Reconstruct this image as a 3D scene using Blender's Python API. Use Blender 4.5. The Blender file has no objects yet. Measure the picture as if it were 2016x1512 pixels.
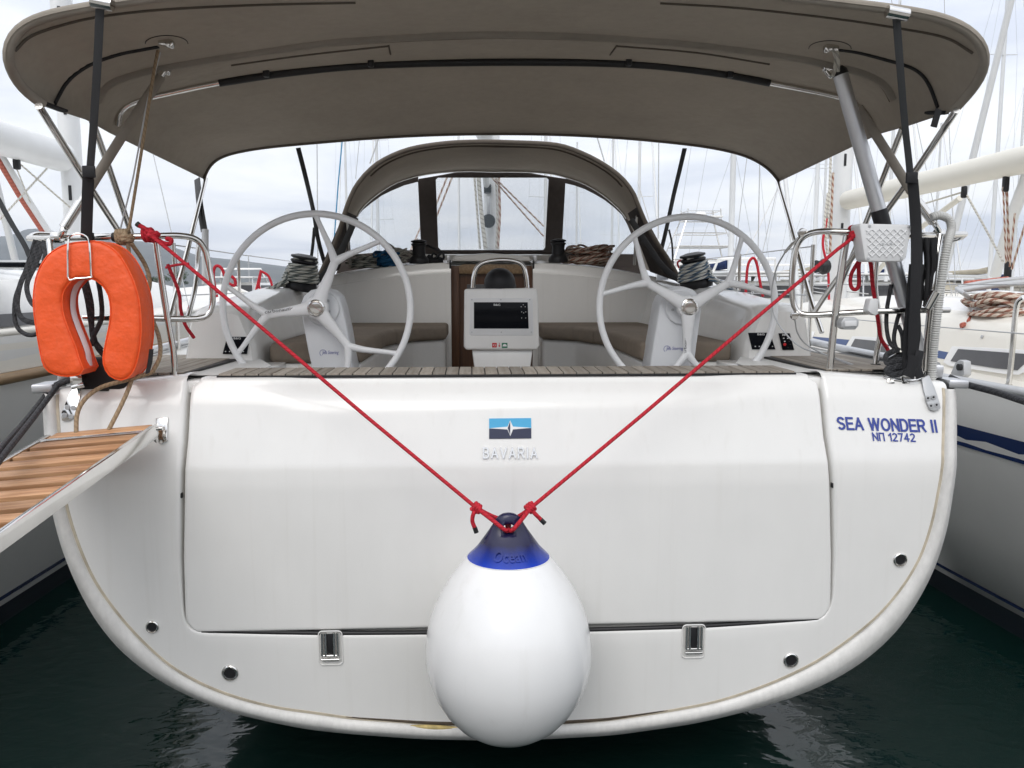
import bpy, bmesh, math, random
from mathutils import Vector, Matrix
from mathutils.bvhtree import BVHTree

# ------------------------------------------------------------------ camera
scene = bpy.context.scene
COL = scene.collection
IMG_W, IMG_H, FPX = 2016.0, 1512.0, 1630.0
CAM = Vector((-0.165, -3.4, 1.9))
YAW, PITCH = math.radians(2.8), math.radians(6.86)
FWD = Vector((math.sin(YAW)*math.cos(PITCH), math.cos(YAW)*math.cos(PITCH), -math.sin(PITCH)))
RGT = Vector((math.cos(YAW), -math.sin(YAW), 0))
UPV = RGT.cross(FWD)
cam_data = bpy.data.cameras.new("camera")
cam_data.sensor_width = 36.0
cam_data.lens = FPX/IMG_W*36.0
cam_data.clip_start = 0.05
cam_data.clip_end = 20000
cam = bpy.data.objects.new("camera", cam_data)
COL.objects.link(cam)
M = Matrix((RGT, UPV, -FWD)).transposed().to_4x4()
M.translation = CAM
cam.matrix_world = M
scene.camera = cam
scene.view_settings.view_transform = 'Standard'
scene.view_settings.look = 'None'
scene.view_settings.gamma = 1.0
scene.view_settings.use_curve_mapping = False
scene.view_settings.exposure = 0.36
scene.cycles.max_bounces = 8
scene.cycles.diffuse_bounces = 4
scene.cycles.glossy_bounces = 4
scene.cycles.transparent_max_bounces = 12
scene.cycles.volume_bounces = 0
scene.cycles.sample_clamp_indirect = 4.0

# ------------------------------------------------------------------ sky
SUN_EL, SUN_AZ = math.radians(45), math.radians(196)   # azimuth clockwise from +Y
world = bpy.data.worlds.new("World")
scene.world = world
world.use_nodes = True
wt = world.node_tree
for n in list(wt.nodes): wt.nodes.remove(n)
def N(t, kind, **kw):
    n = t.nodes.new(kind)
    for k, v in kw.items(): setattr(n, k, v)
    return n
w_out = N(wt, 'ShaderNodeOutputWorld')
w_bg = N(wt, 'ShaderNodeBackground'); w_bg.inputs['Strength'].default_value = 0.1
sky = N(wt, 'ShaderNodeTexSky', sky_type='NISHITA')
sky.sun_disc = False; sky.sun_elevation = SUN_EL; sky.sun_rotation = SUN_AZ
tc = N(wt, 'ShaderNodeTexCoord')
sep = N(wt, 'ShaderNodeSeparateXYZ'); wt.links.new(tc.outputs['Generated'], sep.inputs[0])
def wmath(op, a, b=None, clamp=False):
    n = N(wt, 'ShaderNodeMath', operation=op); n.use_clamp = clamp
    for i, v in enumerate((a, b)):
        if v is None: continue
        if isinstance(v, (int, float)): n.inputs[i].default_value = v
        else: wt.links.new(v, n.inputs[i])
    return n.outputs[0]
zc = wmath('MAXIMUM', sep.outputs['Z'], 0.0)
den = wmath('ADD', zc, 0.12)
cx = wmath('DIVIDE', sep.outputs['X'], den)
cy = wmath('DIVIDE', sep.outputs['Y'], den)
comb = N(wt, 'ShaderNodeCombineXYZ')
wt.links.new(cx, comb.inputs[0]); wt.links.new(cy, comb.inputs[1])
cl1 = N(wt, 'ShaderNodeTexNoise'); cl1.inputs['Scale'].default_value = 0.75
cl1.inputs['Detail'].default_value = 6; cl1.inputs['Roughness'].default_value = 0.52; cl1.inputs['Distortion'].default_value = 0.5
wt.links.new(comb.outputs[0], cl1.inputs['Vector'])
ramp = N(wt, 'ShaderNodeValToRGB')
wt.links.new(cl1.outputs['Fac'], ramp.inputs['Fac'])
ramp.color_ramp.elements[0].position = 0.36; ramp.color_ramp.elements[0].color = (6.6, 7.0, 7.9, 1)
ramp.color_ramp.elements[1].position = 0.62; ramp.color_ramp.elements[1].color = (9.8, 9.85, 9.9, 1)
e = ramp.color_ramp.elements.new(0.48); e.color = (8.3, 8.55, 9.1, 1)
# overcast sky: the zenith is brighter than the horizon (CIE overcast)
grad = wmath('ADD', wmath('MULTIPLY', zc, 0.55), 0.92)
cs = N(wt, 'ShaderNodeVectorMath', operation='SCALE')
wt.links.new(ramp.outputs['Color'], cs.inputs[0]); wt.links.new(grad, cs.inputs['Scale'])
mixs = N(wt, 'ShaderNodeMix', data_type='RGBA'); mixs.inputs['Factor'].default_value = 0.9
wt.links.new(sky.outputs['Color'], mixs.inputs['A']); wt.links.new(cs.outputs[0], mixs.inputs['B'])
wt.links.new(mixs.outputs['Result'], w_bg.inputs['Color'])
wt.links.new(w_bg.outputs[0], w_out.inputs['Surface'])

sun_data = bpy.data.lights.new("sun", 'SUN')
sun_data.energy = 0.95; sun_data.angle = math.radians(35); sun_data.color = (1.0, 0.965, 0.92)
sun = bpy.data.objects.new("sun", sun_data); COL.objects.link(sun)
sd = Vector((math.sin(SUN_AZ)*math.cos(SUN_EL), math.cos(SUN_AZ)*math.cos(SUN_EL), math.sin(SUN_EL)))
sun.rotation_euler = sd.to_track_quat('Z', 'Y').to_euler()
sun.location = (0, -10, 20)

# ------------------------------------------------------------------ rays through the photograph, to find where things stand
def ray(px, py):
    return FWD*FPX + RGT*(px-IMG_W/2) - UPV*(py-IMG_H/2)
def P(px, py, Y):
    d = ray(px, py); return CAM + d*((Y-CAM.y)/d.y)
def PZ(px, py, Z):
    d = ray(px, py); return CAM + d*((Z-CAM.z)/d.z)
def PX(px, py, X):
    d = ray(px, py); return CAM + d*((X-CAM.x)/d.x)
def PPL(px, py, p0, nrm):
    d = ray(px, py); return CAM + d*((p0-CAM).dot(nrm)/d.dot(nrm))

# ------------------------------------------------------------------ materials
MATS = {}
def mat(name, color, rough=0.5, metal=0.0, var=0.0, vscale=6.0, bump=0.0, bscale=60.0, coat=0.0, stretch=None, spec=0.5, var2=0.0, vscale2=40.0, rvar=0.0):
    m = bpy.data.materials.new(name); m.use_nodes = True
    t = m.node_tree; b = t.nodes['Principled BSDF']
    b.inputs['Roughness'].default_value = rough; b.inputs['Metallic'].default_value = metal
    b.inputs['Coat Weight'].default_value = coat; b.inputs['Coat Roughness'].default_value = 0.08
    b.inputs['Specular IOR Level'].default_value = spec
    c = tuple(color)+(1,)
    b.inputs['Base Color'].default_value = c
    co = N(t, 'ShaderNodeTexCoord'); mp = N(t, 'ShaderNodeMapping')
    t.links.new(co.outputs['Object'], mp.inputs['Vector'])
    if stretch: mp.inputs['Scale'].default_value = stretch
    last = None
    for amt, sc in ((var, vscale), (var2, vscale2)):
        if amt <= 0: continue
        nz = N(t, 'ShaderNodeTexNoise'); nz.inputs['Scale'].default_value = sc
        nz.inputs['Detail'].default_value = 5; nz.inputs['Roughness'].default_value = 0.6
        t.links.new(mp.outputs[0], nz.inputs['Vector'])
        mr = N(t, 'ShaderNodeMapRange')
        mr.inputs['From Min'].default_value = 0.3; mr.inputs['From Max'].default_value = 0.7
        mr.inputs['To Min'].default_value = 1-amt; mr.inputs['To Max'].default_value = 1+amt
        t.links.new(nz.outputs['Fac'], mr.inputs['Value'])
        vs = N(t, 'ShaderNodeVectorMath', operation='SCALE')
        if last is None: vs.inputs[0].default_value = color
        else: t.links.new(last, vs.inputs[0])
        t.links.new(mr.outputs[0], vs.inputs['Scale']); last = vs.outputs[0]
        if rvar:
            r2 = N(t, 'ShaderNodeMapRange'); r2.inputs['To Min'].default_value = max(0.02, rough-rvar); r2.inputs['To Max'].default_value = rough+rvar
            t.links.new(nz.outputs['Fac'], r2.inputs['Value']); t.links.new(r2.outputs[0], b.inputs['Roughness'])
    if last is not None: t.links.new(last, b.inputs['Base Color'])
    if bump > 0:
        nb = N(t, 'ShaderNodeTexNoise'); nb.inputs['Scale'].default_value = bscale; nb.inputs['Detail'].default_value = 4
        t.links.new(mp.outputs[0], nb.inputs['Vector'])
        bp = N(t, 'ShaderNodeBump'); bp.inputs['Strength'].default_value = bump; bp.inputs['Distance'].default_value = 0.01
        t.links.new(nb.outputs['Fac'], bp.inputs['Height']); t.links.new(bp.outputs[0], b.inputs['Normal'])
    MATS[name] = m
    return m

def rope_mat(name, c1, c2, fleck=0.5, k=60.0, n=4.0, rough=0.75):
    """braided rope: pattern follows the tube's UV (u round, v metres along)"""
    m = bpy.data.materials.new(name); m.use_nodes = True
    t = m.node_tree; b = t.nodes['Principled BSDF']; b.inputs['Roughness'].default_value = rough
    uv = N(t, 'ShaderNodeTexCoord'); sp = N(t, 'ShaderNodeSeparateXYZ'); t.links.new(uv.outputs['UV'], sp.inputs[0])
    def mth(op, a, bb=None):
        x = N(t, 'ShaderNodeMath', operation=op)
        for i, v in enumerate((a, bb)):
            if v is None: continue
            if isinstance(v, (int, float)): x.inputs[i].default_value = v
            else: t.links.new(v, x.inputs[i])
        return x.outputs[0]
    U = mth('MULTIPLY', sp.outputs['X'], n*6.28318); V = mth('MULTIPLY', sp.outputs['Y'], k*6.28318)
    s1 = mth('SINE', mth('ADD', U, V)); s2 = mth('SINE', mth('SUBTRACT', U, V))
    h = mth('MAXIMUM', s1, s2)
    f = mth('GREATER_THAN', mth('SINE', mth('ADD', mth('MULTIPLY', U, 0.5), mth('MULTIPLY', V, 0.5))), 1-2*fleck)
    mx = N(t, 'ShaderNodeMix', data_type='RGBA'); t.links.new(f, mx.inputs['Factor'])
    mx.inputs['A'].default_value = tuple(c1)+(1,); mx.inputs['B'].default_value = tuple(c2)+(1,)
    t.links.new(mx.outputs['Result'], b.inputs['Base Color'])
    bp = N(t, 'ShaderNodeBump'); bp.inputs['Strength'].default_value = 0.5; bp.inputs['Distance'].default_value = 0.002
    t.links.new(h, bp.inputs['Height']); t.links.new(bp.outputs[0], b.inputs['Normal'])
    MATS[name] = m
    return m

def canvas_mat(name, color, var=0.1, translucent=0.0):
    m = mat(name, color, rough=0.9, var=var, vscale=2.2, bump=0.0, spec=0.15, var2=0.06, vscale2=25)
    t = m.node_tree; b = t.nodes['Principled BSDF']
    co = N(t, 'ShaderNodeTexCoord')
    w1 = N(t, 'ShaderNodeTexNoise'); w1.inputs['Scale'].default_value = 420
    t.links.new(co.outputs['Object'], w1.inputs['Vector'])
    w2 = N(t, 'ShaderNodeTexNoise'); w2.inputs['Scale'].default_value = 3.2; w2.inputs['Detail'].default_value = 3
    t.links.new(co.outputs['Object'], w2.inputs['Vector'])
    b1 = N(t, 'ShaderNodeBump'); b1.inputs['Strength'].default_value = 0.25; b1.inputs['Distance'].default_value = 0.002
    t.links.new(w1.outputs['Fac'], b1.inputs['Height'])
    b2 = N(t, 'ShaderNodeBump'); b2.inputs['Strength'].default_value = 0.6; b2.inputs['Distance'].default_value = 0.06
    t.links.new(w2.outputs['Fac'], b2.inputs['Height']); t.links.new(b1.outputs[0], b2.inputs['Normal'])
    t.links.new(b2.outputs[0], b.inputs['Normal'])
    if translucent > 0:
        tr = N(t, 'ShaderNodeBsdfTranslucent'); tr.inputs['Color'].default_value = tuple(min(1, 1.9*x) for x in color)+(1,)
        mx = N(t, 'ShaderNodeMixShader'); mx.inputs[0].default_value = translucent
        out = t.nodes['Material Output']
        t.links.new(b.outputs[0], mx.inputs[1]); t.links.new(tr.outputs[0], mx.inputs[2]); t.links.new(mx.outputs[0], out.inputs['Surface'])
    return m

def wood_mat(name, c1, c2, rough=0.6, axis='Y', scale=1.0):
    m = bpy.data.materials.new(name); m.use_nodes = True
    t = m.node_tree; b = t.nodes['Principled BSDF']; b.inputs['Roughness'].default_value = rough
    co = N(t, 'ShaderNodeTexCoord'); mp = N(t, 'ShaderNodeMapping')
    s = [60*scale, 60*scale, 60*scale]; s['XYZ'.index(axis)] = 2.5*scale
    mp.inputs['Scale'].default_value = s
    t.links.new(co.outputs['Object'], mp.inputs['Vector'])
    nz = N(t, 'ShaderNodeTexNoise'); nz.inputs['Scale'].default_value = 1.0; nz.inputs['Detail'].default_value = 5
    t.links.new(mp.outputs[0], nz.inputs['Vector'])
    oi = N(t, 'ShaderNodeObjectInfo')
    mr = N(t, 'ShaderNodeMapRange'); mr.inputs['From Min'].default_value = 0.3; mr.inputs['From Max'].default_value = 0.7
    t.links.new(nz.outputs['Fac'], mr.inputs['Value'])
    mx = N(t, 'ShaderNodeMix', data_type='RGBA'); t.links.new(mr.outputs[0], mx.inputs['Factor'])
    mx.inputs['A'].default_value = tuple(c1)+(1,); mx.inputs['B'].default_value = tuple(c2)+(1,)
    r2 = N(t, 'ShaderNodeMapRange'); r2.inputs['To Min'].default_value = 0.78; r2.inputs['To Max'].default_value = 1.18
    t.links.new(oi.outputs['Random'], r2.inputs['Value'])
    vs = N(t, 'ShaderNodeVectorMath', operation='SCALE'); t.links.new(mx.outputs['Result'], vs.inputs[0]); t.links.new(r2.outputs[0], vs.inputs['Scale'])
    t.links.new(vs.outputs[0], b.inputs['Base Color'])
    bp = N(t, 'ShaderNodeBump'); bp.inputs['Strength'].default_value = 0.25; bp.inputs['Distance'].default_value = 0.002
    t.links.new(nz.outputs['Fac'], bp.inputs['Height']); t.links.new(bp.outputs[0], b.inputs['Normal'])
    MATS[name] = m
    return m

def glass_mat(name, tint, alpha, rough=0.05):
    m = bpy.data.materials.new(name); m.use_nodes = True
    t = m.node_tree; b = t.nodes['Principled BSDF']
    b.inputs['Base Color'].default_value = tuple(tint)+(1,); b.inputs['Roughness'].default_value = rough
    b.inputs['Alpha'].default_value = alpha
    MATS[name] = m
    return m

def gelcoat_mat(name, color):
    m = mat(name, color, 0.22, var=0.02, vscale=1.5, coat=0.3, var2=0.012, vscale2=9, stretch=(1, 1, 0.35), rvar=0.06)
    t = m.node_tree; b = t.nodes['Principled BSDF']; co = N(t, 'ShaderNodeTexCoord')
    src = b.inputs['Base Color'].links[0].from_socket
    # faint run-off streaks
    mp = N(t, 'ShaderNodeMapping'); mp.inputs['Scale'].default_value = (26, 26, 0.7); t.links.new(co.outputs['Object'], mp.inputs['Vector'])
    nz = N(t, 'ShaderNodeTexNoise'); nz.inputs['Scale'].default_value = 1.0; nz.inputs['Detail'].default_value = 4; t.links.new(mp.outputs[0], nz.inputs['Vector'])
    r1 = N(t, 'ShaderNodeMapRange'); r1.inputs['From Min'].default_value = 0.58; r1.inputs['From Max'].default_value = 0.80; r1.inputs['To Max'].default_value = 0.20; t.links.new(nz.outputs['Fac'], r1.inputs['Value'])
    mx = N(t, 'ShaderNodeMix', data_type='RGBA'); t.links.new(r1.outputs[0], mx.inputs['Factor']); t.links.new(src, mx.inputs['A']); mx.inputs['B'].default_value = (0.62, 0.60, 0.55, 1)
    # small scuffs
    mp2 = N(t, 'ShaderNodeMapping'); mp2.inputs['Scale'].default_value = (5, 5, 14); mp2.inputs['Rotation'].default_value = (0, 0.3, 0); t.links.new(co.outputs['Object'], mp2.inputs['Vector'])
    n2 = N(t, 'ShaderNodeTexNoise'); n2.inputs['Scale'].default_value = 2.2; n2.inputs['Detail'].default_value = 8; n2.inputs['Roughness'].default_value = 0.75; t.links.new(mp2.outputs[0], n2.inputs['Vector'])
    r2 = N(t, 'ShaderNodeMapRange'); r2.inputs['From Min'].default_value = 0.70; r2.inputs['From Max'].default_value = 0.78; r2.inputs['To Max'].default_value = 0.4; t.links.new(n2.outputs['Fac'], r2.inputs['Value'])
    mx2 = N(t, 'ShaderNodeMix', data_type='RGBA'); t.links.new(r2.outputs[0], mx2.inputs['Factor']); t.links.new(mx.outputs['Result'], mx2.inputs['A']); mx2.inputs['B'].default_value = (0.50, 0.48, 0.44, 1)
    t.links.new(mx2.outputs['Result'], b.inputs['Base Color'])
    # moulded panels are never quite flat
    n3 = N(t, 'ShaderNodeTexNoise'); n3.inputs['Scale'].default_value = 2.6; n3.inputs['Detail'].default_value = 2; t.links.new(co.outputs['Object'], n3.inputs['Vector'])
    bp = N(t, 'ShaderNodeBump'); bp.inputs['Strength'].default_value = 0.25; bp.inputs['Distance'].default_value = 0.02; t.links.new(n3.outputs['Fac'], bp.inputs['Height'])
    t.links.new(bp.outputs[0], b.inputs['Normal'])
    return m
GEL = gelcoat_mat('gelcoat', (0.815, 0.808, 0.785))
GELC = mat('gelcoat_cream', (0.76, 0.73, 0.66), 0.3, var=0.03, vscale=2, coat=0.2)
GELG = mat('gelcoat_deck', (0.70, 0.695, 0.67), 0.45, var=0.03, vscale=3, bump=0.05, bscale=300)
RIM = mat('hull_edge', (0.68, 0.67, 0.645), 0.42, var=0.10, vscale=7, var2=0.07, vscale2=45, stretch=(1, 1, 0.6))
GROOVE = mat('groove', (0.42, 0.40, 0.36), 0.6, var=0.12, vscale=10)
BLACK = mat('black_rubber', (0.012, 0.012, 0.013), 0.5)
BLACKG = mat('black_gloss', (0.005, 0.006, 0.009), 0.15, spec=0.12)
BLACKP = mat('black_plastic', (0.018, 0.018, 0.02), 0.45, spec=0.3, bump=0.05, bscale=200)
STEEL = mat('stainless', (0.72, 0.71, 0.69), 0.12, metal=1.0, var=0.05, vscale=10, rvar=0.05)
ALU = mat('aluminium', (0.62, 0.63, 0.65), 0.38, metal=0.85, var=0.03, vscale=30)
ALUG = mat('aluminium_grey', (0.5, 0.51, 0.52), 0.45, metal=0.4)
MASTW = mat('mast_white', (0.72, 0.73, 0.73), 0.35, var=0.03, vscale=4)
CANVAS = canvas_mat('canvas_taupe', (0.345, 0.312, 0.268), translucent=0.20)
CANVASD = canvas_mat('canvas_taupe_dark', (0.115, 0.098, 0.082))
FRAMEC = canvas_mat('sprayhood_frame', (0.060, 0.050, 0.045))
CUSH = canvas_mat('cushion_fabric', (0.235, 0.195, 0.155))
WEB = mat('black_webbing', (0.014, 0.014, 0.016), 0.85, bump=0.3, bscale=350)
WEBG = mat('grey_webbing', (0.045, 0.048, 0.052), 0.8, bump=0.3, bscale=350)
TEAKG = wood_mat('teak_weathered', (0.235, 0.20, 0.16), (0.36, 0.325, 0.28), 0.75, 'Y')
TEAKO = wood_mat('teak_fresh', (0.34, 0.165, 0.075), (0.60, 0.345, 0.18), 0.5, 'X')
WOODB = wood_mat('mahogany', (0.075, 0.032, 0.016), (0.12, 0.055, 0.026), 0.35, 'Z')
TEAKB = wood_mat('teak_rail', (0.20, 0.125, 0.06), (0.33, 0.22, 0.12), 0.55, 'Y')
ORANGE = mat('orange_vinyl', (0.86, 0.105, 0.018), 0.5, var=0.08, vscale=7, bump=1.0, bscale=11, var2=0.04, vscale2=60)
ORANGE.node_tree.nodes['Bump'].inputs['Distance'].default_value = 0.013
REDR = rope_mat('rope_red', (0.55, 0.012, 0.03), (0.42, 0.008, 0.02), 0.4, 90, 4)
BLKR = rope_mat('rope_black', (0.02, 0.021, 0.024), (0.035, 0.036, 0.04), 0.4, 50, 4)
BEIR = rope_mat('rope_beige', (0.36, 0.26, 0.16), (0.28, 0.20, 0.12), 0.4, 90, 4)
GRYR = rope_mat('rope_grey_fleck', (0.50, 0.50, 0.45), (0.12, 0.14, 0.13), 0.36, 20, 3)
BLUF = rope_mat('rope_blue_fleck', (0.60, 0.60, 0.56), (0.08, 0.13, 0.19), 0.36, 20, 3)
BRNR = rope_mat('rope_brown_fleck', (0.55, 0.46, 0.38), (0.27, 0.12, 0.08), 0.4, 25, 3)
WHTR = rope_mat('rope_white', (0.62, 0.60, 0.54), (0.40, 0.38, 0.34), 0.3, 40, 3)
BLUR = rope_mat('rope_blue', (0.01, 0.12, 0.28), (0.008, 0.09, 0.2), 0.3, 50, 3)
FENW = gelcoat_mat('fender_white', (0.84, 0.84, 0.835))
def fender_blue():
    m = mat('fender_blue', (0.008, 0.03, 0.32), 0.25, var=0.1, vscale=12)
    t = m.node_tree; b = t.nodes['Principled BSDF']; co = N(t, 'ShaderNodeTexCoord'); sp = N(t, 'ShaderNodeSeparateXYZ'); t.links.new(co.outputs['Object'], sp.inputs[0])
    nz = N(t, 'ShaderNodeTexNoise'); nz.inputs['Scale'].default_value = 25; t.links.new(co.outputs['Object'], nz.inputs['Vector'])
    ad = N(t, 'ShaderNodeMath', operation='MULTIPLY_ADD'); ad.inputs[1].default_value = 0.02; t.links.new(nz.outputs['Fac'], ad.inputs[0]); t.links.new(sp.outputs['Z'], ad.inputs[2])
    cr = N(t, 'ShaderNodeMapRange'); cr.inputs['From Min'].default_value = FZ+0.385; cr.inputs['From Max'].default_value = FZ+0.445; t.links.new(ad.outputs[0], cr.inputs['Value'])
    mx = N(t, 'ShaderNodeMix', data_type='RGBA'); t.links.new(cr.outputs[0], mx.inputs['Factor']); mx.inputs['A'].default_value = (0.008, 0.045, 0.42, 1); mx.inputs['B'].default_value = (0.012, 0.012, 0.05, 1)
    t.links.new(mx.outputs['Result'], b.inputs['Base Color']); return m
FZ = P(1001, 1285, -0.44).z      # neck colour runs from blue at its base to dark navy upwards
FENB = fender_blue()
PLW = mat('white_plastic', (0.74, 0.745, 0.75), 0.4, var=0.02, vscale=10)
WHEELW = mat('wheel_white', (0.79, 0.80, 0.81), 0.4, var=0.02, vscale=10)
PEDW = mat('pedestal_white', (0.72, 0.735, 0.755), 0.42, var=0.02, vscale=5)
HOSE = mat('grey_hose', (0.50, 0.50, 0.48), 0.5, var=0.05, vscale=10)
NAVY = mat('navy_paint', (0.012, 0.028, 0.10), 0.25)
INKB = mat('ink_blue', (0.035, 0.06, 0.30), 0.35)
INKG = mat('ink_grey', (0.10, 0.10, 0.11), 0.5)
LOGOC = mat('logo_cyan', (0.06, 0.39, 0.66), 0.3)
LOGON = mat('logo_navy', (0.015, 0.02, 0.06), 0.3)
WHITE = mat('white_paint', (0.8, 0.8, 0.8), 0.35)
GREENS = mat('sticker_green', (0.0, 0.16, 0.07), 0.4)
REDS = mat('sticker_red', (0.55, 0.01, 0.015), 0.4)
SMOKE = mat('smoked_acrylic', (0.075, 0.075, 0.08), 0.35, var=0.15, vscale=6)
PINKR = rope_mat('rope_faded_red', (0.45, 0.13, 0.09), (0.35, 0.09, 0.06), 0.3, 50, 3)
ANTIF = mat('antifouling', (0.012, 0.02, 0.03), 0.6)
GREYW = mat('grey_white_hull', (0.68, 0.68, 0.66), 0.3, var=0.03, vscale=2, coat=0.2)
VINYL = glass_mat('clear_vinyl', (0.55, 0.66, 0.74), 0.16, 0.12)
STONE = mat('breakwater_stone', (0.30, 0.27, 0.23), 0.9, var=0.25, vscale=1.5, bump=0.4, bscale=5)
LEAF = mat('leaf', (0.045, 0.075, 0.025), 0.8, var=0.3, vscale=3)
BARK = mat('bark', (0.10, 0.08, 0.06), 0.9)

# ------------------------------------------------------------------ building helpers
def new_empty(name, loc, label=None, cat=None, group=None):
    o = bpy.data.objects.new(name, None); COL.objects.link(o)
    o.location = loc; o.empty_display_size = 0.1
    if label: o['label'] = label
    if cat: o['category'] = cat
    if group: o['group'] = group
    return o
def tag(o, label, cat, group=None):
    o['label'] = label; o['category'] = cat
    if group: o['group'] = group
    return o
def struct(o, kind='structure'):
    o['kind'] = kind; return o
def finish(bm, name, material, parent=None, angle=38, flat=False, recalc=True):
    """link a bmesh (in world coordinates) as one object under its parent"""
    if recalc: bmesh.ops.recalc_face_normals(bm, faces=bm.faces[:])
    me = bpy.data.meshes.new(name); bm.to_mesh(me); bm.free()
    return link_mesh(me, name, material, parent, angle, flat)
def link_mesh(me, name, material, parent=None, angle=38, flat=False):
    if material is not None and not me.materials: me.materials.append(material)
    if not flat:
        me.polygons.foreach_set('use_smooth', [True]*len(me.polygons))
        me.set_sharp_from_angle(angle=math.radians(angle))
    o = bpy.data.objects.new(name, me); COL.objects.link(o)
    if parent is not None:
        o.parent = parent
        if parent.type == 'EMPTY': o.location = -parent.location
    return o
def cat_rom(pts, sub=8, closed=False):
    pts = [Vector(p) for p in pts]; n = len(pts); out = []
    rng = n if closed else n-1
    for i in range(rng):
        p1, p2 = pts[i], pts[(i+1) % n]
        p0 = pts[(i-1) % n] if (closed or i > 0) else p1*2-p2
        p3 = pts[(i+2) % n] if (closed or i+2 < n) else p2*2-p1
        for k in range(sub):
            t = k/sub
            out.append(0.5*((2*p1)+(-p0+p2)*t+(2*p0-5*p1+4*p2-p3)*t*t+(-p0+3*p1-3*p2+p3)*t*t*t))
    if not closed: out.append(pts[-1].copy())
    return out
def resample(pts, n):
    L = [0.0]
    for i in range(1, len(pts)): L.append(L[-1]+(pts[i]-pts[i-1]).length)
    out = []; j = 0
    for i in range(n):
        s = L[-1]*i/(n-1)
        while j < len(L)-2 and L[j+1] < s: j += 1
        d = L[j+1]-L[j]; t = 0 if d == 0 else (s-L[j])/d
        out.append(pts[j].lerp(pts[j+1], min(1, max(0, t))))
    return out
def tube(bm, pts, r, n=8, closed=False, caps=True, flat=1.0, flatdir=None):
    """sweep; r scalar or list; flat squashes the section along flatdir's normal (for webbing)"""
    pts = [Vector(p) for p in pts]
    uvl = bm.loops.layers.uv.verify()
    m = len(pts); rs = r if isinstance(r, (list, tuple)) else [r]*m
    tang = []
    for i in range(m):
        if closed: t = pts[(i+1) % m]-pts[(i-1) % m]
        else: t = pts[min(i+1, m-1)]-pts[max(i-1, 0)]
        tang.append(t.normalized() if t.length > 1e-9 else Vector((0, 0, 1)))
    ref = Vector(flatdir) if flatdir is not None else (Vector((0, 0, 1)) if abs(tang[0].z) < 0.9 else Vector((1, 0, 0)))
    nrm = (ref-tang[0]*ref.dot(tang[0])).normalized()
    rings = []; ln = [0.0]
    for i in range(m):
        if i:
            if flatdir is not None:
                nn = ref-tang[i]*ref.dot(tang[i])
                if nn.length > 1e-4: nrm = nn.normalized()
            else:
                nrm = nrm-tang[i]*nrm.dot(tang[i])
                nrm = nrm.normalized() if nrm.length > 1e-6 else tang[i].orthogonal().normalized()
            ln.append(ln[-1]+(pts[i]-pts[i-1]).length)
        bi = tang[i].cross(nrm)
        ring = []
        for k in range(n):
            a = 2*math.pi*k/n
            ring.append(bm.verts.new(pts[i]+nrm*(math.cos(a)*rs[i]*flat)+bi*(math.sin(a)*rs[i])))
        rings.append(ring)
    def quad(r0, r1, l0, l1):
        for k in range(n):
            f = bm.faces.new((r0[k], r0[(k+1) % n], r1[(k+1) % n], r1[k]))
            for lp, uv in zip(f.loops, ((k/n, l0), ((k+1)/n, l0), ((k+1)/n, l1), (k/n, l1))): lp[uvl].uv = uv
    for i in range(m-1): quad(rings[i], rings[i+1], ln[i], ln[i+1])
    if closed: quad(rings[-1], rings[0], ln[-1], ln[-1]+(pts[0]-pts[-1]).length)
    elif caps:
        bm.faces.new(rings[0][::-1]); bm.faces.new(rings[-1])
def mk_tube(name, pts, r, material, parent=None, n=8, smooth=0, closed=False, flat=1.0, flatdir=None):
    bm = bmesh.new()
    if smooth: pts = cat_rom(pts, smooth, closed)
    tube(bm, pts, r, n, closed, True, flat, flatdir)
    return finish(bm, name, material, parent, 50)
def box(bm, c, s, rot=None, bevel=0.0, seg=2):
    t = bmesh.new()
    bmesh.ops.create_cube(t, size=1.0)
    bmesh.ops.scale(t, vec=Vector(s), verts=t.verts)
    if bevel > 0: bmesh.ops.bevel(t, geom=t.edges[:], offset=bevel, segments=seg, affect='EDGES', profile=0.5)
    if rot is not None: bmesh.ops.rotate(t, cent=(0, 0, 0), matrix=rot, verts=t.verts)
    bmesh.ops.translate(t, vec=Vector(c), verts=t.verts)
    merge(bm, t)
def merge(bm, t):
    me = bpy.data.meshes.new('tmp'); t.to_mesh(me); t.free(); bm.from_mesh(me); bpy.data.meshes.remove(me)
def mk_box(name, c, s, material, parent=None, rot=None, bevel=0.004, seg=2):
    bm = bmesh.new(); box(bm, c, s, rot, bevel, seg); return finish(bm, name, material, parent)
def prism(bm, outline, ext, bevel=0.0, seg=2):
    """outline: 3D points of a planar-ish polygon; ext: extrusion vector"""
    t = bmesh.new(); ext = Vector(ext)
    a = [t.verts.new(Vector(p)) for p in outline]; b = [t.verts.new(Vector(p)+ext) for p in outline]
    t.faces.new(a); t.faces.new(b[::-1]); n = len(a)
    for i in range(n): t.faces.new((a[i], b[i], b[(i+1) % n], a[(i+1) % n]))
    bmesh.ops.recalc_face_normals(t, faces=t.faces[:])
    if bevel > 0:
        es = [e for e in t.edges if e.calc_face_angle(0) > 0.6]
        bmesh.ops.bevel(t, geom=es, offset=bevel, segments=seg, affect='EDGES', profile=0.5)
    merge(bm, t)
def mk_prism(name, outline, ext, material, parent=None, bevel=0.0, seg=2, angle=38):
    bm = bmesh.new(); prism(bm, outline, ext, bevel, seg); return finish(bm, name, material, parent, angle)
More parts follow.
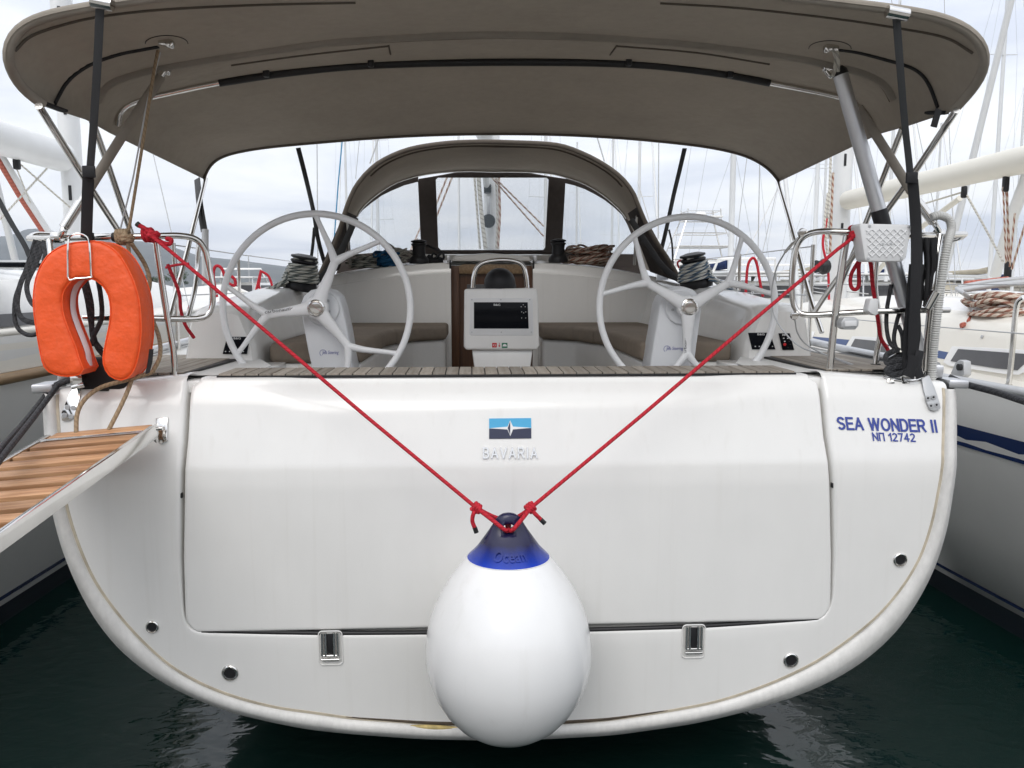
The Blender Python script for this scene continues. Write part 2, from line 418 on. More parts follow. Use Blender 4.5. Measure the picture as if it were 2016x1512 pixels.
def lathe(bm, prof, c, axis=(0, 0, 1), n=24):
    """prof: list of (radius, height along axis)"""
    ax = Vector(axis).normalized(); u = ax.orthogonal().normalized(); v = ax.cross(u); c = Vector(c); rings = []
    for r, h in prof:
        if r < 1e-6: rings.append([bm.verts.new(c+ax*h)])
        else: rings.append([bm.verts.new(c+ax*h+u*(r*math.cos(2*math.pi*k/n))+v*(r*math.sin(2*math.pi*k/n))) for k in range(n)])
    for a, b in zip(rings, rings[1:]):
        if len(a) == 1 and len(b) == 1: continue
        for k in range(n):
            if len(a) == 1: bm.faces.new((a[0], b[k], b[(k+1) % n]))
            elif len(b) == 1: bm.faces.new((a[k], a[(k+1) % n], b[0]))
            else: bm.faces.new((a[k], a[(k+1) % n], b[(k+1) % n], b[k]))
def mk_lathe(name, prof, c, material, parent=None, axis=(0, 0, 1), n=24, angle=38):
    bm = bmesh.new(); lathe(bm, prof, c, axis, n); return finish(bm, name, material, parent, angle)
def loft(bm, rings, closed=False):
    vr = [[bm.verts.new(p) for p in r] for r in rings]
    for a, b in zip(vr, vr[1:]):
        n = len(a)
        for k in range(n if closed else n-1):
            try: bm.faces.new((a[k], a[(k+1) % n], b[(k+1) % n], b[k]))
            except ValueError: pass
    return vr
def rounded_rect(w, h, r, n=5):
    out = []
    for cx_, cz_, a0 in ((w/2-r, h/2-r, 0), (-w/2+r, h/2-r, 90), (-w/2+r, -h/2+r, 180), (w/2-r, -h/2+r, 270)):
        for k in range(n+1):
            a = math.radians(a0+90*k/n); out.append((cx_+r*math.cos(a), cz_+r*math.sin(a)))
    return out
def interp(x, xs, ys):
    if x <= xs[0]: return ys[0]
    for i in range(1, len(xs)):
        if x <= xs[i]:
            t = (x-xs[i-1])/(xs[i]-xs[i-1]); return ys[i-1]+(ys[i]-ys[i-1])*t
    return ys[-1]
def bvh_of(o):
    return BVHTree.FromPolygons([v.co for v in o.data.vertices], [p.vertices[:] for p in o.data.polygons])
def hit(bvh, px, py):
    d = ray(px, py).normalized(); r = bvh.ray_cast(CAM, d); return r[0], r[1]
def text_mesh(s, extrude=0.0, bold=0.0, spacing=1.0, shear=0.0):
    """text as a mesh in the XY plane; returns mesh and its width and height"""
    cu = bpy.data.curves.new('text', 'FONT'); cu.body = s; cu.size = 1.0; cu.extrude = extrude; cu.offset = bold
    cu.space_character = spacing; cu.shear = shear; cu.resolution_u = 4
    o = bpy.data.objects.new('text', cu); COL.objects.link(o)
    dg = bpy.context.evaluated_depsgraph_get()
    me = bpy.data.meshes.new_from_object(o.evaluated_get(dg))
    bpy.data.objects.remove(o); bpy.data.curves.remove(cu)
    xs = [v.co.x for v in me.vertices]; ys = [v.co.y for v in me.vertices]
    return me, min(xs), max(xs), min(ys), max(ys)
def text_on(name, s, origin, xvec, yvec, nvec, material, parent, extrude=0.0, bold=0.0, spacing=1.0, shear=0.0):
    """write s so that it fills xvec (width) by yvec (height) from origin (lower left), standing off along nvec"""
    me, x0, x1, y0, y1 = text_mesh(s, extrude, bold, spacing, shear)
    origin, xvec, yvec, nvec = Vector(origin), Vector(xvec), Vector(yvec), Vector(nvec)
    for v in me.vertices:
        u = (v.co.x-x0)/(x1-x0); w = (v.co.y-y0)/(y1-y0)
        v.co = origin+xvec*u+yvec*w+nvec*(1.0 if extrude == 0 else (v.co.z/extrude*0.5+0.5))
    me.materials.clear()
    return link_mesh(me, name, material, parent, flat=True)
def arc(cx_, cy_, rx_, ry_, a0, a1, n=10):
    return [(cx_+rx_*math.cos(math.radians(a0+(a1-a0)*k/n)), cy_+ry_*math.sin(math.radians(a0+(a1-a0)*k/n))) for k in range(n+1)]
# plain grotesque capitals as strokes: (advance width, list of polylines), unit cap height
GLYPH = {
 'S': (0.62, [arc(0.31, 0.75, 0.29, 0.25, 15, 200)[:]+arc(0.31, 0.25, 0.29, 0.25, 95, -160)]),
 'E': (0.56, [[(0.56, 1), (0, 1), (0, 0), (0.57, 0)], [(0, 0.52), (0.50, 0.52)]]),
 'A': (0.70, [[(0, 0), (0.35, 1), (0.70, 0)], [(0.12, 0.33), (0.58, 0.33)]]),
 'W': (0.98, [[(0, 1), (0.24, 0), (0.49, 1), (0.74, 0), (0.98, 1)]]),
 'O': (0.74, [arc(0.37, 0.5, 0.37, 0.5, 0, 360, 28)]),
 'N': (0.62, [[(0, 0), (0, 1), (0.62, 0), (0.62, 1)]]),
 'D': (0.64, [[(0, 0), (0, 1), (0.30, 1)]+arc(0.30, 0.5, 0.34, 0.5, 90, -90, 14)+[(0, 0)]]),
 'R': (0.64, [[(0, 0), (0, 1), (0.36, 1)]+arc(0.36, 0.745, 0.25, 0.255, 90, -90, 10)+[(0, 0.49)], [(0.34, 0.49), (0.64, 0)]]),
 'B': (0.58, [[(0, 0), (0, 1), (0.32, 1)]+arc(0.32, 0.76, 0.22, 0.24, 90, -90, 10)+[(0, 0.52)], [(0.32, 0.52)]+arc(0.32, 0.26, 0.26, 0.26, 90, -90, 10)+[(0, 0)]]),
 'V': (0.66, [[(0, 1), (0.33, 0), (0.66, 1)]]),
 'I': (0.10, [[(0.05, 0), (0.05, 1)]]),
 'P': (0.60, [[(0, 0), (0, 1), (0.60, 1), (0.60, 0)]]),   # capital pi
 '1': (0.26, [[(0, 0.74), (0.26, 1), (0.26, 0)]]),
 '2': (0.54, [arc(0.27, 0.73, 0.26, 0.27, 165, -35, 10)+[(0.0, 0.0), (0.54, 0.0)]]),
 '7': (0.52, [[(0, 1), (0.52, 1), (0.18, 0)]]),
 '4': (0.56, [[(0.42, 0), (0.42, 1), (0, 0.30), (0.58, 0.30)]]),
 ' ': (0.16, []),
}
def stroke_text(name, s, origin, xvec, yvec, nvec, material, parent, weight=0.16, gap=0.24, depth=None):
    """lettering from GLYPH strokes, filling xvec by yvec; each stroke is a thin flat bar standing off along nvec"""
    x = 0.0; polys = []
    for ch in s:
        adv, strokes = GLYPH[ch]
        for st in strokes: polys.append([(x+a, weight/2+b*(1-weight)) for a, b in st])
        x += adv+gap
    W = x-gap
    origin, xvec, yvec, nvec = Vector(origin), Vector(xvec), Vector(yvec), Vector(nvec)
    asp = xvec.length/yvec.length; kx = asp/(W+weight)
    split = []
    for st in polys:      # break strokes at sharp corners
        cur = [st[0]]
        for i in range(1, len(st)):
            cur.append(st[i])
            if i < len(st)-1:
                a = Vector(((st[i][0]-st[i-1][0])*kx, st[i][1]-st[i-1][1])).normalized(); b = Vector(((st[i+1][0]-st[i][0])*kx, st[i+1][1]-st[i][1])).normalized()
                if a.dot(b) < 0.6: split.append(cur); cur = [st[i]]
        split.append(cur)
    polys = split
    bm = bmesh.new()
    for k, st in enumerate(polys):
        pts = [Vector(((a+weight/2)*kx, b, 0)) for a, b in st]
        closed = (pts[0]-pts[-1]).length < 1e-5
        if closed: pts = pts[:-1]
        L, Rr = [], []; n = len(pts)
        for i, p in enumerate(pts):
            t0 = (p-pts[i-1]).normalized() if (i or closed) else None
            t1 = (pts[(i+1) % n]-p).normalized() if (i < n-1 or closed) else None
            if t0 is None: t0 = t1
            if t1 is None: t1 = t0
            n0 = Vector((-t0.y, t0.x, 0)); n1 = Vector((-t1.y, t1.x, 0)); m_ = (n0+n1); m_ = m_.normalized() if m_.length > 1e-4 else n0
            ext = min(1.9, 1/max(0.35, m_.dot(n0)))
            q = p.copy()
            if not closed and i == 0 and n == 2: q -= t1*weight/2*0.98
            if not closed and i == n-1 and n == 2: q += t0*weight/2*0.98
            L.append(q+m_*weight/2*ext); Rr.append(q-m_*weight/2*ext)
        off = 1.0+0.04*(k % 3)
        def to3(v, h): return origin+xvec*(v.x/asp)+yvec*max(-0.0, min(1.0, v.y))+nvec*h
        rings = [[to3(v, off) for v in L], [to3(v, off) for v in Rr]]
        if depth: rings = [[to3(v, 0) for v in L]]+rings+[[to3(v, 0) for v in Rr]]
        if closed: rings = [r+[r[0]] for r in rings]
        loft(bm, rings)
    return finish(bm, name, material, parent, flat=True)
def copy_tree(o, parent=None):
    c = o.copy(); COL.objects.link(c); c.parent = parent
    for ch in list(o.children): copy_tree(ch, c)
    return c
rnd = random.Random(7)
# ================================================================== setting: water, hills, breakwater
WZ = -0.28
def water_mat():
    m = bpy.data.materials.new('sea_water'); m.use_nodes = True
    t = m.node_tree; b = t.nodes['Principled BSDF']
    b.inputs['Base Color'].default_value = (0.0025, 0.014, 0.0115, 1); b.inputs['Roughness'].default_value = 0.03
    b.inputs['IOR'].default_value = 1.33
    co = N(t, 'ShaderNodeTexCoord')
    prev = None
    for sc, st, dist, strc in ((0.45, 0.5, 0.12, (1, 0.8, 1)), (1.8, 0.45, 0.035, (1, 1.3, 1)), (7.0, 0.45, 0.008, (1, 1.6, 1)), (22.0, 0.2, 0.002, (1, 1.4, 1))):
        mp = N(t, 'ShaderNodeMapping'); mp.inputs['Scale'].default_value = strc; mp.inputs['Rotation'].default_value = (0, 0, 0.5)
        t.links.new(co.outputs['Object'], mp.inputs['Vector'])
        nz = N(t, 'ShaderNodeTexNoise'); nz.inputs['Scale'].default_value = sc; nz.inputs['Detail'].default_value = 2; nz.inputs['Distortion'].default_value = 0.6
        t.links.new(mp.outputs[0], nz.inputs['Vector'])
        bp = N(t, 'ShaderNodeBump'); bp.inputs['Strength'].default_value = st; bp.inputs['Distance'].default_value = dist
        t.links.new(nz.outputs['Fac'], bp.inputs['Height'])
        if prev: t.links.new(prev, bp.inputs['Normal'])
        prev = bp.outputs[0]
    t.links.new(prev, b.inputs['Normal'])
    return m
SEA = water_mat()
bm = bmesh.new()
vs = [bm.verts.new(p) for p in ((-3600, -300, WZ), (3600, -300, WZ), (3600, 3300, WZ), (-3600, 3300, WZ))]
bm.faces.new(vs)
struct(finish(bm, 'water', SEA, flat=True))

# hills across the bay
def hills_mesh(name, Y0, prof, depth, seed):
    r = random.Random(seed); rows = []
    px0, px1 = prof[0][0], prof[-1][0]
    n = 150
    for j in range(7):
        t = j/6; row = []
        for i in range(n):
            px = px0+(px1-px0)*i/(n-1)
            top = interp(px, [a for a, _ in prof], [b for _, b in prof])
            base = P(px, 560, Y0+depth*t); peak = P(px, top, Y0+depth)
            h = (peak.z-WZ)*(math.sin(t*math.pi/2)**0.8)
            nz = (math.sin(i*0.9+j*1.7+seed)+math.sin(i*0.37+j*2.3))*0.03*h*(1-t*0.8)+r.uniform(-1, 1)*0.012*h
            row.append(Vector((base.x, Y0+depth*t, WZ-1+max(0, h+nz))))
        rows.append(row)
    bm = bmesh.new(); loft(bm, rows)
    return bm
HILL = mat('scrub_hillside', (0.055, 0.060, 0.045), 0.95, var=0.4, vscale=0.012, var2=0.3, vscale2=0.06)
bm = hills_mesh('hills', 2100, [(-420, 500), (-300, 470), (-120, 478), (0, 468), (40, 462), (80, 451), (105, 454), (150, 470), (260, 474), (330, 484), (400, 505), (480, 514), (560, 524), (640, 538), (720, 550), (800, 559)], 900, 3)
struct(finish(bm, 'hills', HILL, angle=180))
bm = hills_mesh('hills', 2900, [(600, 558.5), (900, 555), (1100, 556.5), (1300, 554), (1500, 556), (1900, 553), (2300, 555), (2500, 558.5)], 300, 5)
struct(finish(bm, 'hills', HILL, angle=180))

# ================================================================== the yacht
yacht = new_empty('sailing_yacht', (0, 0, WZ), 'white sailing yacht moored stern-to, filling the frame, with raised bathing platform and twin wheels', 'sailing yacht')
ZDECK = 1.515
zs_prof = [-0.30, 0.0, 0.46, 1.10, 1.17, 1.44, 1.515]
ys_prof = [-0.095, -0.105, -0.118, -0.130, -0.126, -0.045, -0.005]
def Yt(z): return interp(z, zs_prof, ys_prof)
def PT(px, py, off=0.0):
    """point on the transom surface"""
    Y = -0.06
    for _ in range(6):
        p = P(px, py, Y); Y = Yt(p.z)+off
    return P(px, py, Y)

outer_px = [(80, 772), (80, 830), (86, 920), (99, 1017), (111, 1069), (139, 1139), (163, 1194), (194, 1240), (243, 1295), (299, 1337), (354, 1368), (417, 1397), (486, 1417), (590, 1439), (694, 1451), (830, 1460), (960, 1463), (1090, 1460), (1210, 1452), (1316, 1438), (1385, 1427), (1455, 1410), (1524, 1391), (1587, 1370), (1656, 1338), (1715, 1299), (1767, 1250), (1802, 1205), (1837, 1142), (1858, 1087), (1872, 1035), (1880, 985), (1889, 900), (1889, 830), (1885, 765)]
inner_px = [(113, 778), (115, 830), (120, 920), (132, 1000), (153, 1069), (184, 1139), (205, 1172), (226, 1201), (278, 1260), (333, 1309), (375, 1334), (417, 1356), (470, 1374), (540, 1392), (694, 1414), (830, 1424), (960, 1428), (1090, 1425), (1210, 1416), (1316, 1400), (1370, 1390), (1420, 1379), (1475, 1361), (1524, 1343), (1595, 1310), (1663, 1265), (1700, 1237), (1733, 1208), (1785, 1146), (1819, 1083), (1837, 1021), (1846, 975), (1856, 900), (1858, 830), (1857, 765)]
NU = 140
OUT = resample([PT(*p) for p in outer_px], NU)
INN = resample([PT(*p) for p in inner_px], NU)
OUT = resample(cat_rom(OUT[:-2:4]+[OUT[-1]], 6), NU); INN = resample(cat_rom(INN[:-2:4]+[INN[-1]], 6), NU)

# hull: edge of the transom and the sides running forward to the bow
def at_y(p, dy): return Vector((p.x, Yt(p.z)+dy, p.z))
rim_rings = []
for f, dy in ((-0.04, 0.05), (-0.02, 0.030), (0.04, 0.012), (0.14, -0.010), (0.34, -0.018), (0.50, -0.018), (0.60, -0.013), (0.92, 0.008), (1.0, 0.022)):
    rim_rings.append([at_y(INN[i].lerp(OUT[i], f), dy) for i in range(NU)])
bm = bmesh.new(); loft(bm, rim_rings)
finish(bm, 'hull_edge', RIM, yacht, 60)
rings = []
for Y, sx, dz, zk in ((None, 1, 0, 0), (0.5, 1.0, 0, 0), (2.0, 1.04, 0.02, 0.0), (4.5, 1.07, 0.06, 0.15), (7.0, 1.0, 0.12, 0.2), (9.5, 0.80, 0.2, 0.1), (11.5, 0.5, 0.28, 0.0), (13.0, 0.2, 0.35, -0.1), (13.9, 0.01, 0.4, -0.2)):
    ring = []
    for p in OUT:
        if Y is None: ring.append(Vector((p.x*1.001, Yt(p.z)+0.024, p.z-0.001)))
        else:
            k = max(0.0, min(1.0, p.z/1.5))
            ring.append(Vector((p.x*sx, Y+(Yt(p.z) if Y < 1 else 0), p.z+dz*k-zk*(1-k))))
    rings.append(ring)
bm = bmesh.new(); loft(bm, rings)
hull = finish(bm, 'hull', GEL, yacht, 60)

# transom moulding between the platform door and the hull edge
door_px = [(374, 752), (366, 860), (359, 960), (357, 1100), (360, 1205), (364, 1222), (375, 1234), (395, 1239), (650, 1243), (1000, 1240), (1365, 1230), (1600, 1214), (1620, 1211), (1634, 1200), (1640, 1180), (1641, 1100), (1638, 960), (1626, 860), (1612, 746)]
DOOR = [PT(*p) for p in door_px]
zb = (DOOR[8].z+DOOR[10].z)/2
DO = []
for i, p in enumerate(DOOR): DO.append(p)
DO = resample(DO, NU)
def corr(a, b, n):
    """resample both paths with matching corner positions"""
    return a, b
# door path fractions are re-timed so that its corners meet the round bilges
def retime(path, knots):
    n = len(path); out = []
    for i in range(NU):
        t = i/(NU-1); s = interp(t, [k[0] for k in knots], [k[1] for k in knots]); x = s*(n-1)
        j = min(int(x), n-2); out.append(path[j].lerp(path[j+1], x-j))
    return out
Ld = [0]
for a, b in zip(DO, DO[1:]): Ld.append(Ld[-1]+(b-a).length)
hL = 1.02/ Ld[-1]
DOm = retime(DO, [(0, 0), (0.27, hL), (0.73, 1-hL), (1, 1)])
MOULDW = 0.009
rings = []
cols = [(0.0, 0.055), (0.0, 0.030), (0.002, 0.016), (0.006, 0.007), (0.014, 0.0015), (0.024, 0.0)]
for d, dy in cols:
    r = []
    for i in range(NU):
        v = (INN[i]-DOm[i]); L = v.length; v = v/L
        p = DOm[i]+v*(MOULDW+d); r.append(at_y(p, dy))
    rings.append(r)
for f in (0.15, 0.3, 0.45, 0.6, 0.75, 0.88, 0.96, 1.03):
    r = []
    for i in range(NU):
        v = (INN[i]-DOm[i]); L = v.length; p = DOm[i]+v/L*(MOULDW+0.024); p = p.lerp(INN[i], f)
        r.append(at_y(p, 0.0))
    rings.append(r)
bm = bmesh.new(); loft(bm, rings)
# fold the upper edges of the two wings forward into the deck
for side in (0, NU-1):
    base = [r[side] for r in rings][3:]
    rr = [base]
    for dz, dy in ((0.010, 0.004), (0.020, 0.014), (0.026, 0.030), (0.028, 0.060), (0.028, 0.16)):
        rr.append([Vector((p.x, p.y+dy, p.z+dz)) for p in base])
    loft(bm, rr)
bmesh.ops.remove_doubles(bm, verts=bm.verts[:], dist=0.0004)
transom = finish(bm, 'transom', GEL, yacht, 60)
# groove behind the joint
bm = bmesh.new()
loft(bm, [[at_y(DO[i]+Vector((0, 0, 0))+(Vector((-1 if i < NU/2 else 1, 0, 0)) if 0.27 < abs(i/(NU-1)-0.5)+0.0 else Vector((0, 0, -1)))*k, 0.05) for i in range(NU)] for k in (-0.05, 0.05)])
finish(bm, 'joint_groove', GROOVE, yacht)

# the fold-down bathing platform, closed
zt = ZDECK-0.006
rowz = [zb+0.0]
z_list = [0.0, 0.002, 0.005, 0.009, 0.014, 0.02, 0.03, 0.045, 0.06, 0.08, 0.11, 0.15]
z0 = zb+0.004
zz = [z0+a for a in z_list]+[z0+0.15+(zt-z0-0.15)*k/44 for k in range(1, 45)]
Lp = [(p.z, p.x) for p in DOOR[:5]]; Rp = [(p.z, p.x) for p in DOOR[14:]]
Lp.sort(); Rp.sort()
def xl(z): return interp(z, [a for a, _ in Lp], [b for _, b in Lp])
def xr(z): return interp(z, [a for a, _ in Rp], [b for _, b in Rp])
RC = 0.075; GAP = 0.006
def bounds(z):
    a, b = xl(z)+GAP, xr(z)-GAP
    d = z-z0
    if d < RC: k = RC-math.sqrt(max(0, RC*RC-(RC-d)**2)); a += k; b -= k
    d = zt-z; rt = 0.03
    if d < rt: k = rt-math.sqrt(max(0, rt*rt-(rt-d)**2)); a += k; b -= k
    return a, b
edge = [0, 0.002, 0.005, 0.009, 0.014, 0.02, 0.03]
rows = []
for z in zz:
    a, b = bounds(z); w = b-a; row = []
    xs_ = [a+e for e in edge]+[a+0.03+(w-0.06)*k/48 for k in range(1, 48)]+[b-e for e in edge[::-1]]
    for x in xs_:
        d = min(x-a, b-x, z-z0); rr = 0.014
        off = (rr-math.sqrt(max(0, rr*rr-(rr-d)**2))) if d < rr else 0.0
        y = Yt(z)+off
        # soft bevel along the upper edge, running out towards both ends
        m = max(0.0, min(1.0, (abs(x)-0.78)/0.36)); m = m*m*(3-2*m)
        zc_ = 1.405+0.075*m
        if z > zc_: y += 0.038*((z-zc_)/(zt-1.405))*(1-0.55*m)
        row.append(Vector((x, y, z)))
    rows.append(row)
last = rows[-1]
for dz, dy in ((0.006, 0.003), (0.010, 0.010), (0.012, 0.02), (0.012, 0.30)):
    rows.append([Vector((p.x, p.y+dy, p.z+dz)) for p in last])
fr = rows[0]
rows.insert(0, [Vector((p.x, p.y+0.05, p.z)) for p in fr])
bm = bmesh.new(); loft(bm, rows)
# side returns of the door into the joint
for k in (0, -1):
    loft(bm, [[r[k] for r in rows[1:-4]], [r[k]+Vector((0, 0.05, 0)) for r in rows[1:-4]]])
bmesh.ops.remove_doubles(bm, verts=bm.verts[:], dist=0.0004)
door = finish(bm, 'bathing_platform', GEL, yacht, 60)
door_bvh = bvh_of(door)
# dark gasket slot under the platform
pts = [PT(x, y, 0.012) for x, y in ((398, 1241), (650, 1246), (1000, 1243), (1365, 1233), (1610, 1217))]
mk_tube('gasket', pts, 0.011, BLACK, door, 8, 6, flat=0.9)
for px, py in ((358, 975), (1638, 955)):
    p = PT(px, py, 0.02); mk_box('rubber_stop', p, (0.008, 0.02, 0.022), BLACK, door)

# hinges of the platform; each pocket's shade is a flat grey plate
def hinge(px, py):
    c = PT(px, py, 0.0); w = 0.085; h = 0.135
    nz = Vector((0, -1, 0.08)).normalized()
    rr = [Vector((c.x+x, Yt(c.z+z)+0.001, c.z+z)) for x, z in rounded_rect(w, h, 0.012, 4)]
    pk = mk_prism('hinge_pocket', rr, (0, -0.003, 0), GELG, yacht, 0.0)
    out = [Vector((c.x+x*1.12, Yt(c.z+z)-0.003, c.z+z*1.08)) for x, z in rounded_rect(w, h, 0.014, 4)]
    bmh = bmesh.new(); tube(bmh, out, 0.0028, 6, closed=True); finish(bmh, 'pocket_lip', GEL, pk)
    for dx in (-0.032, -0.018, 0.016, 0.031):
        mk_tube('hinge_bar', [Vector((c.x+dx, Yt(c.z+0.07)-0.010, c.z+0.068)), Vector((c.x+dx*1.02, Yt(c.z-0.02)-0.013, c.z-0.028))], 0.0055, STEEL, pk, 8)
    for dz in (-0.030, -0.047):
        mk_tube('hinge_pin', [Vector((c.x-0.036, Yt(c.z+dz)-0.012, c.z+dz)), Vector((c.x+0.036, Yt(c.z+dz)-0.012, c.z+dz))], 0.0055, STEEL, pk, 8)
    mk_box('hinge_plate', (c.x, Yt(c.z)-0.006, c.z+0.012), (0.026, 0.006, 0.10), BLACKP, pk, bevel=0.001)
hinge(651, 1275); hinge(1365, 1262)
# through-hull outlets
for px, py, r in ((300, 1234, 0.027), (453, 1325, 0.035), (1557, 1300, 0.034), (1772, 1102, 0.031)):
    c = PT(px, py)
    nrm = Vector((0, -1, (Yt(c.z+0.02)-Yt(c.z-0.02))/0.04)).normalized()
    o = mk_lathe('outlet', [(r, -0.004), (r, 0.002), (r*0.96, 0.005), (r*0.85, 0.007), (r*0.70, 0.006), (r*0.64, 0.002), (r*0.63, 0.0)], c, STEEL, yacht, nrm, 28)
    mk_lathe('outlet_bore', [(r*0.64, 0.0022), (0, 0.0022)], c, BLACKP, o, nrm, 24)

# maker's badge and lettering on the platform
def on_door(px, py, off=0.003):
    h, n = hit(door_bvh, px, py); return h-ray(px, py).normalized()*off
b0, b1, b2, b3 = on_door(963, 864), on_door(1046, 863), on_door(1046, 823), on_door(963, 824)
bx = b1-b0; bz = b3-b0; bn = Vector((0, -1, 0))
badge = mk_prism('badge', [b0, b0+bx, b0+bx+bz*0.5, b0+bz*0.5], (0, 0.004, 0), LOGON, door)
mk_prism('badge_sky', [b0+bz*0.5, b0+bx+bz*0.5, b0+bx+bz, b0+bz], (0, 0.004, 0), LOGOC, badge)
def bp_(u, v, o): return b0+bx*u+bz*v+bn*o
mk_prism('badge_streak', [bp_(0, 0.52, .0010), bp_(0.5, 0.44, .0010), bp_(1, 0.52, .0010), bp_(0.5, 0.60, .0010)], (0, 0.001, 0), WHITE, badge)
mk_prism('badge_star', [bp_(0.42, 0.52, .0016), bp_(0.5, 0.12, .0016), bp_(0.58, 0.52, .0016), bp_(0.5, 0.9, .0016)], (0, 0.0005, 0), WHITE, badge)
mk_prism('badge_star', [bp_(0.44, 0.52, .0022), bp_(0.5, 0.17, .0022), bp_(0.5, 0.86, .0022)], (0, 0.0005, 0), LOGON, badge)
mk_prism('badge_star', [bp_(0.44, 0.52, .0026), bp_(0.5, 0.52, .0026), bp_(0.5, 0.86, .0026)], (0, 0.0003, 0), LOGON, badge)
l0, l1, l2 = on_door(951, 902, 0.001), on_door(1058, 902, 0.001), on_door(951, 880, 0.001)
stroke_text('lettering', 'BAVARIA', l0, l1-l0, l2-l0, Vector((0, -0.007, 0)), mat('raised_letters', (0.74, 0.75, 0.76), 0.22, metal=0.45), door, weight=0.13, gap=0.40, depth=True)
# boat's name and port number on the starboard wing
a0, a1, a2 = PT(1650, 846, -0.002), PT(1847, 852, -0.002), PT(1650, 820, -0.002)
stroke_text('name_lettering', 'SEA WONDER II', a0, a1-a0, Vector((-0.004, (a2-a0).y, (a2-a0).z)), Vector((0, -0.0012, 0)), INKB, transom, weight=0.165, gap=0.27)
a0, a1, a2 = PT(1719, 868, -0.002), PT(1803, 870, -0.002), PT(1719, 851, -0.002)
stroke_text('number_lettering', 'NP 12742', a0, a1-a0, Vector((-0.003, (a2-a0).y, (a2-a0).z)), Vector((0, -0.0012, 0)), INKB, transom, weight=0.16, gap=0.28)

# ------------------------------------------------------------------ aft deck
deckbm = bmesh.new()
def hull_half(Y): return 1.88*interp(Y, [0, 0.5, 2, 4.5, 7, 9.5, 11.5, 13, 13.9], [1, 1, 1.04, 1.07, 1.0, .8, .5, .2, .01])
for s in (-1, 1):
    ys_ = [0.10, 0.5, 1.0, 2.0, 3.2, 4.5, 6.0]
    outr = [Vector((s*hull_half(y), y, ZDECK+0.03*min(1, max(0, (y-1)/4)))) for y in ys_]
    innr = [Vector((s*(1.30 if y > 0.7 else 1.10), y, ZDECK+0.01)) for y in ys_]
    loft(deckbm, [outr, innr])
dk = finish(deckbm, 'side_deck', GELG, yacht)
# foredeck
bm = bmesh.new(); ys_ = [6.0, 7, 9.5, 11.5, 13, 13.85]
loft(bm, [[Vector((-hull_half(y), y, ZDECK+0.03+0.05*(y-6))) for y in ys_], [Vector((0, y, ZDECK+0.10+0.05*(y-6))) for y in ys_], [Vector((hull_half(y), y, ZDECK+0.03+0.05*(y-6))) for y in ys_]])
finish(bm, 'foredeck', GELG, yacht)

# teak strip along the top of the platform: every plank a piece
ZT = ZDECK+0.014
fl, fr_ = PZ(402, 749, ZT), PZ(1608, 739, ZT)
mk_box('teak_caulking', (0, 0.158, ZT-0.006), (2.42, 0.262, 0.010), BLACK, door, bevel=0.002)
n_pl = 44; x0, x1 = -1.205, 1.205; pw = (x1-x0)/n_pl
for i in range(n_pl):
    c = x0+pw*(i+0.5)
    o = mk_box('teak_plank', (c, 0.158, ZT+0.0005), (pw-0.005, 0.254, 0.011), TEAKG, door, bevel=0.0008, seg=1)
# side decks in teak, laid fore and aft
for s in (-1, 1):
    bm = bmesh.new()
    prism(bm, [Vector((s*x, y, ZT-0.008)) for x, y in ((1.365, 0.105), (1.83, 0.105), (1.86, 1.0), (1.60, 1.02), (1.33, 0.76))], (0, 0, 0.011))
    base = finish(bm, 'teak_side_deck', BLACK, yacht)
    for k in range(14):
        xa = 1.37+k*0.053; xb = xa+0.049
        if xb > 1.84: break
        ya = 0.105; ye = interp((xa+xb)/2, [1.3, 1.6, 1.86], [0.75, 1.0, 1.0])
        mk_box('teak_plank', (s*(xa+xb)/2, (ya+ye)/2, ZT+0.0005), (xb-xa, ye-ya, 0.011), TEAKG, base, bevel=0.0008, seg=1)
# corner caps of the toe rail
for s, px, py in ((-1, 108, 760), (1, 1862, 752)):
    c = P(px, py, 0.03)
    mk_prism('corner_cap', [c+Vector((s*a, b, -0.02)) for a, b in ((-0.02, -0.06), (0.055, -0.08), (0.06, 0.04), (0.0, 0.10))], (0, 0, 0.035), ALU, yacht, 0.006)
    mk_prism('corner_cap', [c+Vector((s*a, b, 0.016)) for a, b in ((-0.06, 0.02), (-0.01, -0.0), (-0.0, 0.12), (-0.05, 0.14))], (0, 0, 0.055), ALU, yacht, 0.006)
    mk_tube('toe_rail', [Vector((s*(hull_half(y)-0.02), y, ZDECK+0.03+0.03*min(1, max(0, (y-1)/4)))) for y in (0.1, 0.5, 1, 2, 3.2, 4.5, 6)], 0.022, ALU, yacht, 8, 4)

# where transom meets hull edge: strip coloured for gap shadow and dirt, brown joint line
GAPTAN = mat('shadow_gap_tan', (0.50, 0.44, 0.34), 0.7, var=0.3, vscale=9)
JOINTB = mat('joint_brown', (0.07, 0.052, 0.035), 0.8, var=0.4, vscale=14)
mk_tube('shadow_gap_strip', [at_y(INN[i].lerp(OUT[i], 0.0), 0.006) for i in range(0, NU)], 0.0095, GAPTAN, transom, 6)
mk_tube('joint_line', [at_y(INN[i].lerp(OUT[i], -0.04), 0.0) for i in range(int(NU*0.36), int(NU*0.64))], [0.0015+0.0075*math.sin(math.pi*k/(int(NU*0.64)-int(NU*0.36)-1)) for k in range(int(NU*0.64)-int(NU*0.36))], JOINTB, transom, 6)

for s_ in (-1, 1): mk_box('joint_filler', (s_*1.305, 0.085, ZDECK-0.03), (0.10, 0.16, 0.05), GEL, yacht, bevel=0.006)

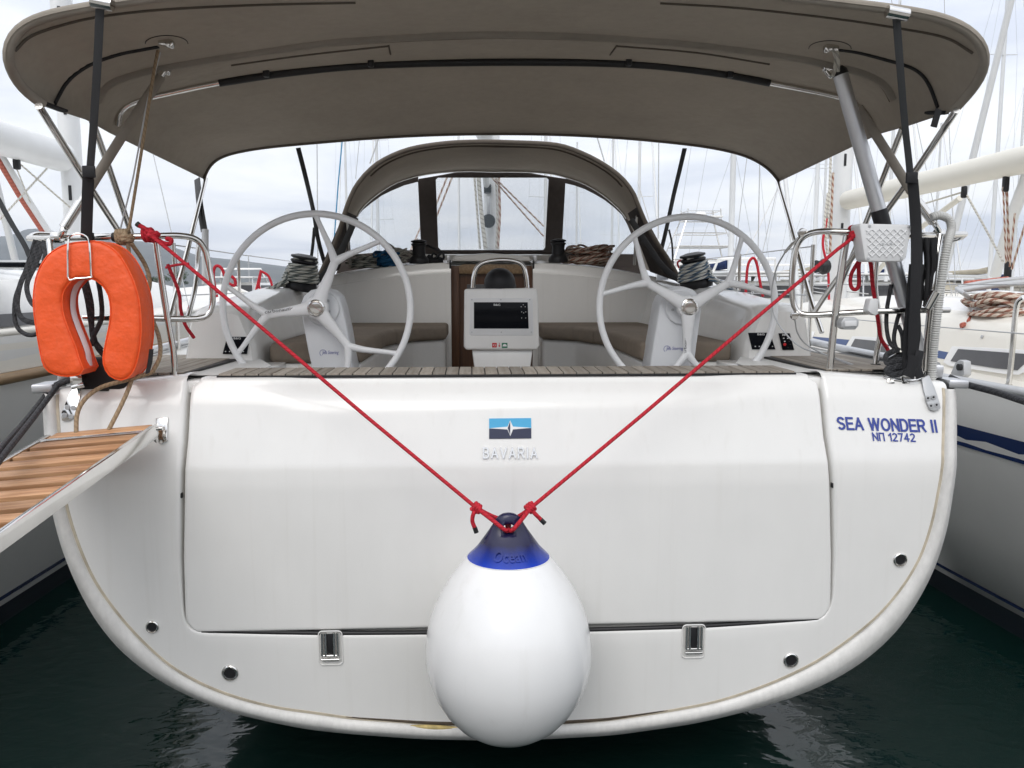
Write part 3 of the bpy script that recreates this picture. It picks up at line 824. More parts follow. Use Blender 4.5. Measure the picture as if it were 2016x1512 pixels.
STAIN = mat('rust_stain', (0.52, 0.40, 0.16), 0.6, var=0.3, vscale=25)
i0 = min(range(NU), key=lambda i: abs(INN[i].x-PT(800, 1430).x)); i1 = min(range(NU), key=lambda i: abs(INN[i].x-PT(905, 1432).x))
lo_, hi_ = min(i0, i1), max(i0, i1)
if hi_-lo_ > 1: mk_tube('stain', [at_y(INN[i].lerp(OUT[i], 0.16), -0.004) for i in range(lo_, hi_+1)], [0.002+0.009*math.sin(math.pi*k/(hi_-lo_)) for k in range(hi_-lo_+1)], STAIN, transom, 8)
# ================================================================== cockpit
SOLE = 1.02
bm = bmesh.new()
prism(bm, [Vector((x, y, SOLE-0.03)) for x, y in ((-1.3, 0.28), (1.3, 0.28), (1.3, 3.2), (-1.3, 3.2))], (0, 0, 0.03))
finish(bm, 'cockpit_sole', TEAKG, yacht)
mk_box('cockpit_aft_wall', (0, 0.31, 1.265), (2.5, 0.04, 0.50), GEL, yacht, bevel=0.01)
# low step mouldings beside the platform (white lips between teak and cockpit)
for s in (-1, 1):
    mk_prism('cockpit_corner', [Vector((s*x, y, SOLE)) for x, y in ((1.24, 0.30), (1.42, 0.30), (1.42, 0.82), (1.10, 0.82), (1.10, 0.62))], (0, 0, ZDECK-SOLE-0.004), GEL, yacht, 0.008)

# coamings: a raised moulding each side, rising forward; aft end carries instruments
def coaming(s):
    secs = []
    for Y, xo, xot, xi, xib, ztp in ((0.80, 1.60, 1.545, 1.30, 1.24, 1.775), (0.83, 1.60, 1.54, 1.285, 1.235, 1.792), (0.95, 1.60, 1.54, 1.28, 1.23, 1.802), (1.4, 1.62, 1.55, 1.29, 1.22, 1.835), (2.0, 1.64, 1.56, 1.30, 1.21, 1.875), (2.7, 1.65, 1.56, 1.30, 1.20, 1.91), (3.25, 1.65, 1.56, 1.28, 1.18, 1.935)):
        pts = [(xo, ZDECK+0.002), (xo-0.01, ZDECK+0.03), (xot+0.015, ztp-0.06), (xot, ztp-0.025), (xot-0.03, ztp-0.006), (xot-0.07, ztp), ((xot+xi)/2, ztp+0.003), (xi+0.04, ztp-0.003), (xi+0.012, ztp-0.014), (xi, ztp-0.04), (xib+0.01, 1.60), (xib, 1.45), (xib, SOLE)]
        secs.append([Vector((s*x, Y, z)) for x, z in pts])
    # rounded aft corner: pull the first section back along the aft end
    bm = bmesh.new(); vr = loft(bm, secs)
    # aft end face, leaning a little
    first = vr[0]
    cen = [bm.verts.new(Vector((v.co.x, 0.775, v.co.z)).lerp(Vector((s*1.42, 0.775, 1.58)), 0.08)) for v in first]
    for a, b, c, d in zip(first, first[1:], cen[1:], cen): bm.faces.new((a, b, c, d))
    bm.faces.new(cen)
    return finish(bm, 'coaming', GEL, yacht, 50)
coamL, coamR = coaming(-1), coaming(1)

# instrument panels on the aft ends of the coamings
def panel(px_pts, parent, name, Y=0.768, m=BLACKG):
    return mk_prism(name, [P(px, py, Y) for px, py in px_pts], (0, 0.006, 0), m, parent, 0.0015)
def on_panel_text(s, p0, p1, h, parent, Y=0.7655, m=PLW):
    a, b = P(p0[0], p0[1], Y), P(p1[0], p1[1], Y); up = Vector((0, 0, (P(p0[0], p0[1]-h, Y)-a).length))
    return text_on('marking', s, a, b-a, up, Vector((0, -0.0004, 0)), m, parent, bold=0.01)
pl = panel([(447, 663), (492, 663), (486, 697), (438, 697)], coamL, 'display')
on_panel_text('B&G', (460, 668), (474, 668), 4, pl)
for px in (444, 452, 479): mk_box('button', P(px, 692, 0.7665), (0.006, 0.003, 0.005), PLW, pl, bevel=0.0008)
pr = panel([(1473, 655), (1516, 655), (1527, 688), (1481, 688)], coamR, 'display')
on_panel_text('B&G', (1491, 660), (1505, 660), 4, pr)
for px in (1487, 1495, 1512, 1521): mk_box('button', P(px, 682, 0.7665), (0.006, 0.003, 0.005), PLW, pr, bevel=0.0008)
pk = panel([(1533, 656), (1555, 656), (1564, 689), (1541, 689)], coamR, 'keypad')
on_panel_text('B&G', (1540, 661), (1551, 661), 4, pk)
for px, py in ((1543, 666), (1551, 666), (1545, 672), (1554, 672), (1556, 678), (1552, 684)): mk_box('button', P(px, py, 0.7665), (0.008, 0.003, 0.005), PLW if (px+py) % 2 else BLACKP, pk, bevel=0.0008)
c = P(1545, 678, 0.767); mk_lathe('red_button', [(0.008, 0), (0.008, 0.002), (0, 0.003)], c, REDS, pk, (0, -1, 0), 12)
c = PZ(1565, 695, ZDECK+0.02); mk_lathe('deck_plate', [(0.06, 0), (0.06, 0.006), (0.05, 0.01), (0.04, 0.008), (0, 0.008)], c, STEEL, yacht, (0, 0, 1), 24)

# ------------------------------------------------------------------ seats and cushions
for s in (-1, 1):
    plan = [(1.21, 0.86), (0.74, 0.90), (0.73, 2.05), (0.58, 2.55), (0.36, 2.72), (0.36, 3.17), (1.19, 3.17)]
    seat = mk_prism('seat_base', [Vector((s*x, y, SOLE)) for x, y in plan], (0, 0, 1.495-SOLE), GEL, yacht, 0.03, 3)
    # locker fronts and hinges
    mk_box('locker_strap', (s*1.03, 0.868, 1.44), (0.045, 0.008, 0.10), GELC, seat, bevel=0.003)
    mk_box('locker_strap', (s*0.60, 2.68, 1.44), (0.05, 0.008, 0.20), GELC, seat, bevel=0.003)
    mk_box('vent', (s*0.735, 1.5, 1.25), (0.012, 0.12, 0.14), BLACKP, seat, bevel=0.004)
    def cush(name, plan, label, z0=1.497, h=0.105):
        o = mk_prism(name, [Vector((s*x, y, z0)) for x, y in plan], (0, 0, h), CUSH, None, 0.028, 4)
        # piping seam
        tag(o, label, 'cushion', 'taupe cockpit seat cushions')
        return o
    side = 'port' if s < 0 else 'starboard'
    wh = 'left' if s < 0 else 'right'
    cush('seat_cushion', [(1.20, 0.87), (0.72, 0.90), (0.71, 2.05), (0.66, 2.20), (1.20, 2.20)], 'long taupe cushion on the %s cockpit bench, partly behind the %s steering wheel' % (wh, wh))
    cush('seat_cushion', [(1.19, 2.215), (0.655, 2.215), (0.56, 2.53), (0.345, 2.70), (0.345, 3.16), (1.18, 3.16)], 'taupe corner cushion against the cabin bulkhead, %s of the wooden companionway' % wh)

# ------------------------------------------------------------------ cabin bulkhead, coachroof and companionway
def roof_z(x): return 2.078-0.105*(abs(x)/1.25)**2.2
for s in (-1, 1):
    xs_ = [0.325, 0.5, 0.7, 0.9, 1.1, 1.25, 1.32]
    rows = []
    for f, dy in ((0, 0.0), (0.5, 0), (0.86, 0.0), (0.865, 0.012), (0.985, 0.03), (1.0, 0.045), (1.0, 0.1)):
        rows.append([Vector((s*x, 3.2+dy, SOLE+(roof_z(x)-SOLE)*f if f < 0.86 else (roof_z(x)-0.085+(0.085*(f-0.86)/0.14)))) for x in xs_])
    for y, dz in ((4.2, 0.05), (5.6, 0.09), (7.5, 0.02), (9.2, -0.28)):
        rows.append([Vector((s*(x*(1 if y < 6 else 0.8)), y, roof_z(x)+dz)) for x in xs_])
    bm = bmesh.new(); loft(bm, rows)
    # inboard jamb and coachroof side
    loft(bm, [[r[0] for r in rows[:7]], [Vector((r[0].x, 3.42, r[0].z)) for r in rows[:7]]])
    loft(bm, [[Vector((p.x, p.y, p.z)) for p in (r[-1] for r in rows[6:])], [Vector((r[-1].x*1.12, r[-1].y, ZDECK+0.03)) for r in rows[6:]]])
    finish(bm, 'cabin_bulkhead', GEL, yacht, 45)
mk_prism('companion_slide', [Vector((x, 3.36, z)) for x, z in ((-0.33, 2.085), (-0.30, 2.125), (0, 2.145), (0.30, 2.125), (0.33, 2.085))], (0, 1.2, 0.05), GELG, yacht, 0.01)
mk_box('hatch_garage', (0, 4.9, 2.13), (1.3, 1.0, 0.10), GEL, yacht, bevel=0.03)
# wooden frame of the companionway with washboard
cw = mk_prism('companionway', [Vector((x, 3.36, z)) for x, z in ((-0.33, SOLE), (0.33, SOLE), (0.33, 2.05), (-0.33, 2.05))], (0, 0.03, 0), WOODB, yacht)
mk_box('companion_stile', (-0.295, 3.335, 1.53), (0.065, 0.04, 1.02), WOODB, cw, bevel=0.004)
mk_box('companion_stile', (0.295, 3.335, 1.53), (0.065, 0.04, 1.02), WOODB, cw, bevel=0.004)
mk_prism('companion_head', [Vector((x, 3.325, z)) for x, z in ((-0.325, 1.985), (0.325, 1.985), (0.325, 2.035), (0.22, 2.06), (-0.22, 2.06), (-0.325, 2.035))], (0, 0.05, 0), TEAKB, cw, 0.004)
mk_box('washboard_window', (0, 3.352, 1.72), (0.40, 0.012, 0.36), SMOKE, cw, bevel=0.004)
for s in (-1, 1):
    mk_box('slide_rail', (s*0.345, 3.26, 2.10), (0.022, 0.10, 0.05), ALU, yacht, bevel=0.004)
    mk_box('slide_rail', (s*0.330, 3.235, 2.055), (0.014, 0.03, 0.07), BLACKP, yacht, bevel=0.003)

# ------------------------------------------------------------------ cockpit table pod with chart plotter
podY = 1.0
table = mk_prism('table_column', [P(px, py, podY+0.03) for px, py in ((929, 688), (1049, 688), (1044, 725), (1042, 760), (936, 760), (934, 725))], (0, 0.55, 0), GEL, yacht, 0.01)
pod_out = [(914, 569), (1057, 567), (1060, 600), (1062, 680), (1058, 689), (917, 689), (913, 682)]
podm = mk_prism('plotter_pod', [P(px, py, podY) for px, py in pod_out], (0, 0.16, 0), GEL, yacht, 0.012, 3)
mk_prism('plotter_frame', [P(px, py, podY-0.002) for px, py in ((926, 587), (1046, 587), (1049, 590), (1051, 658), (1047, 661), (927, 661), (924, 657))], (0, 0.014, 0), PLW, podm, 0.003)
scr = mk_prism('plotter_screen', [P(px, py, podY-0.004) for px, py in ((933, 595), (1039, 595), (1041, 647), (933, 647))], (0, 0.008, 0), BLACKG, podm, 0.001)
on_panel_text('B&G', (972, 602), (985, 602), 4, scr, podY-0.0048)
for px, py in ((1026, 604), (1030, 600), (1034, 604), (1027, 614), (1035, 614), (1031, 616), (1027, 626), (1035, 626)):
    mk_box('button', P(px, py, podY-0.0045), (0.004, 0.001, 0.003), PLW, scr, bevel=0)
for px, py in ((929, 590), (986, 590), (1043, 590), (929, 654), (987, 654), (1046, 654)):
    mk_lathe('screw', [(0.004, 0), (0.004, 0.001), (0, 0.0015)], P(px, py, podY-0.002), ALUG, podm, (0, -1, 0), 8)
st = mk_prism('sticker', [P(px, py, podY-0.0015) for px, py in ((969, 675), (978, 675), (978, 684), (969, 684))], (0, 0.002, 0), REDS, podm)
mk_tube('sticker_mark', [P(971, 681, podY-0.002), P(973, 677, podY-0.002), P(976, 679, podY-0.002), P(974, 682, podY-0.002)], 0.0016, WHITE, st, 6)
st2 = mk_prism('sticker', [P(px, py, podY-0.0015) for px, py in ((988, 675), (999, 675), (999, 685), (988, 685))], (0, 0.002, 0), GREENS, podm)
mk_prism('sticker_mark', [P(px, py, podY-0.002) for px, py in ((989, 682), (991, 678), (994, 677), (997, 678.5), (998, 682))], (0, 0.001, 0), WHITE, st2)
mk_prism('sticker', [P(px, py, podY-0.0015) for px, py in ((982.5, 675), (983.5, 675), (983.5, 680), (985, 680), (983, 684), (981, 680), (982.5, 680))], (0, 0.001, 0), REDS, podm)
mk_tube('grab_bar', [P(931, 567, podY+0.08), P(933, 545, podY+0.08), P(940, 526, podY+0.08), P(956, 516, podY+0.08), P(985, 512, podY+0.08), P(1012, 514, podY+0.08), P(1028, 522, podY+0.08), P(1035, 540, podY+0.08), P(1038, 568, podY+0.08)], 0.0125, STEEL, podm, 12, 6)
cc = P(984, 568, podY+0.09)
mk_lathe('compass', [(0.082, -0.002), (0.085, 0.02), (0.082, 0.05), (0.068, 0.08), (0.045, 0.10), (0.02, 0.108), (0, 0.11)], cc, BLACKP, podm, (0, 0, 1), 24)
# folded table leaves behind the pod
mk_box('table_leaf', (-0.01, 1.85, 1.60), (0.34, 1.2, 0.05), GELG, table, bevel=0.01)

# ------------------------------------------------------------------ steering wheels
def wheel(cx_, cz_, R, Y, phase, side, flip):
    C = Vector((cx_, Y, cz_))
    tilt = 0.05
    def W(r, a, dy=0.0):
        z = r*math.sin(a); return C+Vector((r*math.cos(a), z*tilt+dy, z))
    bm = bmesh.new()
    tube(bm, [W(R, 2*math.pi*k/72) for k in range(72)], 0.0165, 12, closed=True)
    whl = finish(bm, 'steering_wheel', WHEELW, yacht, 60)
    for k in range(3):
        a = math.radians(phase+120*k); bm = bmesh.new()
        rj = 0.57*R
        pts = [W(0.02, a, -0.01), W(0.07, a, -0.012), W(0.16*1, a, -0.004), W(rj*0.85, a), W(rj, a)]
        tube(bm, cat_rom(pts, 4), [0.040-0.019*min(1, i/9) for i in range(17)], 10, flat=0.62, flatdir=(0, -1, 0))
        for sg in (-1, 1):
            e = a+sg*math.radians(22)
            p0, p1 = W(rj*0.93, a), W(R, e)
            m = p0.lerp(p1, 0.3)+Vector((math.cos(a), 0, math.sin(a)))*0.006
            tube(bm, cat_rom([p0, m, p0.lerp(p1, 0.75), p1], 4), [0.021, 0.0195, 0.018, 0.0165, 0.0155, 0.0145, 0.0135, 0.013, 0.0125, 0.012, 0.0125, 0.014, 0.016], 8, flat=0.8, flatdir=(0, -1, 0))
        finish(bm, 'spoke', WHEELW, whl, 70)
    mk_lathe('wheel_boss', [(0.055, -0.02), (0.056, 0.012), (0.050, 0.022), (0, 0.024)], C, WHEELW, whl, (0, -1, 0), 28)
    nut = mk_lathe('wheel_nut', [(0.040, 0.02), (0.042, 0.03), (0.040, 0.038), (0.034, 0.041), (0.031, 0.036), (0.027, 0.036), (0.026, 0.041), (0.0, 0.044)], C, STEEL, whl, (0, -1, 0), 28)
    # maker's word along one spoke
    a = math.radians(phase+120*(1 if side < 0 else 2))
    d = Vector((math.cos(a), 0, math.sin(a))); n_ = Vector((-d.z, 0, d.x))
    st_ = C+d*0.245-n_*0.007
    text_on('marking', 'carbonautica', st_+Vector((0, -0.0225, 0)), -d*0.15 if side < 0 else -d*0.155, -n_*0.015 if side < 0 else -n_*0.013, Vector((0, -0.001, 0)), INKG, whl, bold=0.01)
    return whl
wheel(-0.908, 1.788, 0.448, 0.65, 68, -1, 0)
wheel(0.900, 1.791, 0.438, 0.65, 30, 1, 0)
def pedestal(px_pts, disc, screws, Y, txt, tx0, tx1, ty, th):
    o = mk_prism('steering_pedestal', [P(px, py, Y) for px, py in px_pts], (0, 0.20, 0), PEDW, yacht, 0.012, 3)
    c = P(disc[0], disc[1], Y-0.01)
    mk_lathe('bearing_flange', [(0.085, -0.02), (0.085, 0.0), (0.08, 0.006), (0, 0.006)], c, PEDW, o, (0, -1, 0), 28)
    for px, py in screws: mk_lathe('screw', [(0.007, 0), (0.007, 0.003), (0, 0.004)], P(px, py, Y-0.017), ALUG, o, (0, -1, 0), 10)
    a, b = P(tx0, ty, Y-0.0015), P(tx1, ty, Y-0.0015)
    text_on('marking', txt, a, b-a, Vector((0, 0, th)), Vector((0, -0.0006, 0)), mat('ink_violet', (0.12, 0.13, 0.38), 0.5), o, shear=0.25)
    # wheel symbol beside the words
    r = 0.016; cc = P(tx0+2, ty-4, Y-0.0015); bm = bmesh.new()
    tube(bm, [cc+Vector((r*math.cos(x), 0, r*math.sin(x))) for x in [math.radians(20+18*k) for k in range(13)]], 0.0010, 5); finish(bm, 'marking', MATS['ink_violet'], o)
    return o
pedestal([(591, 600), (598, 583), (612, 571), (632, 567), (652, 571), (667, 584), (674, 605), (684, 650), (692, 700), (700, 740), (617, 740), (606, 690), (596, 635)], (634, 607), ((646, 592), (648, 613)), 0.72, 'Jefa Steering', 634, 667, 699, 0.022)
pedestal([(1300, 600), (1306, 585), (1320, 571), (1346, 564), (1368, 571), (1379, 588), (1381, 612), (1374, 665), (1364, 740), (1277, 740), (1286, 680)], (1343, 606), ((1324, 610), (1360, 590)), 0.72, 'Jefa Steering', 1311, 1345, 691, 0.022)

# ------------------------------------------------------------------ winches
def winch(base, ax, r, h, name='winch', parent=yacht, rope=None, turns=4, wrap_z=(0.25, 0.75), rr=0.007, dome=False):
    ax = Vector(ax).normalized()
    o = mk_lathe(name, [(r*1.25, 0), (r*1.3, h*0.1), (r*1.2, h*0.22), (r*0.86, h*0.34), (r*0.80, h*0.62), (r*0.86, h*0.74)], base, BLACKP, parent, ax, 28)
    mk_lathe('self_tailer', [(r*0.86, h*0.74), (r*1.0, h*0.79), (r*0.98, h*0.83), (r*0.75, h*0.86), (r*1.02, h*0.90), (r*1.0, h*0.95), (r*0.5, h), (0, h)], base, BLACKP, o, ax, 28)
    u = ax.orthogonal().normalized(); v = ax.cross(u)
    mk_box('stripper_arm', Vector(base)+ax*h*0.9+u*r*0.9, (0.02, 0.02, 0.035), STEEL, o, bevel=0.004)
    return o
wl = winch(P(825, 519, 3.35), (0, 0, 1), 0.062, 0.19)
wr = winch(P(1099, 517, 3.35), (0, 0, 1), 0.062, 0.19)
# primary winches on the coamings, leaning outboard, with a sheet wound round each
def primary(s, pxb, Y, ropem, label, topslots):
    b = P(pxb[0], pxb[1], Y)
    ax = Vector((s*(-0.18), -0.05, 1)).normalized()
    o = winch(b, ax, 0.085, 0.235)
    u = ax.orthogonal().normalized(); v = ax.cross(u)
    pts = []
    for k in range(6*20+1):
        a = 2*math.pi*k/20; t = k/120
        rad = 0.085*(1.30-0.40*t)+0.008
        pts.append(b+ax*(0.055+0.115*t)+u*rad*math.cos(a)+v*rad*math.sin(a))
    # run-out down the coaming on the outboard, aft side
    last = pts[0]
    lead = [b+Vector((s*0.24, -0.55, -0.085)), b+Vector((s*0.20, -0.34, -0.045)), b+Vector((s*0.14, -0.14, 0.02))]
    tail = [pts[-1]+ax*0.03+u*0.02, b+ax*0.20+u*0.07, b+ax*0.205-v*0.07, b+ax*0.20-u*0.075]
    bm = bmesh.new()
    tube(bm, cat_rom(lead+pts[:1], 6)[:-1]+pts+cat_rom(tail, 5), 0.0095, 8)
    # further parts of the sheet fan out aft along the coaming
    for k in range(4):
        l2 = [p+Vector((s*(-0.012-0.016*k), 0.02*k, 0.012*(k % 2)+0.008*k)) for p in lead]+[b+Vector((s*0.05, -0.10, 0.055+0.022*k))]
        tube(bm, cat_rom(l2, 6), 0.0095, 8)
    rp = finish(bm, 'sheet', ropem, None, 60)
    tag(rp, label, 'rope')
    return o
primary(-1, (590, 571), 2.15, GRYR, 'grey and black flecked sheet wound round the winch behind the left wheel', 0)
primary(1, (1372, 566), 2.15, BLUF, 'white and blue flecked sheet wound round the winch behind the right wheel', 0)
# ================================================================== sprayhood
def px_ring(pts, Y, n, sub=5):
    return resample(cat_rom([P(px, py, Y if not callable(Y) else Y(px, py)) for px, py in pts], sub), n)
NS = 61
A_px = [(617, 560), (632, 533), (654, 490), (668, 452), (679, 415), (689, 388), (701, 364), (724, 336), (754, 313), (804, 292), (866, 281), (929, 277), (1008, 278), (1095, 283), (1145, 299), (1188, 321), (1223, 347), (1246, 376), (1258, 405), (1278, 450), (1300, 485), (1320, 515), (1344, 558)]
H_px = [(640, 556), (660, 520), (682, 475), (697, 435), (709, 410), (722, 386), (740, 360), (762, 340), (790, 322), (830, 307), (880, 298), (930, 294), (1008, 295), (1080, 299), (1120, 312), (1160, 330), (1190, 352), (1213, 376), (1228, 398), (1238, 425), (1255, 470), (1275, 510), (1290, 550)]
W_px = [(668, 530), (682, 490), (690, 465), (697, 440), (704, 420), (714, 407), (730, 392), (752, 376), (780, 360), (822, 347), (870, 340), (930, 337), (1008, 338), (1080, 342), (1115, 350), (1150, 362), (1185, 382), (1210, 402), (1228, 420), (1240, 440), (1252, 470), (1262, 500), (1270, 530)]
RA = px_ring(A_px, 2.50, NS); RA2 = [p+Vector((0, 0.05, -0.0)) for p in RA]
RW = px_ring(W_px, 4.50, NS)
def lerp_ring(a, b, t, rise=0.0):
    out = []
    for i, (p, q) in enumerate(zip(a, b)):
        v = p.lerp(q, t); k = math.sin(math.pi*i/(len(a)-1)); out.append(v+Vector((0, 0, rise*k)))
    return out
bm = bmesh.new()
loft(bm, [RA, lerp_ring(RA, RW, 0.18, 0.02), lerp_ring(RA, RW, 0.4, 0.035), lerp_ring(RA, RW, 0.65, 0.035), lerp_ring(RA, RW, 0.85, 0.015), RW])
hood = finish(bm, 'sprayhood', CANVAS, yacht, 60)
md = hood.modifiers.new('cloth thickness', 'SOLIDIFY'); md.thickness = 0.006; md.offset = 1
# hem tube of the aft bow, pocket seam, window zip
mk_tube('hood_bow', [p+Vector((0, 0.01, -0.006)) for p in RA], 0.016, CANVASD, hood, 8)
def seam(ring, dz, r, m=CANVASD, lo=0, hi=None, name='seam', par=hood):
    pts = ring[lo:hi]
    cpt = sum(pts, Vector())/len(pts)
    return mk_tube(name, [p+(cpt-p).normalized()*dz for p in pts], r, m, par, 6)
seam(lerp_ring(RA, RW, 0.20, 0.02), 0.006, 0.008, CANVASD, 14, 48)
seam(lerp_ring(RA, RW, 0.96, 0.0), 0.012, 0.010, STEEL, 8, 53, 'hood_tube')
# front screen: frame and clear panes, on a plane leaning aft at the top
zp0 = Vector((0, 5.05, 2.22)); zp1 = Vector((0, 4.55, 2.98))
zn = Vector((1, 0, 0)).cross(zp1-zp0).normalized()
def PS(px, py, off=0.0): return PPL(px, py, zp0+zn*off, zn)
cen_pane = [(862, 349), (1076, 349), (1080, 353), (1073, 488), (1069, 492), (868, 492), (863, 487), (857, 353)]
left_pane = [(823, 357), (829, 486), (824, 491), (760, 495), (690, 501), (684, 495), (692, 462), (702, 428), (714, 413), (731, 399), (752, 384), (770, 375), (796, 364)]
right_pane = [(1113, 360), (1130, 364), (1150, 371), (1170, 381), (1190, 393), (1208, 407), (1224, 422), (1234, 440), (1246, 468), (1255, 490), (1252, 500), (1190, 500), (1110, 495), (1106, 489)]
def frame_strip(name, outer, inner):
    bm = bmesh.new()
    a = [PS(*p) for p in outer]; b = [PS(*p) for p in inner]
    loft(bm, [a, b, [q-zn*0.008 for q in b], [q-zn*0.008 for q in a]], False)
    return finish(bm, name, FRAMEC, hood)
# screen frame: bands between panes
def band(name, quad, m=FRAMEC):
    return mk_prism(name, [PS(*p) for p in quad], zn*0.010, m, hood)
band('screen_frame', [(824, 352), (860, 346), (858, 353), (863, 487), (868, 492), (868, 520), (822, 520), (824, 491), (829, 486), (823, 357)])
band('screen_frame', [(1076, 346), (1115, 352), (1113, 360), (1106, 489), (1110, 495), (1112, 524), (1069, 520), (1069, 492), (1073, 488), (1080, 353)])
band('screen_frame', [(868, 492), (1069, 492), (1069, 520), (868, 520)])
band('screen_frame', [(690, 501), (824, 491), (822, 520), (660, 545), (668, 520)])
band('screen_frame', [(1110, 495), (1190, 500), (1252, 500), (1275, 560), (1112, 524)])
band('screen_frame', [(860, 346), (858, 353), (862, 349), (1076, 349), (1080, 353), (1076, 346), (1008, 334), (930, 333)])
band('screen_frame', [(823, 357), (796, 364), (770, 375), (752, 384), (731, 399), (714, 413), (702, 428), (692, 462), (684, 495), (690, 501), (668, 520), (676, 490), (690, 440), (700, 418), (722, 394), (752, 372), (790, 354), (824, 345)])
band('screen_frame', [(1113, 360), (1115, 346), (1150, 358), (1188, 380), (1215, 404), (1232, 424), (1246, 450), (1262, 495), (1275, 545), (1252, 500), (1255, 490), (1246, 468), (1234, 440), (1224, 422), (1208, 407), (1190, 393), (1170, 381), (1150, 371), (1130, 364)])
for x0, x1, x2, x3 in ((838, 846, 848, 840), (1092, 1098, 1092, 1085)):
    band('screen_zip', [(x0, 352), (x1, 352), (x2, 500), (x3, 500)], BLACK).location = hood.location*0+(-zn*0.004)
for nm, ol in (('screen_pane', cen_pane), ('screen_pane', left_pane), ('screen_pane', right_pane)):
    mk_prism(nm, [PS(px, py, 0.004) for px, py in ol], zn*0.002, VINYL, hood)
# side curtains down to the coaming, each with a clear triangle
for pts, tri in (([(679, 415), (702, 425), (690, 465), (668, 530), (617, 560), (654, 490)], [(655, 500), (676, 470), (664, 520), (636, 545)]),
                 ([(1258, 405), (1236, 420), (1258, 470), (1280, 535), (1344, 558), (1300, 485)], [(1278, 462), (1307, 512), (1285, 505)])):
    mk_prism('side_curtain', [P(px, py, 3.4 if i in (1, 2, 3) else 2.54) for i, (px, py) in enumerate(pts)], (0, 0.006, 0), FRAMEC, hood)
# straps and hold-down bow of the hood
for pts in ([(700, 428), (683, 470), (656, 520), (620, 558)], [(1242, 432), (1270, 475), (1305, 525), (1340, 553)]):
    mk_tube('hood_strap', [P(px, py, 2.46) for px, py in pts], 0.022, BLACK, hood, 8, 5, flat=0.15, flatdir=(0, 1, 0))
mk_tube('hood_strut', [P(681, 425, 2.7), P(690, 520, 3.3)], 0.012, STEEL, hood, 8)
mk_tube('hood_strut', [P(1255, 425, 2.7), P(1249, 520, 3.3)], 0.012, STEEL, hood, 8)

# ================================================================== bimini
S0 = [(80, 206), (48, 188), (22, 152), (4, 112), (8, 78), (40, 44), (110, 24), (200, 8), (330, -10), (520, -24), (760, -34), (1000, -38), (1240, -32), (1460, -18), (1640, 2), (1780, 19), (1860, 34), (1920, 60), (1949, 95), (1948, 130), (1928, 168), (1905, 195), (1884, 216)]
S1 = [(170, 236), (168, 215), (172, 195), (182, 178), (200, 160), (236, 142), (330, 118), (440, 98), (560, 82), (700, 68), (850, 60), (990, 56), (1150, 60), (1300, 70), (1440, 84), (1550, 100), (1640, 118), (1700, 134), (1745, 156), (1768, 180), (1780, 205), (1786, 226), (1788, 248)]
S2 = [(216, 262), (216, 246), (220, 232), (230, 217), (248, 204), (280, 191), (330, 178), (410, 160), (520, 142), (640, 130), (800, 120), (990, 114), (1140, 116), (1260, 122), (1400, 137), (1510, 154), (1590, 170), (1640, 180), (1680, 196), (1705, 214), (1720, 232), (1727, 248), (1731, 264)]
S3 = [(400, 352), (402, 342), (406, 331), (414, 320), (428, 310), (450, 302), (500, 292), (560, 285), (640, 278), (740, 270), (860, 264), (990, 262), (1110, 264), (1220, 270), (1310, 278), (1380, 286), (1430, 295), (1465, 304), (1490, 315), (1508, 326), (1520, 336), (1529, 346), (1535, 357)]
Y0f = lambda px, py: -0.45+0.22*max(0.0, (py-112)/94.0)
NB = 71
def relax(r, it=6):
    for _ in range(it): r = [r[0]]+[r[i]*0.5+(r[i-1]+r[i+1])*0.25 for i in range(1, len(r)-1)]+[r[-1]]
    return r
NB = 121
R0, R1, R2, R3 = [relax(q) for q in (px_ring(S0, Y0f, NB), px_ring(S1, 0.20, NB), px_ring(S2, 0.75, NB), px_ring(S3, 2.0, NB))]
# the aft end rolls over the aft bow
R0a = [p+Vector((0, -0.012, 0.030*math.sin(math.pi*i/(NB-1)))) for i, p in enumerate(R0)]
R0b = [p+Vector((0, 0.10, 0.050*math.sin(math.pi*i/(NB-1))**0.5)) for i, p in enumerate(R0)]
def bet(a, b, t, sag):
    out = []
    for i, (p, q) in enumerate(zip(a, b)):
        k = math.sin(math.pi*i/(NB-1))**0.6; out.append(p.lerp(q, t)+Vector((0, 0, -sag*k)))
    return out
rr = [R0, bet(R0, R1, 0.06, 0.0), bet(R0, R1, 0.2, 0.005), bet(R0, R1, 0.45, 0.012), bet(R0, R1, 0.75, 0.010), bet(R0, R1, 0.93, 0.003), R1, bet(R1, R2, 0.08, 0.002), bet(R1, R2, 0.3, 0.008), bet(R1, R2, 0.7, 0.008), bet(R1, R2, 0.93, 0.002), R2, bet(R2, R3, 0.05, 0.002), bet(R2, R3, 0.2, 0.012), bet(R2, R3, 0.45, 0.02), bet(R2, R3, 0.7, 0.018), bet(R2, R3, 0.9, 0.006), R3]
bm = bmesh.new(); loft(bm, rr)
bim = finish(bm, 'bimini', CANVAS, yacht, 60)
md = bim.modifiers.new('cloth thickness', 'SOLIDIFY'); md.thickness = 0.003; md.offset = 0
bim_bvh = bvh_of(bim)
def under(px, py, off=0.008):
    h, n = hit(bim_bvh, px, py)
    if h is None: return None
    d = ray(px, py).normalized(); return h-d*off
def seam_px(name, pts, r, m, off=0.010, sub=5, flat=1.0, n=6, par=bim):
    off = max(off, 0.010)
    q = [under(px, py, off) for px, py in [(v.x, v.y) for v in cat_rom([Vector((a, b, 0)) for a, b in pts], 4)]]; q = [a for a in q if a is not None]
    if len(q) < 2: return None
    return mk_tube(name, q, r, m, par, n, 2, flat=flat)
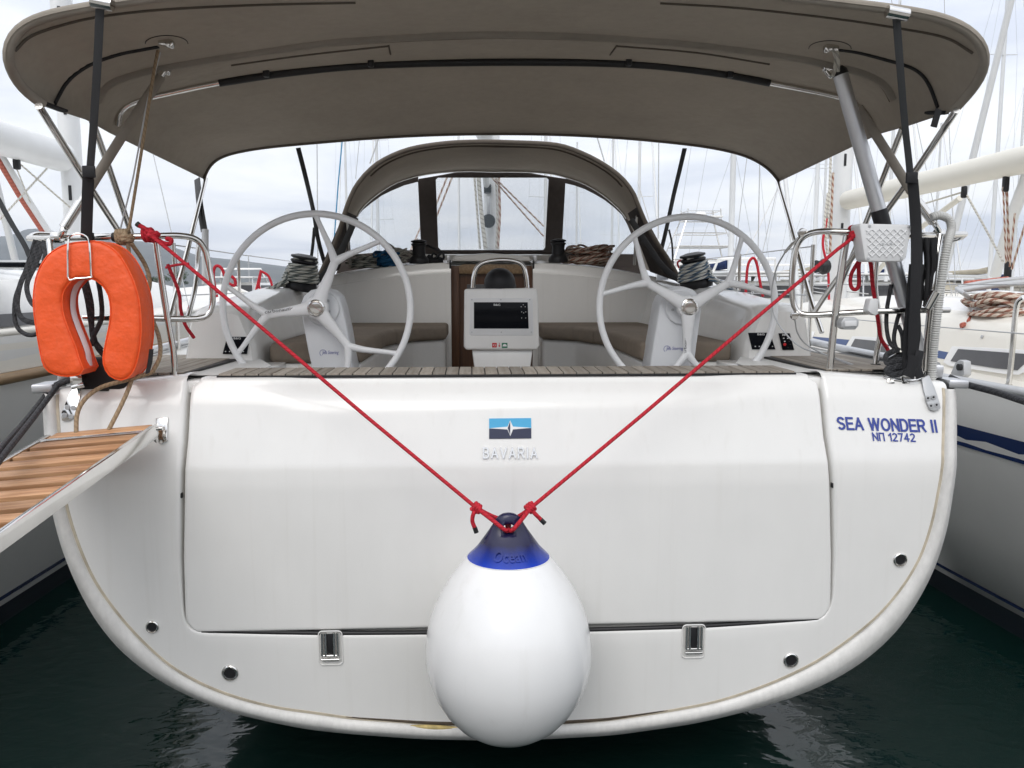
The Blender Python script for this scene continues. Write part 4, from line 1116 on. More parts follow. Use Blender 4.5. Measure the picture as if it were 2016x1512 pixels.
# aft hem, rolled
mk_tube('aft_hem', [p+Vector((0, 0.02, 0.004)) for p in R0], 0.018, CANVAS, bim, 10)
mk_tube('forward_hem', [p+Vector((0, 0.0, 0.0)) for p in R3], 0.014, CANVASD, bim, 8)
seam_px('seam', [(415, 345), (425, 322), (450, 308), (520, 294), (600, 286), (740, 275), (990, 266), (1220, 274), (1400, 290), (1460, 305), (1500, 325), (1522, 345)], 0.003, BLACK, 0.004)
# pocket of the second bow
seam_px('bow_pocket', [(190, 200), (205, 172), (240, 152), (340, 128), (560, 94), (700, 78), (990, 66), (1300, 80), (1550, 110), (1640, 128), (1700, 142), (1742, 165), (1762, 195)], 0.028, CANVAS, 0.004, 5, 0.55, 8)
seam_px('seam', [(200, 196), (215, 174), (248, 156), (345, 135), (560, 102), (700, 87), (990, 75), (1300, 88), (1550, 117), (1640, 134), (1700, 150), (1735, 172), (1752, 200)], 0.003, CANVASD, 0.016)
seam_px('seam', [(30, 100), (60, 72), (120, 50), (200, 32), (330, 18), (520, 9), (700, 5)], 0.005, CANVASD, 0.004)
seam_px('seam', [(1300, 6), (1460, 16), (1640, 36), (1760, 54), (1860, 74), (1915, 105)], 0.005, CANVASD, 0.004)
# battens stitched under the cloth
seam_px('batten_pocket', [(455, 128), (600, 108), (765, 90)], 0.006, CANVASD, 0.004, 4)
seam_px('batten_pocket', [(765, 89), (769, 107)], 0.004, CANVASD, 0.004, 2)
seam_px('batten_pocket', [(1515, 126), (1370, 103), (1215, 90)], 0.006, CANVASD, 0.004, 4)
seam_px('batten_pocket', [(1215, 89), (1201, 108)], 0.004, CANVASD, 0.004, 2)
# third bow: black sleeve in the middle, bare steel at the ends
bow = [under(px, py, 0.03) for px, py in ((232, 246), (236, 224), (250, 208), (282, 195), (330, 184), (430, 163), (560, 143), (730, 128), (990, 122), (1240, 126), (1400, 142), (1515, 163), (1640, 188), (1680, 203), (1705, 222), (1716, 250))]
bow = [b for b in bow if b is not None]
bw = mk_tube('bimini_bow', bow, 0.0135, STEEL, bim, 10, 5)
sl = [under(px, py, 0.032) for px, py in ((432, 163), (560, 144), (730, 128), (990, 122), (1240, 126), (1400, 142), (1515, 163))]
mk_tube('bow_sleeve', sl, 0.019, BLACK, bw, 10, 6)
for px, py in ((524, 140), (730, 120), (1238, 118), (1438, 142)):
    p = under(px, py, 0.02); mk_box('clip', p, (0.028, 0.03, 0.055), BLACKP, bw, bevel=0.006)
# curved zips with dark flaps
for pts in ([(312, 92), (280, 98), (235, 107), (185, 124), (150, 145), (130, 165), (118, 185), (108, 205)],
            [(1650, 98), (1690, 104), (1740, 117), (1790, 132), (1815, 148), (1830, 170), (1840, 195), (1846, 212)]):
    seam_px('zip', pts, 0.013, WEB, 0.006, 5, 0.5)
for a, b in (((84, 203), (125, 218)), ((1828, 222), (1860, 222))):
    seam_px('zip_flap', [a, b], 0.02, WEB, 0.008, 3, 0.4)
mk_tube('zip_flap', [P(1848, 215, -0.26), P(1842, 236, -0.27), P(1838, 250, -0.27)], 0.014, WEB, bim, 6, 3, flat=0.3, flatdir=(0, -1, 0))
# bow fittings
for px, py in ((328, 84), (322, 138), (1636, 93), (1632, 132)):
    p = under(px, py, 0.03)
    f = mk_box('bow_fitting', p, (0.055, 0.035, 0.030), STEEL, bim, Matrix.Rotation(0.3 if px < 1000 else -0.3, 3, 'Y'), bevel=0.006)
    mk_lathe('fitting_screw', [(0.008, 0), (0.008, 0.01), (0, 0.012)], p+Vector((0.012, -0.02, -0.012)), STEEL, f, (0, -1, -0.2), 10)
def ringseam(px, py, rx, ry):
    seam_px('patch', [(px+rx*math.cos(a), py+ry*math.sin(a)) for a in [math.pi*k/10 for k in range(-10, 1)]], 0.0018, BLACK, 0.004, 2)
ringseam(328, 86, 42, 16); ringseam(1634, 96, 42, 16)
# frame legs
def leg(name, pts, r=0.0135, m=STEEL): return mk_tube(name, pts, r, m, bim, 10, 6 if len(pts) > 2 else 0)
leg('frame_leg', [P(76, 208, -0.30), P(150, 325, 0.1), P(238, 462, 0.6)])
leg('frame_leg', [P(182, 240, 0.2), P(222, 352, 0.45), P(262, 470, 0.75)])
leg('frame_leg', [P(405, 352, 2.0), P(385, 430, 1.6), P(362, 520, 1.3), P(340, 600, 1.1), P(330, 640, 1.0)])
leg('frame_brace', [P(323, 142, 0.25), P(255, 245, 0.22), P(160, 395, 0.15), P(128, 447, 0.12)])
mk_tube('brace_sleeve', [P(318, 150, 0.245), P(255, 245, 0.215), P(178, 368, 0.15)], 0.020, CANVAS, bim, 10, 5)
leg('frame_leg', [P(1883, 217, -0.30), P(1800, 340, 0.1), P(1720, 450, 0.5), P(1640, 560, 0.85), P(1600, 620, 1.0)])
leg('frame_leg', [P(1777, 252, 0.2), P(1738, 352, 0.45), P(1700, 450, 0.75), P(1655, 560, 1.0)])
leg('frame_leg', [P(1531, 358, 2.0), P(1550, 420, 1.6), P(1567, 480, 1.35), P(1592, 575, 1.1), P(1618, 655, 0.95)])
leg('frame_brace', [P(1640, 142, 0.25), P(1700, 230, 0.22), P(1800, 385, 0.15), P(1838, 440, 0.12)])
mk_tube('brace_sleeve', [P(1690, 212, 0.225), P(1740, 290, 0.19), P(1795, 378, 0.15)], 0.020, CANVAS, bim, 10, 5)
for pts in ([P(158, 398, 0.15), P(126, 448, 0.12)], [P(1806, 396, 0.14), P(1838, 438, 0.12)]):
    mk_tube('brace_end', pts, 0.020, STEEL, bim, 12)
# webbing straps: aft pair with buckles, forward pair
def strap(name, pts, w, m=WEBG, flatdir=(0, 1, 0)):
    return mk_tube(name, pts, w/2, m, bim, 8, 5, flat=0.10, flatdir=flatdir)
strap('strap', [P(197, 10, -0.46), P(192, 120, -0.35), P(184, 250, -0.2), P(177, 345, -0.08), P(172, 470, 0.02)], 0.031)
strap('strap', [P(1764, 24, -0.46), P(1772, 130, -0.36), P(1782, 250, -0.2), P(1792, 345, -0.08), P(1800, 470, -0.03), P(1798, 600, -0.03), P(1790, 720, 0.02)], 0.031)
strap('strap', [P(174, 350, -0.085), P(172, 400, -0.05), P(170, 470, 0.0)], 0.046, WEB)
strap('strap', [P(1797, 355, -0.09), P(1804, 450, -0.06), P(1803, 560, -0.06), P(1797, 700, -0.03)], 0.046, WEB)
for px, py, Y in ((175, 338, -0.10), (1795, 350, -0.10)):
    b = mk_box('buckle', P(px, py, Y), (0.048, 0.012, 0.045), BLACKP, bim, bevel=0.004)
for px, py, Y in ((200, 6, -0.47), (1765, 26, -0.47)):
    mk_tube('strap_clamp', [P(px-19, py-4, Y), P(px+22, py+4, Y)], 0.021, STEEL, bim, 12)
strap('strap', [P(587, 291, 2.0), P(602, 350, 2.1), P(618, 420, 2.4), P(626, 470, 2.55), P(640, 522, 2.7)], 0.030, BLACK)
strap('strap', [P(619, 448, 2.52), P(615, 490, 2.55), P(607, 545, 2.6)], 0.022, BLACK)
strap('strap', [P(1348, 292, 2.0), P(1338, 335, 2.12), P(1326, 385, 2.3), P(1312, 450, 2.55), P(1300, 500, 2.7)], 0.030, BLACK)
strap('strap', [P(1317, 452, 2.5), P(1323, 480, 2.52), P(1325, 520, 2.55)], 0.014, BLACK)
strap('strap', [P(388, 352, 2.0), P(393, 400, 1.75), P(402, 455, 1.6)], 0.042, BLACK)
mk_tube('frame_socket', [P(404, 452, 1.2), P(404, 560, 1.15)], 0.018, MASTW, bim, 12)

# ================================================================== pushpit rails
RAILR = 0.0132
def rail(name, pts, parent, r=RAILR, sub=7): return mk_tube(name, pts, r, STEEL, parent, 12, sub)
def rr_px(lst): return [P(px, py, Y) for px, py, Y in lst]
pl_top = rail('pushpit_rail', rr_px([(57, 469, 0.30), (90, 470, 0.22), (160, 467, 0.08), (240, 466, 0.05), (300, 465, 0.07), (352, 464, 0.12), (385, 471, 0.16), (402, 490, 0.18), (410, 520, 0.19), (417, 560, 0.19), (418, 595, 0.19), (410, 618, 0.18), (392, 627, 0.16), (350, 628, 0.13), (310, 627, 0.10), (240, 626, 0.06), (165, 625, 0.06)]), yacht)
rail('rail_loop', rr_px([(57, 469, 0.30), (75, 462, 0.36), (130, 466, 0.5)]), pl_top)
rail('rail_post', rr_px([(306, 470, 0.08), (316, 540, 0.09), (330, 628, 0.10), (341, 690, 0.11), (345, 744, 0.11)]), pl_top)
rail('rail_post', rr_px([(370, 625, 0.14), (385, 560, 0.5), (392, 470, 0.55)]), pl_top, 0.011)
mk_tube('post_base', [P(345, 740, 0.11), P(345, 748, 0.11)], 0.020, BLACK, pl_top, 14)
rail('rail_post', rr_px([(97, 472, 0.10), (108, 560, 0.06), (130, 690, 0.06), (140, 742, 0.06)]), pl_top)
mk_lathe('rail_clamp', [(0.022, -0.02), (0.024, -0.015), (0.024, 0.015), (0.022, 0.02)], P(113, 467, 0.13), STEEL, pl_top, (1, 0, 0), 14)
rail('brace_knuckle', rr_px([(127, 447, 0.12), (124, 456, 0.11), (119, 465, 0.115)]), pl_top, 0.015)
for px in (178, 228): mk_lathe('rail_grip', [(0.018, -0.012), (0.021, 0), (0.018, 0.012)], P(px, 467, 0.055), BLACK, pl_top, (1, 0, 0), 14)
pr_top = rail('pushpit_rail', rr_px([(1900, 461, 0.28), (1860, 462, 0.20), (1790, 462, 0.08), (1720, 459, 0.05), (1650, 456, 0.07), (1612, 456, 0.12), (1585, 464, 0.16), (1570, 482, 0.18), (1562, 515, 0.19), (1559, 560, 0.19), (1562, 595, 0.19), (1572, 614, 0.18), (1592, 620, 0.16), (1640, 618, 0.13), (1700, 614, 0.10), (1790, 611, 0.06), (1868, 610, 0.10)]), yacht)
rail('rail_post', rr_px([(1668, 460, 0.08), (1658, 520, 0.09), (1645, 618, 0.11), (1637, 690, 0.12), (1634, 735, 0.12)]), pr_top, 0.0155)
mk_tube('post_base', [P(1634, 730, 0.12), P(1634, 736, 0.12)], 0.022, BLACK, pr_top, 14)
rail('rail_post', rr_px([(1730, 470, 0.25), (1722, 560, 0.26), (1733, 650, 0.28), (1727, 690, 0.30), (1724, 718, 0.30)]), pr_top, 0.0135)
mk_tube('post_base', [P(1724, 716, 0.30), P(1724, 722, 0.30)], 0.022, BLACK, pr_top, 14)
rail('rail_post', rr_px([(1850, 462, 0.10), (1840, 540, 0.06), (1828, 640, 0.06), (1820, 730, 0.06)]), pr_top, 0.0145)
rail('rail_loop', rr_px([(1900, 461, 0.28), (1880, 470, 0.40), (1800, 480, 0.6)]), pr_top)
mk_lathe('rail_clamp', [(0.022, -0.02), (0.024, -0.015), (0.024, 0.015), (0.022, 0.02)], P(1849, 462, 0.17), STEEL, pr_top, (1, 0, 0), 14)
rail('brace_knuckle', rr_px([(1838, 438, 0.12), (1846, 450, 0.14), (1849, 460, 0.17)]), pr_top, 0.012)
mk_lathe('wire_end', [(0.0, -0.02), (0.018, -0.018), (0.022, 0), (0.018, 0.018), (0, 0.02)], P(1580, 459, 0.17), STEEL, pr_top, (0.2, 1, 0), 16)
rail('wire_end', rr_px([(1577, 465, 0.2), (1560, 480, 0.25), (1546, 496, 0.32)]), pr_top, 0.007)
mk_lathe('wire_end', [(0.0, -0.02), (0.014, -0.018), (0.018, 0), (0.014, 0.018), (0, 0.02)], P(1564, 622, 0.17), STEEL, pr_top, (0.2, 1, 0), 16)
# slack guard wires of the open gate
mk_tube('guard_wire', rr_px([(1546, 496, 0.32), (1528, 530, 0.42), (1519, 580, 0.46), (1524, 620, 0.46), (1545, 655, 0.42), (1580, 685, 0.36), (1630, 700, 0.34), (1690, 722, 0.3), (1740, 738, 0.2)]), 0.0035, ALUG, pr_top, 6, 6)
mk_tube('guard_wire', rr_px([(1565, 628, 0.18), (1570, 655, 0.25), (1590, 680, 0.32), (1640, 705, 0.34), (1720, 735, 0.2)]), 0.0035, ALUG, pr_top, 6, 6)
# small rail fittings
mk_tube('rod_holder', [P(1825, 606, 0.03), P(1843, 574, 0.01)], 0.021, STEEL, pr_top, 14)
dl = mk_prism('deck_light', [P(px, py, 0.02) for px, py in ((1656, 634), (1662, 625), (1684, 624), (1692, 630), (1691, 642), (1685, 649), (1663, 649), (1656, 644))], (0, 0.05, 0), ALUG, pr_top, 0.006)
mk_prism('lens', [P(px, py, 0.014) for px, py in ((1663, 632), (1687, 631), (1687, 642), (1664, 643))], (0, 0.01, 0), PLW, dl, 0.002)
mk_prism('rail_bracket', [P(px, py, 0.045) for px, py in ((1714, 588), (1730, 588), (1730, 618), (1724, 622), (1716, 618), (1708, 612))], (0, 0.05, 0), PLW, pr_top, 0.006)

# ================================================================== rig of the yacht
mastY = 6.0
mp = P(968, 420, mastY)
mast = mk_prism('mast', [Vector((mp.x+0.09*math.cos(a), mastY+0.13*math.sin(a), 2.0)) for a in [2*math.pi*k/20 for k in range(20)]], (0, -0.1, 15.5), MASTW, yacht, 0, angle=60)
boom = mk_tube('boom', [P(952, 266, 5.9)+Vector((0, 0, 0.02)), P(955, 262, 5.0), P(958, 240, 2.4)+Vector((0, 0, 0.35))], 0.09, MASTW, yacht, 16, 0)
mk_box('gooseneck', P(960, 372, 5.84), (0.08, 0.12, 0.09), BLACKP, mast, bevel=0.01)
mk_tube('vang', [P(958, 365, 5.8), P(950, 285, 5.2)], 0.035, MASTW, mast, 12)
bl = mk_box('turning_block', P(962, 405, 5.78), (0.04, 0.03, 0.20), ALUG, mast, bevel=0.012)
mk_lathe('sheave', [(0.07, -0.012), (0.075, 0.0), (0.07, 0.012), (0.03, 0.016), (0, 0.016)], P(962, 435, 5.76), BLACKP, bl, (0, -1, 0), 20)
for pts, r, m in (([(934, 349), (938, 400), (945, 490)], 0.012, WHTR), ([(942, 349), (948, 420), (956, 490)], 0.022, WHTR), ([(982, 349), (984, 420), (982, 460), (980, 490)], 0.014, BRNR), ([(976, 349), (979, 420), (977, 490)], 0.010, WHTR)):
    mk_tube('halyard', [P(px, py, 5.72) for px, py in pts], r, m, mast, 8, 5)
for x0, y0, x1, y1, Ya, Yb, r in ((880, 349, 855, 412, 5.6, 5.6, 0.010), (890, 349, 858, 430, 5.6, 5.6, 0.010), (976, 352, 1070, 445, 5.6, 5.9, 0.010), (968, 349, 1070, 465, 5.6, 5.9, 0.010), (828, 447, 805, 500, 5.9, 5.6, 0.008), (822, 470, 800, 510, 5.9, 5.6, 0.008)):
    mk_tube('running_line', [P(x0, y0, Ya), P(x1, y1, Yb)], r, BRNR, mast, 6)
# standing rigging
for a, b, Ya, Yb, r in (((624, 270), (626, 560), 4.6, 4.6, 0.005), ((708, 270), (700, 352), 6.2, 6.2, 0.004), ((1297, 280), (1296, 470), 4.6, 4.6, 0.005), ((1496, 300), (1492, 520), 3.5, 3.5, 0.004), ((747, 268), (728, 322), 6.5, 6.5, 0.008), ((1175, 268), (1190, 318), 6.5, 6.5, 0.008)):
    top = P(a[0], a[1], Ya); bot = P(b[0], b[1], Yb)
    mk_tube('shroud', [top+(top-bot)*6, top, bot], r, ALUG, mast, 6)
mk_tube('flag_halyard', [P(674, 274, 4.4), P(666, 360, 4.4), P(658, 470, 4.4)], 0.006, mat('line_blue', (0.05, 0.25, 0.45), 0.6), mast, 6)
# backstay legs run from the quarters up past the bimini
# ================================================================== things hung on and tied to the yacht
# ---- horseshoe lifebuoy
def c2(x, y): return (x/3.0, 400+y/3.0)
outer = [(470, 1008), (400, 1022), (320, 1010), (265, 975), (240, 900), (215, 760), (197, 620), (200, 500), (225, 400), (280, 310), (350, 260), (420, 237), (510, 228), (590, 230), (690, 292), (765, 410), (812, 540), (828, 660), (830, 780), (815, 900), (785, 990), (740, 1038), (700, 1042), (650, 1022), (618, 975), (608, 910), (628, 800), (648, 700), (652, 620), (638, 540), (600, 482), (560, 452), (515, 440), (465, 440), (420, 456), (390, 490), (368, 530), (362, 590), (375, 670), (410, 765), (448, 860), (468, 930), (490, 975)]
fr = [P(*c2(x, y), -0.20) for x, y in outer]
fr = resample(cat_rom(fr, 4, True)+[fr[0]], 97)[:-1]
lb_loc = P(185, 745, -0.13)
buoy = new_empty('lifebuoy', lb_loc, 'orange horseshoe lifebuoy hung from the stainless rail at the left quarter', 'lifebuoy')
bm = bmesh.new()
cen = sum(fr, Vector())/len(fr)
def inset(pts, d):
    n = len(pts); out = []
    for i in range(n):
        t = (pts[(i+1) % n]-pts[i-1]).normalized(); nn = Vector((t.z, 0, -t.x))
        out.append(pts[i]+nn*d)
    return out
area = sum(fr[i].x*fr[(i+1) % len(fr)].z-fr[(i+1) % len(fr)].x*fr[i].z for i in range(len(fr)))
sg = -1 if area > 0 else 1
rings = []
for d, dy in ((0.020, -0.006), (0.010, -0.004), (0.004, 0.0), (0.0, 0.008), (-0.003, 0.03), (-0.004, 0.065), (-0.003, 0.10), (0.0, 0.122), (0.004, 0.13), (0.012, 0.134)):
    q = inset(fr, d*sg); rings.append([p+Vector((0, dy, 0)) for p in q])
vr = loft(bm, rings, True)
from mathutils.geometry import tessellate_polygon
for ring_ in (vr[0], vr[-1]):
    for tri in tessellate_polygon([[v.co for v in ring_]]):
        try: bm.faces.new([ring_[i] for i in tri])
        except ValueError: pass
finish(bm, 'cover', ORANGE, buoy, 50)
# welded seams along front and back edges
for dy in (0.004, 0.126):
    bm = bmesh.new(); tube(bm, [p+Vector((0, dy, 0)) for p in inset(fr, -0.001*sg)], 0.0028, 5, closed=True); finish(bm, 'piping', ORANGE, buoy)
# reflective strip running down the inside of the opening
ins = [P(*c2(x, y), -0.14)+Vector((0.012, 0, 0)) for x, y in ((466, 446), (430, 500), (414, 560), (416, 640), (440, 720), (472, 800), (500, 880), (512, 960))]
mk_tube('zip_strip', ins, 0.012, mat('zip_white', (0.62, 0.60, 0.62), 0.6), buoy, 8, 6, flat=0.25, flatdir=(-1, 0.5, 0))
mk_prism('label_patch', [P(*c2(x, y), -0.17) for x, y in ((882, 862), (908, 862), (900, 940), (885, 1000), (858, 1012), (872, 940))], (-0.002, 0.004, 0), WEB, buoy)
# wire bracket that carries it
br = mk_tube('lifebuoy_bracket', [P(135, 470, 0.0), P(134, 545, -0.21), P(150, 548, -0.215), P(178, 546, -0.215), P(179, 540, -0.215), P(176, 480, -0.215), P(170, 465, -0.19), P(155, 460, -0.18), P(140, 464, -0.19), P(134, 480, -0.215), P(134, 546, -0.215)], 0.0035, STEEL, yacht, 6, 3)

# ---- fender ball
fc = P(1001, 1285, -0.44)
fend = new_empty('ball_fender', fc+Vector((0, 0, -0.31)), 'big white ball fender with a blue neck hanging against the transom', 'fender')
prof = [(0.0, -0.334), (0.012, -0.333), (0.05, -0.329), (0.10, -0.315), (0.15, -0.290), (0.20, -0.253), (0.24, -0.207), (0.275, -0.148), (0.298, -0.085), (0.309, -0.025), (0.309, 0.035), (0.303, 0.09), (0.290, 0.145), (0.269, 0.198), (0.242, 0.250), (0.209, 0.302), (0.174, 0.348), (0.152, 0.374)]
mk_lathe('ball', prof, fc, FENW, fend, (0, 0, 1), 64, 60)
mk_tube('rim_line', [fc+Vector((0.1535*math.cos(a), 0.1535*math.sin(a), 0.374)) for a in [2*math.pi*k/48 for k in range(48)]], 0.0016, FENW, fend, 5, closed=True)
# blue neck drawn out into a flat lug with an eye
bm = bmesh.new(); rings = []
for h, rx_, ry_ in ((0.3745, 0.152, 0.152), (0.392, 0.134, 0.130), (0.412, 0.116, 0.103), (0.435, 0.100, 0.074), (0.458, 0.084, 0.050), (0.478, 0.070, 0.035), (0.497, 0.058, 0.026), (0.514, 0.048, 0.022), (0.528, 0.036, 0.019), (0.536, 0.022, 0.014), (0.539, 0.006, 0.005)):
    rings.append([fc+Vector((rx_*math.cos(a), ry_*math.sin(a), h)) for a in [2*math.pi*k/48 for k in range(48)]])
vr = loft(bm, rings, True); bm.faces.new(vr[-1]); bm.faces.new(vr[0][::-1])
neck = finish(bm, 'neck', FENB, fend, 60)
bm = bmesh.new(); lathe(bm, [(0, -0.3), (0.02, -0.3), (0.02, 0.3), (0, 0.3)], (0, 0, 0), (0, 1, 0), 20)
bmesh.ops.scale(bm, vec=(1.15, 1, 0.8), verts=bm.verts); bmesh.ops.translate(bm, vec=fc+Vector((0, 0, 0.487)), verts=bm.verts)
cut = finish(bm, 'cutter', FENB, None)
bo = neck.modifiers.new('eye', 'BOOLEAN'); bo.operation = 'DIFFERENCE'; bo.object = cut; bo.solver = 'EXACT'
neck.location = (0, 0, 0); neck.parent = None
dg = bpy.context.evaluated_depsgraph_get()
nm_ = bpy.data.meshes.new_from_object(neck.evaluated_get(dg)); neck.modifiers.clear(); neck.data = nm_
neck.parent = fend; neck.location = -fend.location
bpy.data.objects.remove(cut)
# moulded word round the neck
me, x0, x1, y0, y1 = text_mesh('Ocean', 0.0, 0.02, 1.1)
for v in me.vertices:
    u = (v.co.x-x0)/(x1-x0)-0.5; w = (v.co.y-y0)/(y1-y0); a = -math.pi/2+u*1.0; h = 0.394+0.032*w
    r = interp(h, [0.392, 0.412, 0.435], [0.132, 0.110, 0.086])+0.0025
    v.co = fc+Vector((r*math.cos(a), r*math.sin(a), h))
me.materials.clear()
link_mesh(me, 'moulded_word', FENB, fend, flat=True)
eye = fc+Vector((0, 0, 0.492))

# ---- red fender lines
RR = 0.0078
def knot(bm, c, r, rad=RR, seed=1, ax=Vector((0, 1, 0)), turns=3):
    """a bulky hitch: loops wound round a core"""
    u = Vector(ax).normalized(); v = u.orthogonal().normalized(); w = u.cross(v); pts = []
    rn = random.Random(seed)
    for k in range(turns*12+1):
        a = 2*math.pi*k/12; t = k/(turns*12)
        pts.append(c+u*((t-0.5)*r*2.0)+v*(r*(1+0.15*math.sin(3*a*0.37+seed)))*math.cos(a)+w*(r*(1+0.15*math.cos(2.3*a*0.4)))*math.sin(a))
    tube(bm, pts, rad, 8)
def fender_line(name, top_pts, mid, k_px, tail, label, kseed):
    bm = bmesh.new(); kp = P(k_px[0], k_px[1], -0.42)
    tube(bm, cat_rom(top_pts, 4), RR, 8)
    tube(bm, [top_pts[-1], top_pts[-1].lerp(kp, 0.33), top_pts[-1].lerp(kp, 0.66)-Vector((0, 0, 0.004)), kp], RR, 8)
    knot(bm, kp, 0.014, RR, kseed, (kp-eye), 3)
    e0 = eye+Vector((-0.012 if k_px[0] < 1000 else 0.012, -0.052, -0.004)); e1 = eye+Vector((0, 0.05, -0.002))
    tube(bm, cat_rom([kp, kp.lerp(e0, 0.5)+Vector((0.0, -0.022, 0.006)), e0, eye+Vector((0, 0, -0.014)), e1, kp.lerp(e1, 0.5)+Vector((0, 0.012, -0.008)), kp], 5), RR, 8)
    tube(bm, cat_rom([kp]+[P(px, py, -0.435) for px, py in tail], 5), RR, 8)
    o = finish(bm, name, REDR, None, 60); tag(o, label, 'rope', 'red fender lines')
    e = P(*tail[-1], -0.435); e2 = P(*tail[-2], -0.435); d = (e-e2).normalized()
    mk_tube('whipping', [e-d*0.004, e+d*0.018], RR*1.12, BLACK, o, 8)
    return o
bmk = bmesh.new()
lt = P(296, 466, 0.03)
o = fender_line('fender_line', [P(296, 462, 0.02), P(305, 470, 0.0), P(330, 490, -0.02)], None, (938, 1000), [(932, 1012), (930, 1026), (935, 1040)], 'red rope from the left rail down to the knot left of the fender', 3)
bm = bmesh.new(); knot(bm, P(294, 463, 0.055), 0.022, 0.010, 2, (1, 0, 0), 3); knot(bm, P(302, 464, 0.02), 0.014, 0.010, 5, (0.5, 0.2, 1), 2)
tube(bm, cat_rom([P(300, 465, 0.03), P(285, 450, 0.03), P(272, 443, 0.03)], 4), 0.0095, 8)
tube(bm, cat_rom([P(305, 468, 0.03), P(320, 478, 0.03), P(334, 480, 0.03), P(337, 472, 0.03), P(328, 470, 0.04)], 4), 0.0095, 8)
kn = finish(bm, 'hitch', REDR, o, 60); mk_tube('whipping', [P(274, 444, 0.03), P(269, 440, 0.03)], 0.011, BLACK, o, 8)
o = fender_line('fender_line', [P(1684, 462, 0.02), P(1670, 475, 0.0), P(1650, 490, -0.02)], None, (1045, 1000), [(1052, 1010), (1060, 1018), (1066, 1024)], 'red rope from the right rail down to the knot right of the fender', 6)
bm = bmesh.new(); knot(bm, P(1685, 457, 0.055), 0.021, 0.010, 4, (1, 0, 0), 3); knot(bm, P(1681, 463, 0.02), 0.012, 0.010, 8, (0.4, 0.2, 1), 2)
finish(bm, 'hitch', REDR, o, 60)
# spare red line hanging inside the right rail
sp = mk_tube('spare_line', [P(1690, 515, 0.10), P(1676, 540, 0.12), P(1675, 562, 0.12), P(1683, 570, 0.12), P(1691, 560, 0.12), P(1692, 515, 0.10), P(1712, 512, 0.10), P(1718, 560, 0.14), P(1724, 600, 0.16), P(1730, 640, 0.2), P(1734, 665, 0.24), P(1746, 685, 0.26), P(1750, 692, 0.26)], 0.0085, REDR, None, 8, 6)
tag(sp, 'looped red line hanging below the white lattice box on the right rail', 'rope')
sp2 = mk_tube('spare_line', [P(330, 520, 0.35), P(352, 575, 0.36), P(356, 610, 0.36), P(365, 640, 0.38), P(382, 665, 0.42)], 0.008, REDR, None, 8, 6)
tag(sp2, 'thin red line trailing below the left rail behind the lifebuoy', 'rope')

# ---- passerelle (gangway)
ga, gb = P(318, 833, -0.16), P(104, 852, -0.16)
gdir = -Vector((math.sin(math.radians(4.4)), math.cos(math.radians(4.4)), math.tan(math.radians(8.2)))).normalized()
gside = (gb-ga); gw = gside.length; gside.normalize()
gup = gside.cross(gdir).normalized()
if gup.z < 0: gup = -gup
GL = 2.05
gang = new_empty('gangway', ga.lerp(gb, 0.5)-Vector((0, 0, 0.05)), 'teak slatted gangway with polished frame hinged on the left of the transom', 'gangway')
def gpt(u, v, w=0.0): return ga+gdir*u+gside*v+gup*w
def gbox(name, u0, u1, v0, v1, w0, w1, m, par, bevel=0.003):
    pts = [gpt(u0, v0, w0), gpt(u1, v0, w0), gpt(u1, v1, w0), gpt(u0, v1, w0)]
    return mk_prism(name, pts, gup*(w1-w0), m, par, bevel)
r1 = gbox('side_rail', 0.05, GL, 0.0, 0.022, -0.044, 0.008, STEEL, gang)
r2 = gbox('side_rail', 0.05, GL, gw-0.022, gw, -0.044, 0.008, STEEL, gang)
gbox('cross_bar', 0.105, 0.122, 0.022, gw-0.022, -0.01, 0.008, STEEL, gang, 0.002)
gbox('slat', 0.02, 0.10, 0.026, gw-0.026, -0.014, 0.004, TEAKO, gang, 0.003)
u = 0.135
while u < GL-0.08:
    gbox('slat', u, u+0.064, 0.026, gw-0.026, -0.020, 0.004, TEAKO, gang, 0.002); u += 0.102
for v in (0.06, gw-0.06): gbox('bearer', 0.12, GL, v-0.012, v+0.012, -0.045, -0.0205, BLACKP, gang)
hb = mk_prism('hinge_bracket', [PT(px, py, -0.004) for px, py in ((307, 823), (331, 821), (330, 868), (318, 874), (309, 866))], (0, -0.006, 0), STEEL, gang, 0.002)
mk_prism('hinge_bracket', [P(px, py, -0.135) for px, py in ((304, 835), (311, 833), (314, 870), (305, 862))], (0.004, -0.04, 0), STEEL, gang, 0.002)
mk_tube('hinge_pin', [P(300, 845, -0.15), P(320, 843, -0.15)], 0.008, STEEL, gang, 10)
# hoisting line of the gangway
hl = mk_tube('gangway_line', [P(312, 92, 0.05), P(300, 160, 0.05), P(275, 320, 0.06), P(252, 462, 0.06), P(250, 470, 0.04), P(262, 468, 0.03), P(256, 480, 0.05)], 0.0065, BEIR, None, 8, 4)
tag(hl, 'thin beige line running from the canopy fitting down to the left rail', 'rope')
bm = bmesh.new(); knot(bm, P(244, 467, 0.055), 0.024, 0.0105, 3, (1, 0, 0), 4)
knot(bm, P(250, 470, 0.03), 0.014, 0.0105, 9, (0.3, 0, 1), 2)
tube(bm, cat_rom([P(252, 478, 0.03), P(256, 520, 0.05), P(262, 570, 0.06), P(266, 620, 0.06), P(262, 660, 0.05), P(255, 690, 0.02)], 5), 0.0085, 8)
tube(bm, cat_rom([P(258, 478, 0.03), P(285, 520, 0.1), P(295, 555, 0.1), P(290, 600, 0.1), P(312, 660, 0.05), P(315, 700, -0.06), P(300, 733, -0.10)], 5), 0.0085, 8)
tube(bm, cat_rom([P(300, 733, -0.1), P(250, 748, -0.13), P(200, 762, -0.10), P(168, 785, -0.13), P(152, 815, -0.16), P(150, 856, -0.20)], 5), 0.0085, 8)
